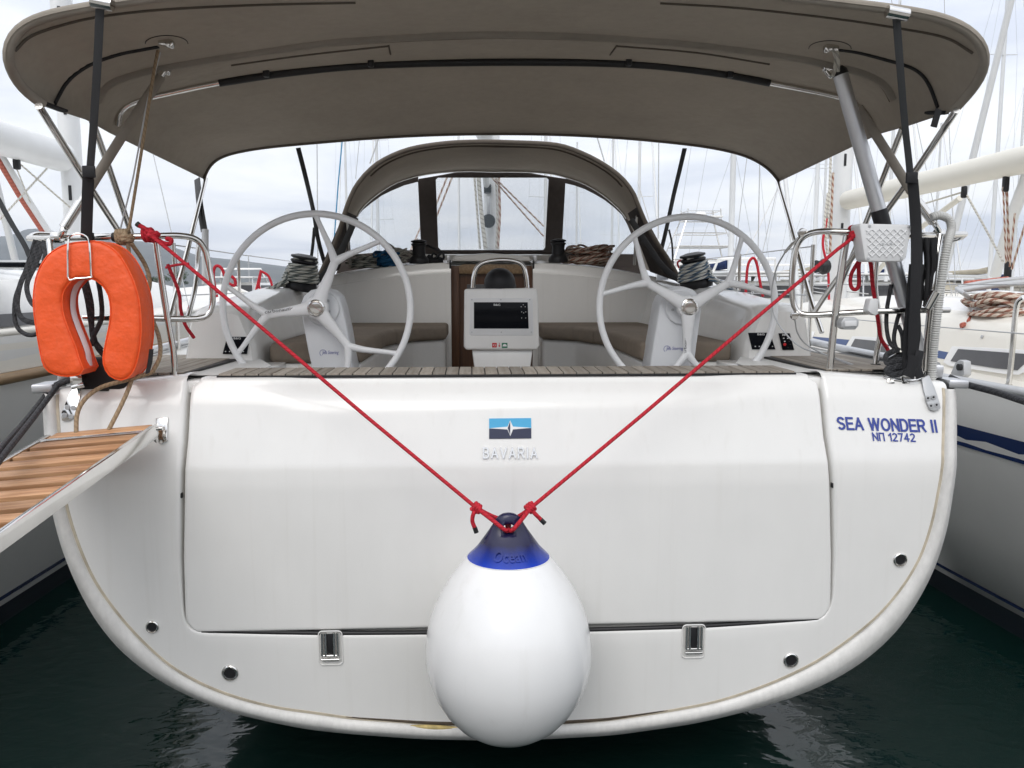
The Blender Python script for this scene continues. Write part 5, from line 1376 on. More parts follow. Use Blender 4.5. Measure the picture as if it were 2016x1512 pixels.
tube(bm, cat_rom([P(262, 735, -0.1), P(255, 760, -0.13), P(240, 795, -0.16), P(214, 846, -0.20)], 5), 0.0085, 8)
bl_ = finish(bm, 'beige_line', BEIR, None, 60); tag(bl_, 'beige line hitched on the left rail and led down to the gangway', 'rope')
wl_ = mk_tube('steel_hoist_wire', [P(316, 100, 0.08), P(290, 200, 0.08), P(262, 350, 0.08), P(236, 455, 0.08)], 0.0035, ALUG, None, 6)
tag(wl_, 'thin steel wire beside the beige line under the canopy on the left', 'wire')

# ---- polished hinge plate of the gangway hoist on the left quarter
hp = mk_prism('hoist_hinge', [PT(px, py, -0.003) for px, py in ((145, 757), (158, 750), (160, 775), (150, 815), (138, 828), (124, 828), (121, 815), (136, 780))], (0, -0.007, 0), STEEL, yacht, 0.002)
for px, py in ((133, 802), (145, 803), (127, 818), (140, 820)):
    mk_lathe('screw', [(0.010, 0), (0.010, 0.003), (0.005, 0.004), (0.0, 0.002)], PT(px, py, -0.010), ALUG, hp, (0, -1, 0.1), 12)
mk_box('hoist_knuckle', P(155, 750, -0.05), (0.05, 0.05, 0.055), STEEL, hp, bevel=0.008)
mk_tube('hinge_pin', [P(142, 763, -0.08), P(166, 757, -0.08)], 0.009, STEEL, hp, 10)
mk_box('black_block', P(206, 762, -0.02), (0.04, 0.03, 0.03), BLACKP, hp, bevel=0.004)

# ---- aluminium davit pole on the right
pole = new_empty('davit_pole', PT(1835, 800, 0.0), 'silver aluminium pole leaning from the right quarter up to the canopy', 'pole')
p_bot, p_top = P(1815, 715, 0.09), P(1655, 148, 0.13)
pd = (p_top-p_bot).normalized()
pj = p_bot.lerp(p_top, 0.505)
mk_tube('pole_tube', [p_bot, pj], 0.032, ALU, pole, 24)
mk_tube('pole_tube', [pj+pd*0.02, p_top], 0.031, ALU, pole, 24)
mk_tube('pole_joint', [pj-pd*0.03, pj+pd*0.045], 0.034, BLACKP, pole, 20)
mk_tube('end_cap', [p_bot-pd*0.012, p_bot+pd*0.006], 0.034, BLACK, pole, 24)
mk_tube('end_cap', [p_top, p_top+pd*0.02, p_top+pd*0.035], [0.033, 0.030, 0.018], BLACK, pole, 20)
mk_tube('pole_fork', [p_bot-pd*0.01, p_bot-pd*0.075], 0.018, STEEL, pole, 12)
mk_box('pole_fork', p_bot-pd*0.085+Vector((0.012, 0, 0)), (0.012, 0.045, 0.09), STEEL, pole, bevel=0.004)
mk_box('pole_fork', p_bot-pd*0.085-Vector((0.018, 0, 0)), (0.012, 0.045, 0.09), STEEL, pole, bevel=0.004)
hp2 = mk_prism('hinge_plate', [PT(px, py, -0.004) for px, py in ((1812, 745), (1827, 738), (1838, 762), (1848, 792), (1850, 803), (1840, 809), (1830, 807), (1824, 795), (1817, 770))], (0, -0.010, 0), ALUG, pole, 0.003)
for px, py in ((1827, 784), (1838, 782), (1833, 799), (1844, 797)):
    s_ = mk_lathe('screw', [(0.011, 0), (0.011, 0.003), (0.0055, 0.004), (0.0, 0.0015)], PT(px, py, -0.0145), ALUG, hp2, (0, -1, 0.1), 14)
    mk_lathe('screw_socket', [(0.005, 0), (0, 0.0006)], PT(px, py, -0.0185), BLACK, hp2, (0, -1, 0.1), 10)
mk_tube('head_fitting', [p_top+pd*0.02+Vector((-0.02, -0.01, -0.01)), P(1634, 150, 0.12), P(1626, 140, 0.12)], 0.010, STEEL, pole, 8, 3)
mk_tube('head_line', [P(1640, 150, 0.09), P(1645, 125, 0.08), P(1643, 105, 0.06), P(1638, 92, 0.04), P(1646, 96, 0.04), P(1650, 118, 0.06), P(1650, 140, 0.09)], 0.0075, WHTR, pole, 8, 5)

# ---- white lattice pad for the outboard motor
pad_px = [(1692, 443), (1697, 440), (1790, 442), (1795, 446), (1784, 508), (1776, 515), (1708, 515), (1703, 511)]
padY = -0.05
pad = mk_prism('outboard_pad', [P(px, py, padY) for px, py in pad_px], (0, 0.085, 0), PLW, None, 0.006, 2)
tag(pad, 'white plastic outboard pad with lattice face clamped on the right rail', 'outboard pad')
def u_in(p, poly):
    ins_ = False; n = len(poly)
    for i in range(n):
        (x0, y0), (x1, y1) = poly[i], poly[(i+1) % n]
        if (y0 > p[1]) != (y1 > p[1]) and p[0] < (x1-x0)*(p[1]-y0)/(y1-y0)+x0: ins_ = not ins_
    return ins_
inn = [(1704, 450), (1786, 451), (1777, 507), (1711, 507)]
for sgn in (-1, 1):
    for k in range(-12, 13):
        seg = []
        for t in range(0, 61):
            x = 1690+110*t/60; y = 478+sgn*(x-1745)*0.95+k*13.5
            if u_in((x, y), inn): seg.append((x, y))
        if len(seg) >= 3:
            mk_tube('lattice_rib', [P(*seg[0], padY-0.001), P(*seg[-1], padY-0.001)], 0.0032, PLW, pad, 4)
for px, py in ((1712, 445), (1789, 446), (1709, 509), (1775, 509), (1738, 481), (1754, 480)):
    mk_lathe('screw', [(0.0055, 0), (0.0055, 0.003), (0, 0.004)], P(px, py, padY-0.001), ALUG, pad, (0, -1, 0), 10)
# ---- corrugated grey hose
hpts = cat_rom([P(1833, 428, 0.10), P(1850, 424, 0.10), P(1868, 432, 0.10), P(1873, 450, 0.08), P(1866, 478, 0.03), P(1858, 520, 0.02), P(1850, 580, 0.02), P(1843, 640, 0.02), P(1838, 690, 0.03), P(1834, 752, 0.04)], 14)
hpts = resample(hpts, 330)
hs = mk_tube('shore_hose', hpts, [0.0185 if (k // 2) % 2 else 0.0155 for k in range(330)], HOSE, None, 12)
tag(hs, 'corrugated grey hose running down the right corner post', 'hose')
# ---- black webbing and straps bundled at the right quarter
def loopset(name, lst, w, m, label, cat):
    bm = bmesh.new()
    for pts, wd in lst: tube(bm, cat_rom([P(px, py, Y) for px, py, Y in pts], 6), wd/2, 8, flat=0.14 if wd > 0.02 else 1.0, flatdir=(0, 1, 0) if wd > 0.02 else None)
    o = finish(bm, name, m, None, 60); tag(o, label, cat); return o
rs = random.Random(12); bundle = []
for k in range(9):
    x0_ = 1806+k*4.2; dz_ = rs.uniform(-14, 14); d_ = 0.05+0.012*(k % 4)
    bundle.append(([(x0_, 468, d_), (x0_+rs.uniform(-3, 5), 520, d_), (x0_+rs.uniform(-5, 3), 575+dz_, d_), (x0_-4+rs.uniform(-3, 3), 600+dz_, d_)], rs.choice((0.016, 0.022, 0.026))))
for k in range(6):
    x0_ = 1788+k*4; d_ = 0.0+0.02*(k % 3)
    bundle.append(([(x0_+6, 520, d_), (x0_+rs.uniform(-4, 4), 580, d_), (x0_-4+rs.uniform(-4, 4), 650, d_), (x0_-8+rs.uniform(-4, 6), 705, d_), (x0_-6, 738, d_-0.02)], rs.choice((0.018, 0.022, 0.03))))
bundle += [([(1836, 470, 0.1), (1841, 520, 0.1), (1836, 560, 0.1), (1846, 640, 0.1), (1838, 690, 0.1), (1828, 712, 0.08)], 0.016), ([(1800, 700, -0.05), (1796, 725, -0.05), (1788, 742, -0.05)], 0.05), ([(1812, 690, -0.04), (1806, 722, -0.05), (1812, 744, -0.05)], 0.036)]
loopset('strap_bundle', bundle, 0, WEB, 'bundle of black webbing straps hanging from the right rail', 'straps')
loopset('black_line', [([(1755, 560, 0.10), (1746, 610, 0.10), (1746, 650, 0.09), (1754, 678, 0.08), (1772, 690, 0.06)], 0.018), ([(1775, 600, 0.10), (1764, 640, 0.09), (1760, 670, 0.08), (1768, 695, 0.06)], 0.018), ([(1768, 640, 0.08), (1776, 660, 0.07), (1778, 690, 0.05)], 0.018),
   ([(1762, 690, 0.03), (1745, 700, 0.02), (1748, 715, 0.01), (1770, 708, 0.0), (1790, 715, 0.0), (1765, 722, -0.01), (1745, 728, -0.02), (1760, 738, -0.02), (1790, 730, -0.02), (1810, 735, 0.0)], 0.026), ([(1750, 712, 0.06), (1775, 700, 0.06), (1800, 712, 0.05), (1785, 730, 0.03), (1755, 735, 0.03)], 0.03)], 0, BLKR, 'black line looped and heaped on the deck at the right quarter', 'rope')
# mooring cleat on the right, with tangle of guard-wire pins
cl = mk_tube('deck_cleat', [P(1740, 744, 0.0), P(1760, 748, -0.01), P(1790, 750, -0.01), P(1818, 746, 0.0)], 0.009, STEEL, yacht, 8, 5)
mk_tube('cleat_pin', [P(1755, 740, -0.01), P(1748, 752, -0.02), P(1760, 752, -0.02)], 0.006, STEEL, cl, 6, 3)
mk_tube('cleat_pin', [P(1775, 742, -0.01), P(1778, 753, -0.02), P(1790, 752, -0.02)], 0.006, STEEL, cl, 6, 3)
# ---- dark ropes hung on the left rail
loopset('black_line', [([(78, 474, 0.18), (58, 520, 0.16), (40, 560, 0.14), (34, 600, 0.13), (42, 625, 0.12), (60, 634, 0.10), (85, 636, 0.08)], 0.022), ([(88, 474, 0.16), (70, 520, 0.14), (54, 555, 0.13), (55, 580, 0.12), (66, 600, 0.1), (85, 606, 0.08)], 0.022), ([(84, 478, 0.14), (90, 500, 0.12), (84, 530, 0.10)], 0.022), ([(70, 472, 0.2), (48, 540, 0.18), (30, 590, 0.16), (32, 640, 0.14), (58, 660, 0.12), (90, 650, 0.1)], 0.018), ([(96, 474, 0.14), (82, 540, 0.12), (74, 600, 0.1)], 0.02)], 0, BLKR, 'thick black line hung in loops over the left end of the rail', 'rope')
loopset('black_line', [([(160, 540, 0.02), (172, 590, 0.02), (180, 640, 0.02), (190, 680, 0.0), (205, 700, 0.0)], 0.022), ([(168, 548, 0.02), (180, 600, 0.02), (182, 660, 0.02), (200, 690, 0.0)], 0.022), ([(190, 540, 0.03), (198, 580, 0.03), (200, 625, 0.02), (185, 660, 0.0), (180, 680, -0.02)], 0.020)], 0, BLKR, 'black line seen through the opening of the orange lifebuoy', 'rope')
ob = bmesh.new(); box(ob, P(205, 735, 0.02), (0.22, 0.12, 0.13), None, 0.035, 3)
o = finish(ob, 'black_bag', WEB, None); tag(o, 'small black bag on the deck corner behind the lifebuoy', 'bag')
# ---- mooring lines
for k, (pts, lab) in enumerate((
    ([(160, 745, 0.0), (120, 755, -0.02), (104, 772, -0.06), (60, 830, -0.35), (0, 905, -0.8), (-80, 1010, -1.3)], 'lower of the two black mooring lines at the left corner of the transom'),
    ([(150, 742, 0.03), (105, 760, 0.0), (85, 785, -0.05), (40, 840, -0.35), (0, 885, -0.7), (-80, 985, -1.3)], 'upper of the two black mooring lines at the left corner of the transom'))):
    o = mk_tube('mooring_line', [P(px, py, Y) for px, py, Y in pts], 0.0105, BLKR, None, 8, 6); tag(o, lab, 'rope', 'black mooring lines at the left corner')
o = mk_tube('mooring_line', [P(1868, 742, 0.10), P(1900, 756, 0.05), P(1960, 772, -0.1), P(2016, 790, -0.3), P(2100, 815, -0.6)], 0.014, BLKR, None, 8, 6); tag(o, 'black mooring line leading away from the right corner cap', 'rope')

# ---- coils of line on the coachroof
def heap(name, c, rx, ry, h, n, r, m, label, seed, par=None):
    rn = random.Random(seed); bm = bmesh.new()
    for k in range(n):
        a0 = rn.uniform(0, 6.28); cxx = rn.uniform(-0.3, 0.3)*rx; cyy = rn.uniform(-0.3, 0.3)*ry; zb_ = rn.uniform(0, 1)*h; tl = rn.uniform(-0.5, 0.5); tl2 = rn.uniform(-0.4, 0.4); s = rn.uniform(0.45, 0.85)
        pts = []
        for j in range(10):
            a = a0+2*math.pi*j/10
            pts.append(Vector(c)+Vector((cxx+rx*s*math.cos(a), cyy+ry*s*math.sin(a), r+max(0, zb_+h*0.5*tl*math.cos(a)+h*0.5*tl2*math.sin(2*a)))))
        tube(bm, cat_rom(pts, 3, True), r, 6, closed=True)
    o = finish(bm, name, m, par, 60)
    if label: tag(o, label, 'rope')
    return o
def on_roof(px, py, Y): return P(px, py, Y)
heap('rope_coil', P(720, 528, 3.5), 0.15, 0.10, 0.09, 11, 0.009, GRYR, 'heap of grey line on the coachroof behind the left wheel', 4)
heap('rope_coil', P(760, 526, 3.45), 0.10, 0.07, 0.12, 12, 0.009, BLUR, 'bundle of blue line on the coachroof left of the black winch', 6)
heap('rope_coil', P(782, 520, 3.65), 0.13, 0.09, 0.14, 7, 0.008, WHTR, 'pale line coiled on the coachroof behind the blue bundle', 8)
heap('rope_coil', P(858, 518, 3.5), 0.08, 0.06, 0.12, 9, 0.010, BLKR, 'dark coil of line just right of the left black winch', 9)
heap('rope_coil', P(1162, 522, 3.5), 0.22, 0.12, 0.13, 22, 0.009, BRNR, 'large heap of brown and white line right of the companionway', 11)
# ================================================================== the boats either side
def hull_loft(secs, cx_):
    """secs: (Y, half beam at deck, half beam at waterline, z deck, z keel)"""
    rings = []
    for Y, hb, hw, zd, zk in secs:
        half = [(hb, zd), (hb*1.005, zd-0.10), (hb*0.995, zd-0.35), (hb*0.5+hw*0.5, zd*0.40+WZ*0.60), (hw, WZ), (hw*0.7, WZ-0.18), (0.02, zk)]
        rings.append([Vector((cx_+x, Y, z)) for x, z in half]+[Vector((cx_-x, Y, z)) for x, z in half[::-1]])
    return rings
def band_on(name, secs, cx_, f0, f1, m, parent, out=0.004, sides=(-1, 1)):
    """painted band on the topsides between two heights above the water"""
    for s in sides:
        a, b = [], []
        for Y, hb, hw, zd, zk in secs:
            def xat(z):
                return interp(z, [WZ, zd*0.40+WZ*0.60, zd-0.35, zd-0.10, zd], [hw, hb*0.5+hw*0.5, hb*0.995, hb*1.005, hb])
            a.append(Vector((cx_+s*(xat(f0)+out), Y, f0))); b.append(Vector((cx_+s*(xat(f1)+out), Y, f1)))
        bm = bmesh.new(); loft(bm, [cat_rom(a, 4), cat_rom(b, 4)]); finish(bm, name, m, parent)

# ---------------------------------------------------------------- yacht on the right
rx = 4.55
rb = new_empty('neighbour_yacht', (rx, 0, WZ), 'cream sailing yacht with blue striped cabin windows moored on the right', 'sailing yacht', 'yachts moored alongside')
secs = [(-0.9, 1.45, 1.05, 1.28, -0.3), (0.6, 1.62, 1.25, 1.28, -0.5), (2.5, 1.72, 1.38, 1.29, -0.7), (5.0, 1.74, 1.40, 1.33, -0.8), (8.0, 1.4, 1.0, 1.42, -0.8), (10.0, 0.75, 0.4, 1.52, -0.6), (11.3, 0.04, 0.02, 1.62, -0.3)]
R = hull_loft(secs, rx); R = [[r[i] for r in R] for i in range(len(R[0]))]
R = [cat_rom(r, 5) for r in R]; bm = bmesh.new(); loft(bm, R)
bm.faces.new([bm.verts.new(r[0]) for r in R])
finish(bm, 'hull', GREYW, rb, 50)
band_on('boot_stripe', secs, rx, WZ-0.02, WZ+0.16, ANTIF, rb)
band_on('boot_line', secs, rx, WZ+0.20, WZ+0.225, NAVY, rb)
band_on('hull_stripe', secs, rx, 0.90, 1.03, NAVY, rb)
bm = bmesh.new()
dl_ = cat_rom([Vector((rx-hb+0.01, Y, zd)) for Y, hb, hw, zd, zk in secs], 5); dr_ = cat_rom([Vector((rx+hb-0.01, Y, zd)) for Y, hb, hw, zd, zk in secs], 5)
loft(bm, [dl_, dr_]); finish(bm, 'deck', GELC, rb)
mk_tube('toe_rail', [p+Vector((0.01, 0, 0.015)) for p in dl_], 0.032, ALUG, rb, 8)
mk_tube('toe_rail', [p+Vector((-0.01, 0, 0.015)) for p in dr_], 0.032, ALUG, rb, 8)
# cabin trunk
cs_ = []
for Y, hb, zt_ in ((-0.3, 1.12, 1.60), (0.2, 1.14, 1.63), (1.5, 1.15, 1.66), (3.5, 1.13, 1.70), (5.5, 1.05, 1.70), (7.0, 0.85, 1.62), (8.2, 0.55, 1.45)):
    h = [(hb+0.05, 1.27), (hb+0.035, 1.34), (hb-0.01, zt_-0.14), (hb-0.05, zt_-0.05), (hb-0.14, zt_), (hb*0.5, zt_+0.06), (0.0, zt_+0.085)]
    cs_.append([Vector((rx-x, Y, z)) for x, z in h]+[Vector((rx+x, Y, z)) for x, z in h[-2::-1]])
bm = bmesh.new(); vr = loft(bm, cs_); bm.faces.new(vr[0]); bm.faces.new(vr[-1][::-1])
cab = finish(bm, 'cabin', GELC, rb, 40)
cab_bvh = bvh_of(cab)
def onc(px, py, off=0.006):
    h, n = hit(cab_bvh, px, py)
    if h is None: return PX(px, py, rx-1.16)
    return h-ray(px, py).normalized()*off
for fro, pane in (([(1874, 682), (1930, 684), (2030, 690), (2030, 726), (2004, 738), (1975, 736), (1868, 720), (1857, 713)], [(1886, 687), (2022, 697), (2018, 714), (2002, 729), (1960, 725), (1871, 711)]),
                  ([(1678, 662), (1726, 664), (1758, 674), (1752, 694), (1736, 702), (1672, 692), (1663, 686)], [(1683, 667), (1724, 671), (1750, 679), (1744, 693), (1731, 697), (1672, 687)]),
                  ([(1572, 650), (1604, 653), (1600, 664), (1588, 674), (1570, 672)], [(1576, 654), (1597, 656), (1584, 669), (1574, 668)])):
    f = mk_prism('cabin_window', [onc(px, py, 0.022) for px, py in fro], (0.02, 0, 0), WHITE, rb, 0.0)
    mk_prism('window_pane', [onc(px, py, 0.030) for px, py in pane], (0.006, 0, 0), SMOKE, f, 0.0)
for q in ([(1838, 686), (1870, 689), (1859, 707), (1835, 703)], [(1594, 662), (1672, 669), (1664, 682), (1588, 672)]):
    mk_prism('cabin_stripe', [onc(px, py, 0.005) for px, py in q], (0.01, 0, 0), mat('stripe_blue', (0.045, 0.085, 0.22), 0.4), rb, 0)
# coaming, hatch rails and rope on the cabin top
mk_tube('hatch_rail', [onc(px, py, 0.03) for px, py in ((1884, 568), (1900, 580), (1925, 598), (1960, 606), (2016, 617), (2060, 628))], 0.016, ALUG, rb, 10, 4)
mk_tube('hatch_rail', [P(px, py, 2.6) for px, py in ((1888, 572), (1940, 564), (1976, 560), (2016, 556), (2060, 552))], 0.022, ALUG, rb, 10, 4)
mk_tube('hatch_rail', [P(px, py, 2.8) for px, py in ((1886, 566), (1940, 556), (2016, 548), (2060, 545))], 0.018, ALUG, rb, 10, 4)
mk_box('companion_hatch', (rx-0.1, 2.6, 1.80), (0.9, 1.0, 0.06), GELC, rb, bevel=0.02)
mk_prism('sprayhood_base', [Vector((rx-0.95, 2.0, 1.66)), Vector((rx-0.95, 4.0, 1.70)), Vector((rx-0.85, 4.2, 1.78)), Vector((rx-0.85, 2.0, 1.76))], (0.06, 0, 0.02), WHITE, rb)
mk_lathe('cabin_fitting', [(0.012, 0), (0.012, 0.006), (0, 0.008)], onc(1934, 663), ALUG, rb, (-1, 0, 0.2), 10)
# stern rail and stanchions
for pts in ([(2016, 585), (2004, 596), (1999, 620), (1993, 690), (1988, 740), (1985, 764)],):
    mk_tube('stern_rail', [PX(px, py, 3.02) for px, py in pts], 0.0155, STEEL, rb, 12, 5)
mk_tube('post_base', [PX(1986, 756, 3.02), PX(1984, 772, 3.02)], 0.020, STEEL, rb, 12)
for y in (2.2, 4.2, 6.2): mk_tube('stanchion', [Vector((rx-1.66, y, 1.30)), Vector((rx-1.64, y, 1.92))], 0.013, STEEL, rb, 8)
for z in (1.62, 1.90): mk_tube('guard_wire', [Vector((rx-1.5, 0.2, z)), Vector((rx-1.64, 2.2, z)), Vector((rx-1.64, 4.2, z)), Vector((rx-1.64, 6.2, z)), Vector((rx-1.0, 9.2, z+0.1))], 0.004, ALUG, rb, 6)
fl_ = mk_prism('fairlead', [PX(px, py, 2.95) for px, py in ((1871, 735), (1880, 714), (1888, 708), (1897, 711), (1898, 738), (1890, 745), (1876, 744))], (0.05, 0, 0), ALUG, rb, 0.006)
mk_lathe('fairlead_sheave', [(0.022, -0.01), (0.022, 0.01), (0, 0.012)], PX(1889, 723, 2.94), BLACKP, fl_, (-1, 0, 0), 14)
# coil of line and its toggle
o = heap('rope_coil', onc(1972, 618, 0.02)+Vector((0.05, 0.1, -0.02)), 0.20, 0.34, 0.13, 18, 0.014, BRNR, 'brown rope coil lying on the cabin top of the right-hand yacht', 21)
tg = bmesh.new(); tube(tg, cat_rom([onc(1926, 592, 0.02), onc(1918, 612, 0.02), onc(1906, 632, 0.015)], 4), 0.012, 8); knot(tg, onc(1896, 640, 0.02), 0.014, 0.010, 4, (0, 0.3, 1), 2)
o = finish(tg, 'toggle_line', PINKR, None); tag(o, 'faded red line with a knotted end on the right-hand cabin top', 'rope')
o = mk_tube('faded_line', [P(1900, 560, 3.0), P(1940, 556, 3.0), P(1985, 551, 3.0)], 0.028, PINKR, None, 8, 3); tag(o, 'faded red rolled line along the hatch of the right-hand yacht', 'rope')
# rig
def rig(par, cx_, my, zbase, zboom, boom_end_y, sgnx=0.0, htop=13.0, mw=0.115, boomr=0.13, mcol=MASTW, boomcol=MASTW, slot=True):
    m_ = mk_prism('mast', [Vector((cx_+mw*math.cos(a), my+0.15*math.sin(a), zbase)) for a in [2*math.pi*k/18 for k in range(18)]], (0, -0.05, htop), mcol, par, 0, angle=60)
    b_ = mk_tube('boom', [Vector((cx_+sgnx*0.0, my-0.22, zboom)), Vector((cx_+sgnx, boom_end_y, zboom+0.02))], boomr, boomcol, par, 16)
    mk_box('gooseneck', (cx_, my-0.20, zboom), (0.10, 0.16, 0.16), ALUG, m_, bevel=0.02)
    if slot:
        for z in (zboom+0.5, zboom-0.35, zboom+1.4, zboom+2.6): mk_box('mast_slot', (cx_-0.035 if cx_ > 0 else cx_+0.035, my-0.15, z), (0.032, 0.012, 0.15), BLACK, m_, bevel=0.005)
    for zz_, w in ((zbase+htop*0.42, 0.9), (zbase+htop*0.72, 0.7)):
        for s in (-1, 1): mk_tube('spreader', [Vector((cx_, my, zz_)), Vector((cx_+s*w, my-0.15, zz_+0.05))], 0.022, mcol, m_, 8)
    for s in (-1, 1):
        mk_tube('shroud', [Vector((cx_+s*1.5, my-0.2, 1.35)), Vector((cx_+s*0.9, my-0.15, zbase+htop*0.42+0.05)), Vector((cx_+s*0.7, my-0.15, zbase+htop*0.72+0.05)), Vector((cx_, my, zbase+htop-0.1))], 0.005, ALUG, m_, 6)
        mk_tube('shroud', [Vector((cx_+s*1.35, my-0.5, 1.35)), Vector((cx_, my, zbase+htop*0.42))], 0.005, ALUG, m_, 6)
    return m_, b_
bcream = mat('boom_cream', (0.70, 0.675, 0.60), 0.4, var=0.03, vscale=3)
mR, bR = rig(rb, rx-0.02, 7.1, 1.6, 2.94, 1.2, 0.0, 13.5, 0.112, 0.118, MASTW, bcream)
mk_tube('backstay', [Vector((rx, -0.7, 1.3)), Vector((rx, 7.0, 15.0))], 0.005, ALUG, mR, 6)
# mainsheet tackle hanging from the boom
tk = mk_box('mainsheet_block', P(1980, 362, 3.8), (0.05, 0.05, 0.14), BLACKP, rb, bevel=0.015)
tk2 = mk_box('mainsheet_block', P(1984, 535, 3.8), (0.06, 0.05, 0.18), BLACKP, rb, bevel=0.02)
for dx0, dx1 in ((-5, -3), (3, 1), (0, 6)):
    mk_tube('mainsheet', [P(1980+dx0, 368, 3.8), P(1984+dx1, 525, 3.8)], 0.009, BRNR, tk, 6)
mk_tube('mainsheet', [P(1998, 420, 3.6), P(1988, 525, 3.7)], 0.009, BRNR, tk, 6)
mk_tube('mainsheet', [P(2030, 400, 3.4), P(1992, 530, 3.7)], 0.009, BRNR, tk, 6)
bb = mk_box('boom_block', P(1898, 378, 4.8), (0.05, 0.05, 0.12), BLACKP, rb, bevel=0.015)
mk_tube('reef_line', [P(1902, 382, 4.8), P(1940, 450, 4.4), P(1975, 515, 4.0)], 0.010, WHTR, bb, 6)
mk_tube('reef_line', [P(1896, 378, 4.8), P(1816, 402, 6.0)], 0.010, WHTR, bb, 6)
mk_tube('furled_sail', [P(2030, 330, 3.6), P(1995, 420, 4.2), P(1960, 540, 5.0)], 0.055, MASTW, rb, 12)
mk_tube('rigid_vang', [P(1890, 390, 5.2), P(1770, 480, 6.6), P(1720, 545, 7.0)], 0.030, bcream, rb, 10)
for pts, m_ in (([(1636, 300), (1632, 400), (1628, 470)], WHTR), ([(1640, 340), (1637, 420), (1634, 500)], BRNR), ([(1630, 380), (1624, 440), (1629, 500)], WHTR), ([(1628, 430), (1620, 480), (1630, 530), (1632, 590)], REDR)):
    mk_tube('halyard', [P(px, py, 6.8) for px, py in pts], 0.016, m_, mR, 8, 5)
mk_lathe('mast_winch', [(0.09, 0), (0.10, 0.05), (0.07, 0.10), (0.08, 0.16), (0, 0.17)], P(1627, 525, 6.8), BLACKP, mR, (-1, -0.3, 0), 16)
mk_tube('mast_steps', [P(1630, 420, 6.85), P(1628, 470, 6.85)], 0.03, ALUG, mR, 8)

# ---------------------------------------------------------------- yacht on the left
lx = -4.55
lb_ = new_empty('neighbour_yacht', (lx, 0, WZ), 'white sailing yacht with a brown teak rubbing strake moored on the left', 'sailing yacht', 'yachts moored alongside')
secs = [(-1.6, 1.50, 1.05, 1.60, -0.3), (0.0, 1.64, 1.22, 1.60, -0.5), (2.5, 1.74, 1.36, 1.61, -0.7), (5.0, 1.76, 1.40, 1.64, -0.8), (8.0, 1.4, 1.0, 1.72, -0.8), (10.0, 0.75, 0.4, 1.8, -0.6), (11.6, 0.04, 0.02, 1.9, -0.3)]
R = hull_loft(secs, lx); R = [[r[i] for r in R] for i in range(len(R[0]))]
R = [cat_rom(r, 5) for r in R]; bm = bmesh.new(); loft(bm, R)
bm.faces.new([bm.verts.new(r[0]) for r in R])
finish(bm, 'hull', GREYW, lb_, 50)
band_on('boot_stripe', secs, lx, WZ-0.02, WZ+0.14, ANTIF, lb_)
band_on('boot_line', secs, lx, WZ+0.18, WZ+0.21, NAVY, lb_)
band_on('sheer_band', secs, lx, 1.40, 1.56, GELC, lb_)
rub = []
for Y, hb, hw, zd, zk in secs: rub.append(Vector((lx+hb+0.012, Y, 1.36+(zd-1.60))))
mk_tube('rubbing_strake', rub, 0.034, TEAKB, lb_, 8, 6)
bm = bmesh.new()
loft(bm, [cat_rom([Vector((lx-hb+0.01, Y, zd)) for Y, hb, hw, zd, zk in secs], 5), cat_rom([Vector((lx+hb-0.01, Y, zd)) for Y, hb, hw, zd, zk in secs], 5)]); finish(bm, 'deck', GELC, lb_)
mk_tube('toe_rail', cat_rom([Vector((lx+hb-0.02, Y, zd+0.015)) for Y, hb, hw, zd, zk in secs], 5), 0.025, GELC, lb_, 8)
cs_ = []
for Y, hb, zt_ in ((-1.2, 1.1, 1.84), (0.2, 1.18, 1.88), (1.5, 1.18, 1.93), (3.5, 1.13, 1.97), (5.5, 1.05, 1.97), (7.2, 0.8, 1.88), (8.4, 0.5, 1.75)):
    h = [(hb+0.05, 1.60), (hb+0.03, 1.70), (hb-0.02, zt_-0.10), (hb-0.08, zt_-0.02), (hb-0.2, zt_), (hb*0.5, zt_+0.05), (0, zt_+0.07)]
    cs_.append([Vector((lx-x, Y, z)) for x, z in h]+[Vector((lx+x, Y, z)) for x, z in h[-2::-1]])
bm = bmesh.new(); vr = loft(bm, cs_); bm.faces.new(vr[0]); bm.faces.new(vr[-1][::-1])
finish(bm, 'cabin', GEL, lb_, 40)
bm = bmesh.new(); loft(bm, [[Vector((lx+1.235, y, 1.615)) for y in (-1.0, 0.2, 1.5, 3.4)], [Vector((lx+1.215, y, 1.70)) for y in (-1.0, 0.2, 1.5, 3.0)]])
finish(bm, 'cabin_window', SMOKE, lb_)
mk_box('solar_panel', P(10, 523, 2.2), (0.55, 0.6, 0.03), BLACKG, lb_, bevel=0.005)
mk_box('roof_vent', P(30, 519, 3.2), (0.5, 0.15, 0.05), ALUG, lb_, bevel=0.01)
lmx = P(146, 400, 5.6).x
mL, bL = rig(lb_, lmx, 5.6, 1.9, 3.18, 0.5, -0.12, 14, 0.092, 0.15, MASTW, MASTW)
mk_tube('backstay', [Vector((lx, -1.4, 1.6)), Vector((lx, 5.5, 15.5))], 0.005, ALUG, mL, 6)
vg = mk_tube('rigid_vang', [P(-30, 265, 4.5), P(5, 315, 4.6), P(50, 390, 4.9), P(103, 472, 5.3)], 0.042, MASTW, lb_, 10)
mk_tube('vang_stripe', [P(-36, 268, 4.46), P(-2, 318, 4.56), P(42, 392, 4.86), P(96, 474, 5.26)], 0.026, PINKR, vg, 8)
bl3 = mk_box('boom_block', P(33, 323, 4.6), (0.06, 0.05, 0.10), BLACKP, lb_, bevel=0.015)
mk_tube('reef_line', [P(36, 320, 4.6), P(140, 410, 5.2)], 0.009, WHTR, bl3, 6)
mk_tube('reef_line', [P(92, 332, 5.0), P(0, 432, 4.2)], 0.009, WHTR, bl3, 6)
mk_tube('reef_line', [P(32, 330, 4.6), P(60, 400, 4.8)], 0.006, WHTR, bl3, 6)
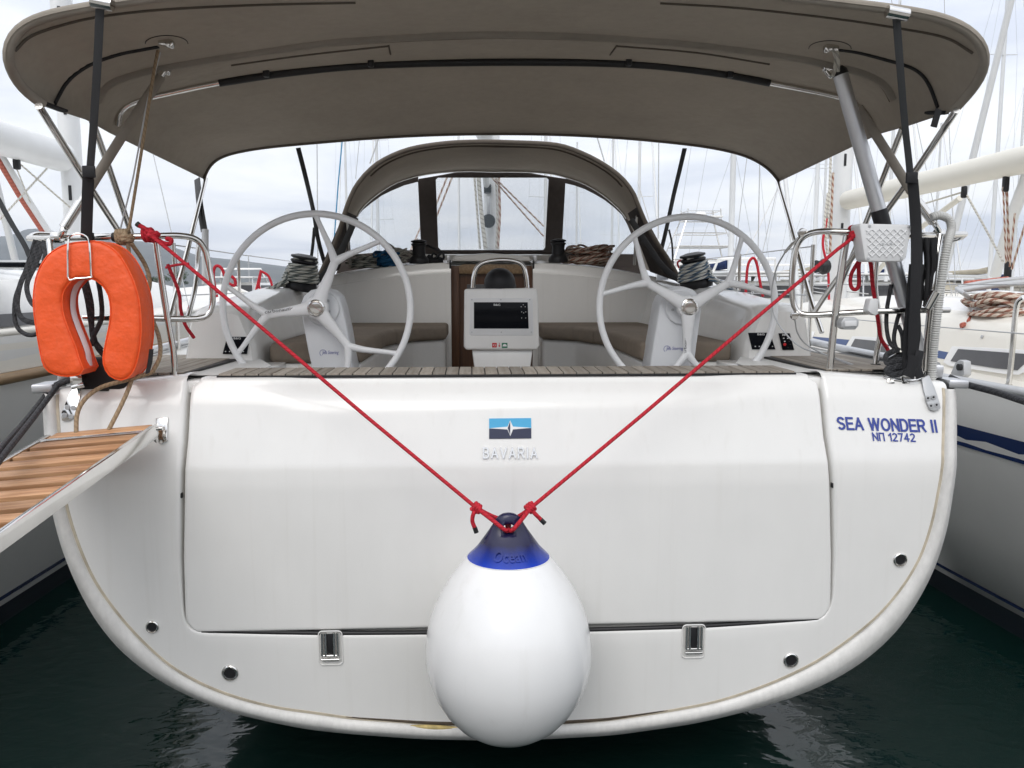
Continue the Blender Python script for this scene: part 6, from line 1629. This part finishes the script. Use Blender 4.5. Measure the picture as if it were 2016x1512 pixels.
o = mk_tube('dark_strap', [P(-10, 380, 0.9), P(20, 435, 0.9), P(48, 482, 0.9), P(58, 505, 0.9)], 0.013, WEBG, lb_, 8, 4)
mk_tube('stern_rail', [P(-20, 600, 0.3), P(-10, 560, 0.3), P(-12, 520, 0.3)], 0.013, STEEL, lb_, 8)

# ================================================================== the rest of the marina: a yacht built once and copied
def generic_yacht(name, L, B, H, cabin_m, stripe_m, cover_m):
    """stern at y=0, bow towards +y, waterline z=0; every part in local coordinates round the root at the origin"""
    root = new_empty(name, (0, 0, 0))
    secs = [(0.0, B*0.42, B*0.30, 1.15, -0.2), (L*0.15, B*0.48, B*0.38, 1.15, -0.4), (L*0.45, B*0.5, B*0.42, 1.2, -0.6), (L*0.75, B*0.36, B*0.24, 1.32, -0.5), (L*0.92, B*0.14, B*0.06, 1.45, -0.4), (L, 0.03, 0.01, 1.52, -0.1)]
    rings = []
    for Y, hb, hw, zd, zk in secs:
        half = [(hb, zd), (hb, zd-0.25), (hb*0.6+hw*0.4, 0.4), (hw, 0.0), (hw*0.6, -0.2), (0.02, zk)]
        rings.append([Vector((x, Y, z)) for x, z in half]+[Vector((-x, Y, z)) for x, z in half[::-1]])
    bm = bmesh.new(); vr = loft(bm, rings); bm.faces.new(vr[0][::-1])
    h = finish(bm, 'hull', GEL, root, 50)
    bm = bmesh.new(); loft(bm, [[Vector((-hb, Y, zd-0.01)) for Y, hb, hw, zd, zk in secs], [Vector((hb, Y, zd-0.01)) for Y, hb, hw, zd, zk in secs]]); finish(bm, 'deck', GELC, root)
    for s in (-1, 1):
        bm = bmesh.new(); loft(bm, [[Vector((s*(hb+0.006), Y, zd-0.22)) for Y, hb, hw, zd, zk in secs], [Vector((s*(hb+0.006), Y, zd-0.12)) for Y, hb, hw, zd, zk in secs]]); finish(bm, 'hull_stripe', stripe_m, root)
    cs_ = []
    for Y, hb, zt_ in ((L*0.22, B*0.33, 1.62), (L*0.28, B*0.34, 1.70), (L*0.5, B*0.32, 1.68), (L*0.68, B*0.24, 1.55), (L*0.76, B*0.16, 1.38)):
        hh = [(hb, 1.15), (hb-0.08, zt_-0.08), (hb-0.2, zt_), (0, zt_+0.06)]
        cs_.append([Vector((x, Y, z)) for x, z in hh]+[Vector((-x, Y, z)) for x, z in hh[-2::-1]])
    bm = bmesh.new(); vr = loft(bm, cs_); bm.faces.new(vr[0]); bm.faces.new(vr[-1][::-1]); cb = finish(bm, 'cabin', cabin_m, root, 35)
    for s in (-1, 1):
        for y0_ in (0.30, 0.41, 0.52):
            q = [Vector((s*(B*0.335-0.045*0), L*y0_, 1.34)), Vector((s*(B*0.335), L*(y0_+0.08), 1.34)), Vector((s*(B*0.335-0.04), L*(y0_+0.08), 1.47)), Vector((s*(B*0.335-0.04), L*y0_, 1.47))]
            mk_prism('cabin_window', q, (s*0.012, 0, 0), SMOKE, root)
    bm = bmesh.new(); hood_secs = []
    for Y, w, z in ((L*0.20, B*0.30, 2.25), (L*0.27, B*0.31, 2.30), (L*0.32, B*0.30, 1.72)):
        hood_secs.append([Vector((w*math.cos(a), Y, 1.6+(z-1.6)*math.sin(a)**0.7)) for a in [math.pi*k/10 for k in range(11)]])
    loft(bm, hood_secs); finish(bm, 'sprayhood', cover_m, root, 40)
    my = L*0.56
    ms = mk_tube('mast', [Vector((0, my, 1.6)), Vector((0, my-0.1, H))], [0.10, 0.075], MASTW, root, 10)
    mk_tube('boom', [Vector((0, my-0.1, 2.55)), Vector((0, L*0.17, 2.65))], 0.09, MASTW, root, 8)
    mk_tube('sail_cover', [Vector((0, my-0.1, 2.85)), Vector((0, my-1.0, 2.78)), Vector((0, L*0.18, 2.74))], [0.16, 0.13, 0.08], cover_m, root, 8)
    for f, w in ((0.40, 0.85), (0.70, 0.65)):
        for s in (-1, 1): mk_tube('spreader', [Vector((0, my, H*f)), Vector((s*w, my-0.1, H*f+0.05))], 0.02, MASTW, ms, 6)
    for s in (-1, 1):
        mk_tube('shroud', [Vector((s*B*0.45, my-0.2, 1.2)), Vector((s*0.85, my-0.1, H*0.4)), Vector((s*0.65, my-0.1, H*0.7)), Vector((0, my, H-0.1))], 0.006, ALUG, ms, 5)
        mk_tube('shroud', [Vector((s*B*0.42, my-0.6, 1.2)), Vector((0, my, H*0.4))], 0.006, ALUG, ms, 5)
    mk_tube('furled_genoa', [Vector((0, L*0.97, 1.6)), Vector((0, my+0.1, H-0.3))], [0.07, 0.03], MASTW, root, 8)
    mk_tube('backstay', [Vector((0, 0.05, 1.2)), Vector((0, my, H-0.05))], 0.006, ALUG, root, 5)
    bm = bmesh.new()
    for z in (1.5, 1.78): tube(bm, cat_rom([Vector((-B*0.44, L*0.16, z)), Vector((-B*0.42, 0.25, z)), Vector((-B*0.36, 0.03, z)), Vector((0, 0.0, z)), Vector((B*0.36, 0.03, z)), Vector((B*0.42, 0.25, z)), Vector((B*0.44, L*0.16, z))], 4), 0.013, 6)
    for x, y in ((-0.42, 0.25), (-0.3, 0.02), (0.3, 0.02), (0.42, 0.25), (-0.44, L*0.16), (0.44, L*0.16)): tube(bm, [Vector((x*B, y, 1.14)), Vector((x*B, y, 1.78))], 0.013, 6)
    finish(bm, 'pushpit', STEEL, root, 60)
    bm = bmesh.new(); tube(bm, cat_rom([Vector((-B*0.22, L*0.86, 1.98)), Vector((-B*0.1, L*0.96, 2.02)), Vector((0, L*1.005, 2.05)), Vector((B*0.1, L*0.96, 2.02)), Vector((B*0.22, L*0.86, 1.98))], 4), 0.013, 6)
    for x, y in ((-0.22, 0.86), (0.22, 0.86), (-0.06, 0.97), (0.06, 0.97)): tube(bm, [Vector((x*B, L*y, 1.4)), Vector((x*B, L*y, 1.99))], 0.013, 6)
    finish(bm, 'pulpit', STEEL, root, 60)
    for s in (-1, 1):
        bm = bmesh.new()
        for f, w in ((0.3, 0.49), (0.45, 0.5), (0.6, 0.45), (0.75, 0.35)): tube(bm, [Vector((s*w*B, L*f, 1.15)), Vector((s*w*B, L*f, 1.8))], 0.012, 5)
        for z in (1.5, 1.79): tube(bm, [Vector((s*0.44*B, L*0.16, z)), Vector((s*0.49*B, L*0.3, z)), Vector((s*0.5*B, L*0.45, z)), Vector((s*0.45*B, L*0.6, z)), Vector((s*0.35*B, L*0.75, z)), Vector((s*0.22*B, L*0.86, z+0.1))], 0.005, 5)
        finish(bm, 'lifeline', STEEL, root, 60)
    return root
canv_blue = canvas_mat('canvas_blue', (0.02, 0.035, 0.10)); canv_beige = canvas_mat('canvas_beige', (0.42, 0.38, 0.30)); canv_grey = canvas_mat('canvas_grey', (0.16, 0.165, 0.17))
protos = [generic_yacht('moored_yacht', 11.5, 3.7, 16.5, GEL, NAVY, canv_blue), generic_yacht('moored_yacht', 12.8, 4.0, 18.0, GELC, SMOKE, canv_beige), generic_yacht('moored_yacht', 10.2, 3.4, 14.5, GEL, mat('stripe_red', (0.25, 0.02, 0.02), 0.4), canv_grey)]
used = [False]*3
def place(k, x, y, rz, label, group):
    o = protos[k] if not used[k] else copy_tree(protos[k]); used[k] = True
    o.location = (x, y, WZ); o.rotation_euler = (0, 0, rz); o['label'] = label; o['category'] = 'sailing yacht'; o['group'] = group
    return o
GA, GB, GC = 'yachts farther along the left quay', 'yachts farther along the right quay', 'yachts on the berths across the basin'
for k, x, y, lab in ((1, -9.0, 1.2, 'white yacht with a beige cover, second berth to the left'), (0, -13.4, 0.2, 'white yacht with a blue cover, third berth to the left'), (2, -17.8, 1.0, 'red striped yacht, fourth berth to the left'), (1, -22.4, 0.4, 'cream yacht seen through the left rail, fifth berth away'), (0, -27.0, 0.8, 'blue covered yacht at the far end of the left berths')):
    place(k, x, y, 0.02*((k*7) % 3-1), lab, GA)
for k, x, y, lab in ((0, 9.3, 1.6, 'white yacht with a blue stripe, second berth to the right'), (1, 13.8, 0.8, 'cream yacht, third berth to the right behind the boom'), (2, 18.2, 1.5, 'red striped yacht, fourth berth to the right'), (0, 22.6, 0.6, 'blue covered yacht, fifth berth to the right')):
    place(k, x, y, -0.02*((k*5) % 3-1), lab, GB)
PI = math.pi
for k, px, Y, rz, lab in ((2, 745, 44, PI, 'far yacht whose mast shows in the left screen pane'), (0, 1072, 40, PI, 'far yacht whose mast shows at the right edge of the middle pane'), (1, 1236, 46, PI+0.05, 'far yacht with a tall mast right of the sprayhood'), (2, 1205, 58, PI, 'far yacht behind the right screen pane'), (0, 1392, 24, PI+0.1, 'yacht with a furled sail across the basin behind the right wheel'), (1, 1580, 34, PI, 'far yacht beyond the right rail gate'), (2, 1620, 52, PI, 'far yacht left of the right-hand mast'), (0, 1745, 40, PI-0.04, 'far yacht behind the aluminium pole'), (1, 1918, 36, PI, 'far yacht with a tall mast at the right edge of the canopy'), (2, 1840, 60, PI, 'far yacht in the gap right of the corner post'), (0, 1985, 55, PI, 'far yacht at the right edge of the picture'), (1, 690, 60, PI, 'far yacht mostly hidden by the left wheel'), (0, 905, 64, PI, 'far yacht whose rigging shows left of the mast'), (2, 1135, 70, PI, 'farthest yacht between the two right panes')):
    X = P(px, 560, Y).x; place(k, X, Y+6, rz, lab, GC)

# ---------------------------------------------------------------- sport fishing boat with a tuna tower
Yf = 34.0; fx = P(1385, 560, Yf).x
fb = new_empty('fishing_boat', (fx, Yf, WZ), 'white sport fishing boat with a tall tube tower behind the right wheel', 'motor boat')
secs = [(Yf-4.5, 1.9, 1.7, 1.0, -0.4), (Yf, 2.1, 1.8, 1.2, -0.5), (Yf+4, 1.7, 1.3, 1.6, -0.5), (Yf+7, 0.05, 0.03, 2.0, -0.2)]
R = hull_loft(secs, fx); bm = bmesh.new(); vr = loft(bm, R); bm.faces.new(vr[0]); finish(bm, 'hull', GEL, fb, 50)
bm = bmesh.new(); loft(bm, [[Vector((fx-hb, Y, zd-0.02)) for Y, hb, hw, zd, zk in secs], [Vector((fx+hb, Y, zd-0.02)) for Y, hb, hw, zd, zk in secs]]); finish(bm, 'deck', GEL, fb)
mk_box('cabin', (fx, Yf+1.2, 1.9), (3.2, 3.6, 1.5), GEL, fb, bevel=0.25, seg=3)
mk_box('windscreen', (fx, Yf-0.62, 2.15), (2.6, 0.1, 0.5), SMOKE, fb, bevel=0.1)
for s in (-1, 1): mk_box('side_window', (fx+s*1.6, Yf+1.2, 2.15), (0.06, 2.2, 0.45), SMOKE, fb, bevel=0.02)
mk_box('flybridge', (fx, Yf+1.0, 2.75), (2.6, 2.4, 0.4), GEL, fb, bevel=0.12)
tw = bmesh.new()
def plat(z, w): tube(tw, [Vector((fx+w*sx, Yf+0.8+w*0.8*sy, z)) for sx, sy in ((-1, -1), (1, -1), (1, 1), (-1, 1))], 0.03, 6, closed=True)
for z, w in ((3.0, 1.5), (3.6, 1.25), (4.2, 1.0), (4.8, 0.8), (5.2, 0.75)): plat(z, w)
for sx, sy in ((-1, -1), (1, -1), (1, 1), (-1, 1)): tube(tw, [Vector((fx+1.5*sx, Yf+0.8+1.2*sy, 2.9)), Vector((fx+0.8*sx, Yf+0.8+0.6*sy, 4.8)), Vector((fx+0.75*sx, Yf+0.8+0.6*sy, 5.3))], 0.035, 6)
finish(tw, 'tower', STEEL, fb)
mk_box('tower_top', (fx, Yf+0.8, 4.95), (1.7, 1.4, 0.08), GEL, fb, bevel=0.03)
mk_box('tower_floor', (fx, Yf+0.8, 3.62), (2.3, 1.9, 0.05), GEL, fb, bevel=0.02)
mk_lathe('radar_dome', [(0.0, 0), (0.25, 0.0), (0.28, 0.1), (0.2, 0.2), (0, 0.22)], (fx, Yf+0.8, 5.0), GEL, fb, (0, 0, 1), 16)
for s in (-1, 1): mk_tube('outrigger', [Vector((fx+s*1.6, Yf+0.5, 2.2)), Vector((fx+s*3.2, Yf-0.5, 6.4))], 0.025, WHITE, fb, 6)
# motor cruisers farther right
def cruiser(px, Y, L, label, par=None):
    x = P(px, 560, Y).x
    r = new_empty('motor_cruiser', (x, Y, WZ), label, 'motor boat', 'motor cruisers across the basin')
    secs = [(Y-L*0.4, L*0.17, L*0.15, 0.9, -0.3), (Y, L*0.18, L*0.16, 1.05, -0.4), (Y+L*0.35, L*0.13, L*0.1, 1.3, -0.4), (Y+L*0.6, 0.05, 0.03, 1.55, -0.2)]
    R = hull_loft(secs, x); bm = bmesh.new(); vr = loft(bm, R); bm.faces.new(vr[0]); finish(bm, 'hull', GEL, r, 50)
    bm = bmesh.new(); loft(bm, [[Vector((x-hb, yy, zd-0.02)) for yy, hb, hw, zd, zk in secs], [Vector((x+hb, yy, zd-0.02)) for yy, hb, hw, zd, zk in secs]]); finish(bm, 'deck', GEL, r)
    mk_box('deckhouse', (x, Y+L*0.05, 1.55), (L*0.26, L*0.34, 0.9), GEL, r, bevel=0.15, seg=3)
    mk_box('deckhouse_window', (x, Y-L*0.122, 1.68), (L*0.2, 0.05, 0.36), SMOKE, r, bevel=0.02)
    for s in (-1, 1): mk_box('deckhouse_window', (x+s*L*0.131, Y+L*0.05, 1.7), (0.04, L*0.24, 0.32), SMOKE, r, bevel=0.015)
    mk_box('hardtop', (x, Y-L*0.02, 2.25), (L*0.25, L*0.36, 0.07), GEL, r, bevel=0.03)
    for sx in (-1, 1): mk_tube('hardtop_post', [Vector((x+sx*L*0.115, Y-L*0.18, 1.1)), Vector((x+sx*L*0.115, Y-L*0.17, 2.24))], 0.03, STEEL, r, 6)
    mk_tube('radar_arch', [Vector((x-L*0.12, Y+L*0.1, 2.0)), Vector((x-L*0.1, Y+L*0.06, 2.7)), Vector((x+L*0.1, Y+L*0.06, 2.7)), Vector((x+L*0.12, Y+L*0.1, 2.0))], 0.05, GEL, r, 8)
    bm = bmesh.new(); tube(bm, [Vector((x+xx, yy, zz)) for xx, yy, zz in ((-L*0.16, Y-L*0.3, 1.6), (-L*0.17, Y, 1.75), (-L*0.12, Y+L*0.35, 1.95), (0, Y+L*0.58, 2.1), (L*0.12, Y+L*0.35, 1.95), (L*0.17, Y, 1.75), (L*0.16, Y-L*0.3, 1.6))], 0.016, 6)
    finish(bm, 'bow_rail', STEEL, r)
cruiser(1480, 22, 9, 'white motor cruiser between the right wheel and the rail gate')
cruiser(1440, 30, 10, 'white motor cruiser just right of the right-hand winch')
cruiser(1560, 30, 11, 'white motor cruiser behind the open rail gate')
cruiser(1720, 26, 12, 'white motor cruiser under the lattice pad on the right')
cruiser(470, 40, 10, 'distant motor cruiser left of the left wheel')

# ---------------------------------------------------------------- breakwater, quay shed, tree and poles
bm = bmesh.new(); rnb = random.Random(5)
p0, p1 = P(1540, 560, 75), P(2300, 560, 70)
br_ = new_empty('breakwater', (p0+p1)/2*1.0, 'low stone breakwater wall beyond the moored boats on the right', 'breakwater')
d = (p1-p0); L = math.hypot(d.x, d.y); ang = math.atan2(d.y, d.x)
mk_box('wall_core', ((p0.x+p1.x)/2, (p0.y+p1.y)/2+0.3, 1.0), (L, 1.0, 2.6), STONE, br_, Matrix.Rotation(ang, 3, 'Z'), bevel=0.05)
bm = bmesh.new()
for row in range(5):
    x = 0.0
    while x < L:
        w = rnb.uniform(0.35, 0.9); h = 0.42
        c = p0+(d/L*0+Vector((d.x/L, d.y/L, 0))*(x+w/2)); c = Vector((c.x, c.y-0.22, 0.05+row*0.44))
        box(bm, c, (w-0.05, rnb.uniform(0.15, 0.3), h-0.04), Matrix.Rotation(ang, 3, 'Z'), 0.0); x += w
st_ = finish(bm, 'stone_facing', mat('pale_stone', (0.36, 0.33, 0.28), 0.9, var=0.35, vscale=0.9, bump=0.5, bscale=4), br_, flat=True); st_['kind'] = 'stuff'
mk_box('wall_cap', ((p0.x+p1.x)/2, (p0.y+p1.y)/2+0.1, 2.35), (L, 1.3, 0.18), GELG, br_, Matrix.Rotation(ang, 3, 'Z'), bevel=0.02)
# low quay on the left with buildings' bases
q0, q1 = P(380, 560, 160), P(640, 560, 160)
qy = mk_box('far_quay', ((q0.x+q1.x)/2-20, 164, WZ+0.6), (q1.x-q0.x+60, 8, 1.4), STONE, bevel=0.05); struct(qy)
def tree(px, top, bot, Y, w, label, seed):
    b = P(px, bot, Y); t = P(px, top, Y); h = t.z-b.z; ww = w/1630*(Y+3.4); rn = random.Random(seed)
    r = new_empty('tree', (b.x, Y, WZ), label, 'tree', 'trees on the far shore')
    bm = bmesh.new(); tube(bm, [Vector((b.x, Y, WZ)), Vector((b.x+0.1, Y, b.z+h*0.3)), Vector((b.x, Y, b.z+h*0.7))], [0.35, 0.25, 0.1], 8)
    for k in range(6):
        a = k*1.05; tube(bm, [Vector((b.x, Y, b.z+h*0.25+k*0.05*h)), Vector((b.x+math.cos(a)*ww*0.35, Y+math.sin(a)*ww*0.35, b.z+h*(0.5+0.06*k)))], [0.12, 0.03], 6)
    finish(bm, 'trunk', BARK, r)
    bm = bmesh.new()
    cl_ = [(rn.uniform(-.38, .38), rn.uniform(-.38, .38), rn.uniform(0.2, 0.85), rn.uniform(0.12, 0.24)) for _ in range(16)]
    for k in range(2600):
        cx2, cy2, cz2, cr2 = rn.choice(cl_); v = Vector((rn.gauss(0, 1), rn.gauss(0, 1), rn.gauss(0, 1))).normalized()*(rn.random()**0.35)*cr2
        p = Vector((b.x+(cx2+v.x)*ww, Y+(cy2+v.y)*ww, b.z+(cz2+v.z*0.7)*h)); s = rn.uniform(0.08, 0.17)*h*0.16
        n1 = Vector((rn.uniform(-1, 1), rn.uniform(-1, 1), rn.uniform(-1, 1))).normalized(); n2 = n1.orthogonal().normalized()
        bm.faces.new([bm.verts.new(p+n1*s), bm.verts.new(p+n2*s*0.6), bm.verts.new(p-n1*s), bm.verts.new(p-n2*s*0.6)])
    finish(bm, 'crown', LEAF, r, flat=True, recalc=False)
tree(346, 527, 566, 110, 42, 'round green tree on the far shore behind the left rail', 2)
tree(300, 540, 566, 130, 40, 'low tree on the far shore beside the lifebuoy', 3)
lp = P(489, 503, 90)
lamp = new_empty('light_mast', (lp.x, 90, WZ), 'thin floodlight mast on the far shore left of the left wheel', 'light mast')
mk_tube('pole', [Vector((lp.x, 90, WZ)), Vector((lp.x, 90, lp.z))], [0.09, 0.05], ALUG, lamp, 8)
mk_tube('cross_arm', [Vector((lp.x-0.35, 90, lp.z)), Vector((lp.x+0.35, 90, lp.z))], 0.05, ALUG, lamp, 6)
mk_tube('cross_arm', [Vector((lp.x-0.15, 90, lp.z-0.9)), Vector((lp.x+0.4, 90, lp.z-0.9))], 0.03, ALUG, lamp, 6)
# red fender lines on the next boats
for pts, Y, lab in (([(427, 585), (420, 545), (424, 525), (436, 528), (448, 555), (462, 562), (462, 550), (450, 540)], 2.6, 'red line tied on a stern rail behind the left end of the left wheel'), ([(500, 590), (512, 540), (514, 533), (512, 545), (510, 565), (522, 578)], 4.0, 'thin red line hanging in a loop left of the left winch'), ([(512, 533), (528, 543), (536, 563), (538, 570)], 4.0, 'thin red line sloping away right of the looped red one'), ([(1468, 580), (1472, 525), (1482, 508), (1490, 520), (1497, 560), (1502, 584)], 3.0, 'red line over a stanchion seen through the right wheel'), ([(1350, 530), (1338, 528), (1334, 518), (1340, 513), (1350, 518), (1352, 528)], 2.3, 'small red loop beside the right-hand winch'), ([(326, 527), (345, 522), (372, 519)], 1.2, 'short red line stretched behind the left rail')):
    o = mk_tube('red_line', [P(px, py, Y) for px, py in pts], 0.011 if Y > 2.5 else 0.007, REDR, None, 8, 5); tag(o, lab, 'rope')
# stanchions of our own side decks, with guard wires
for s, lst in ((1, (1487, 1545)), (-1, (430, 470))):
    for px in lst:
        Y = 3.0 if px in (1487, 470) else 1.5
        b = Vector((s*(hull_half(Y)-0.06), Y, ZDECK)); mk_tube('stanchion', [b, b+Vector((0, 0, 0.62))], 0.0125, STEEL, yacht, 10)
    mk_tube('guard_wire', [Vector((s*(hull_half(y)-0.06), y, ZDECK+0.61)) for y in (1.5, 3.0, 5.0, 7.5)]+[Vector((s*0.9, 10.5, ZDECK+0.75))], 0.004, ALUG, yacht, 6)
    mk_tube('guard_wire', [Vector((s*(hull_half(y)-0.06), y, ZDECK+0.32)) for y in (1.5, 3.0, 5.0, 7.5)]+[Vector((s*0.9, 10.5, ZDECK+0.45))], 0.004, ALUG, yacht, 6)

# ================================================================== the quay the picture is taken from
bm = bmesh.new(); box(bm, (0, -23.6, -0.6), (160, 40, 1.5), None, 0.04)
struct(finish(bm, 'quay', mat('quay_concrete', (0.30, 0.285, 0.26), 0.85, var=0.2, vscale=0.8, bump=0.3, bscale=20)))
qb = mat('sky_blocker_render', (0.34, 0.30, 0.25), 0.85, var=0.12, vscale=0.5)
struct(mk_box('low_sky_blocker', (0, -44, 4.2), (150, 8, 8.2), qb, None, bevel=0.05))  # unseen building block, added to cut low sky light behind the camera
# ================================================================== haze over the bay
hz = bpy.data.materials.new('haze'); hz.use_nodes = True; t = hz.node_tree
for n in list(t.nodes): t.nodes.remove(n)
ho = N(t, 'ShaderNodeOutputMaterial'); hv = N(t, 'ShaderNodeVolumePrincipled')
hv.inputs['Color'].default_value = (0.80, 0.87, 1.0, 1); hv.inputs['Density'].default_value = 0.00018
t.links.new(hv.outputs[0], ho.inputs['Volume'])
bm = bmesh.new(); box(bm, (0, 1550, 114), (7600, 3900, 234), None, 0)
struct(finish(bm, 'haze', hz, flat=True), 'stuff')
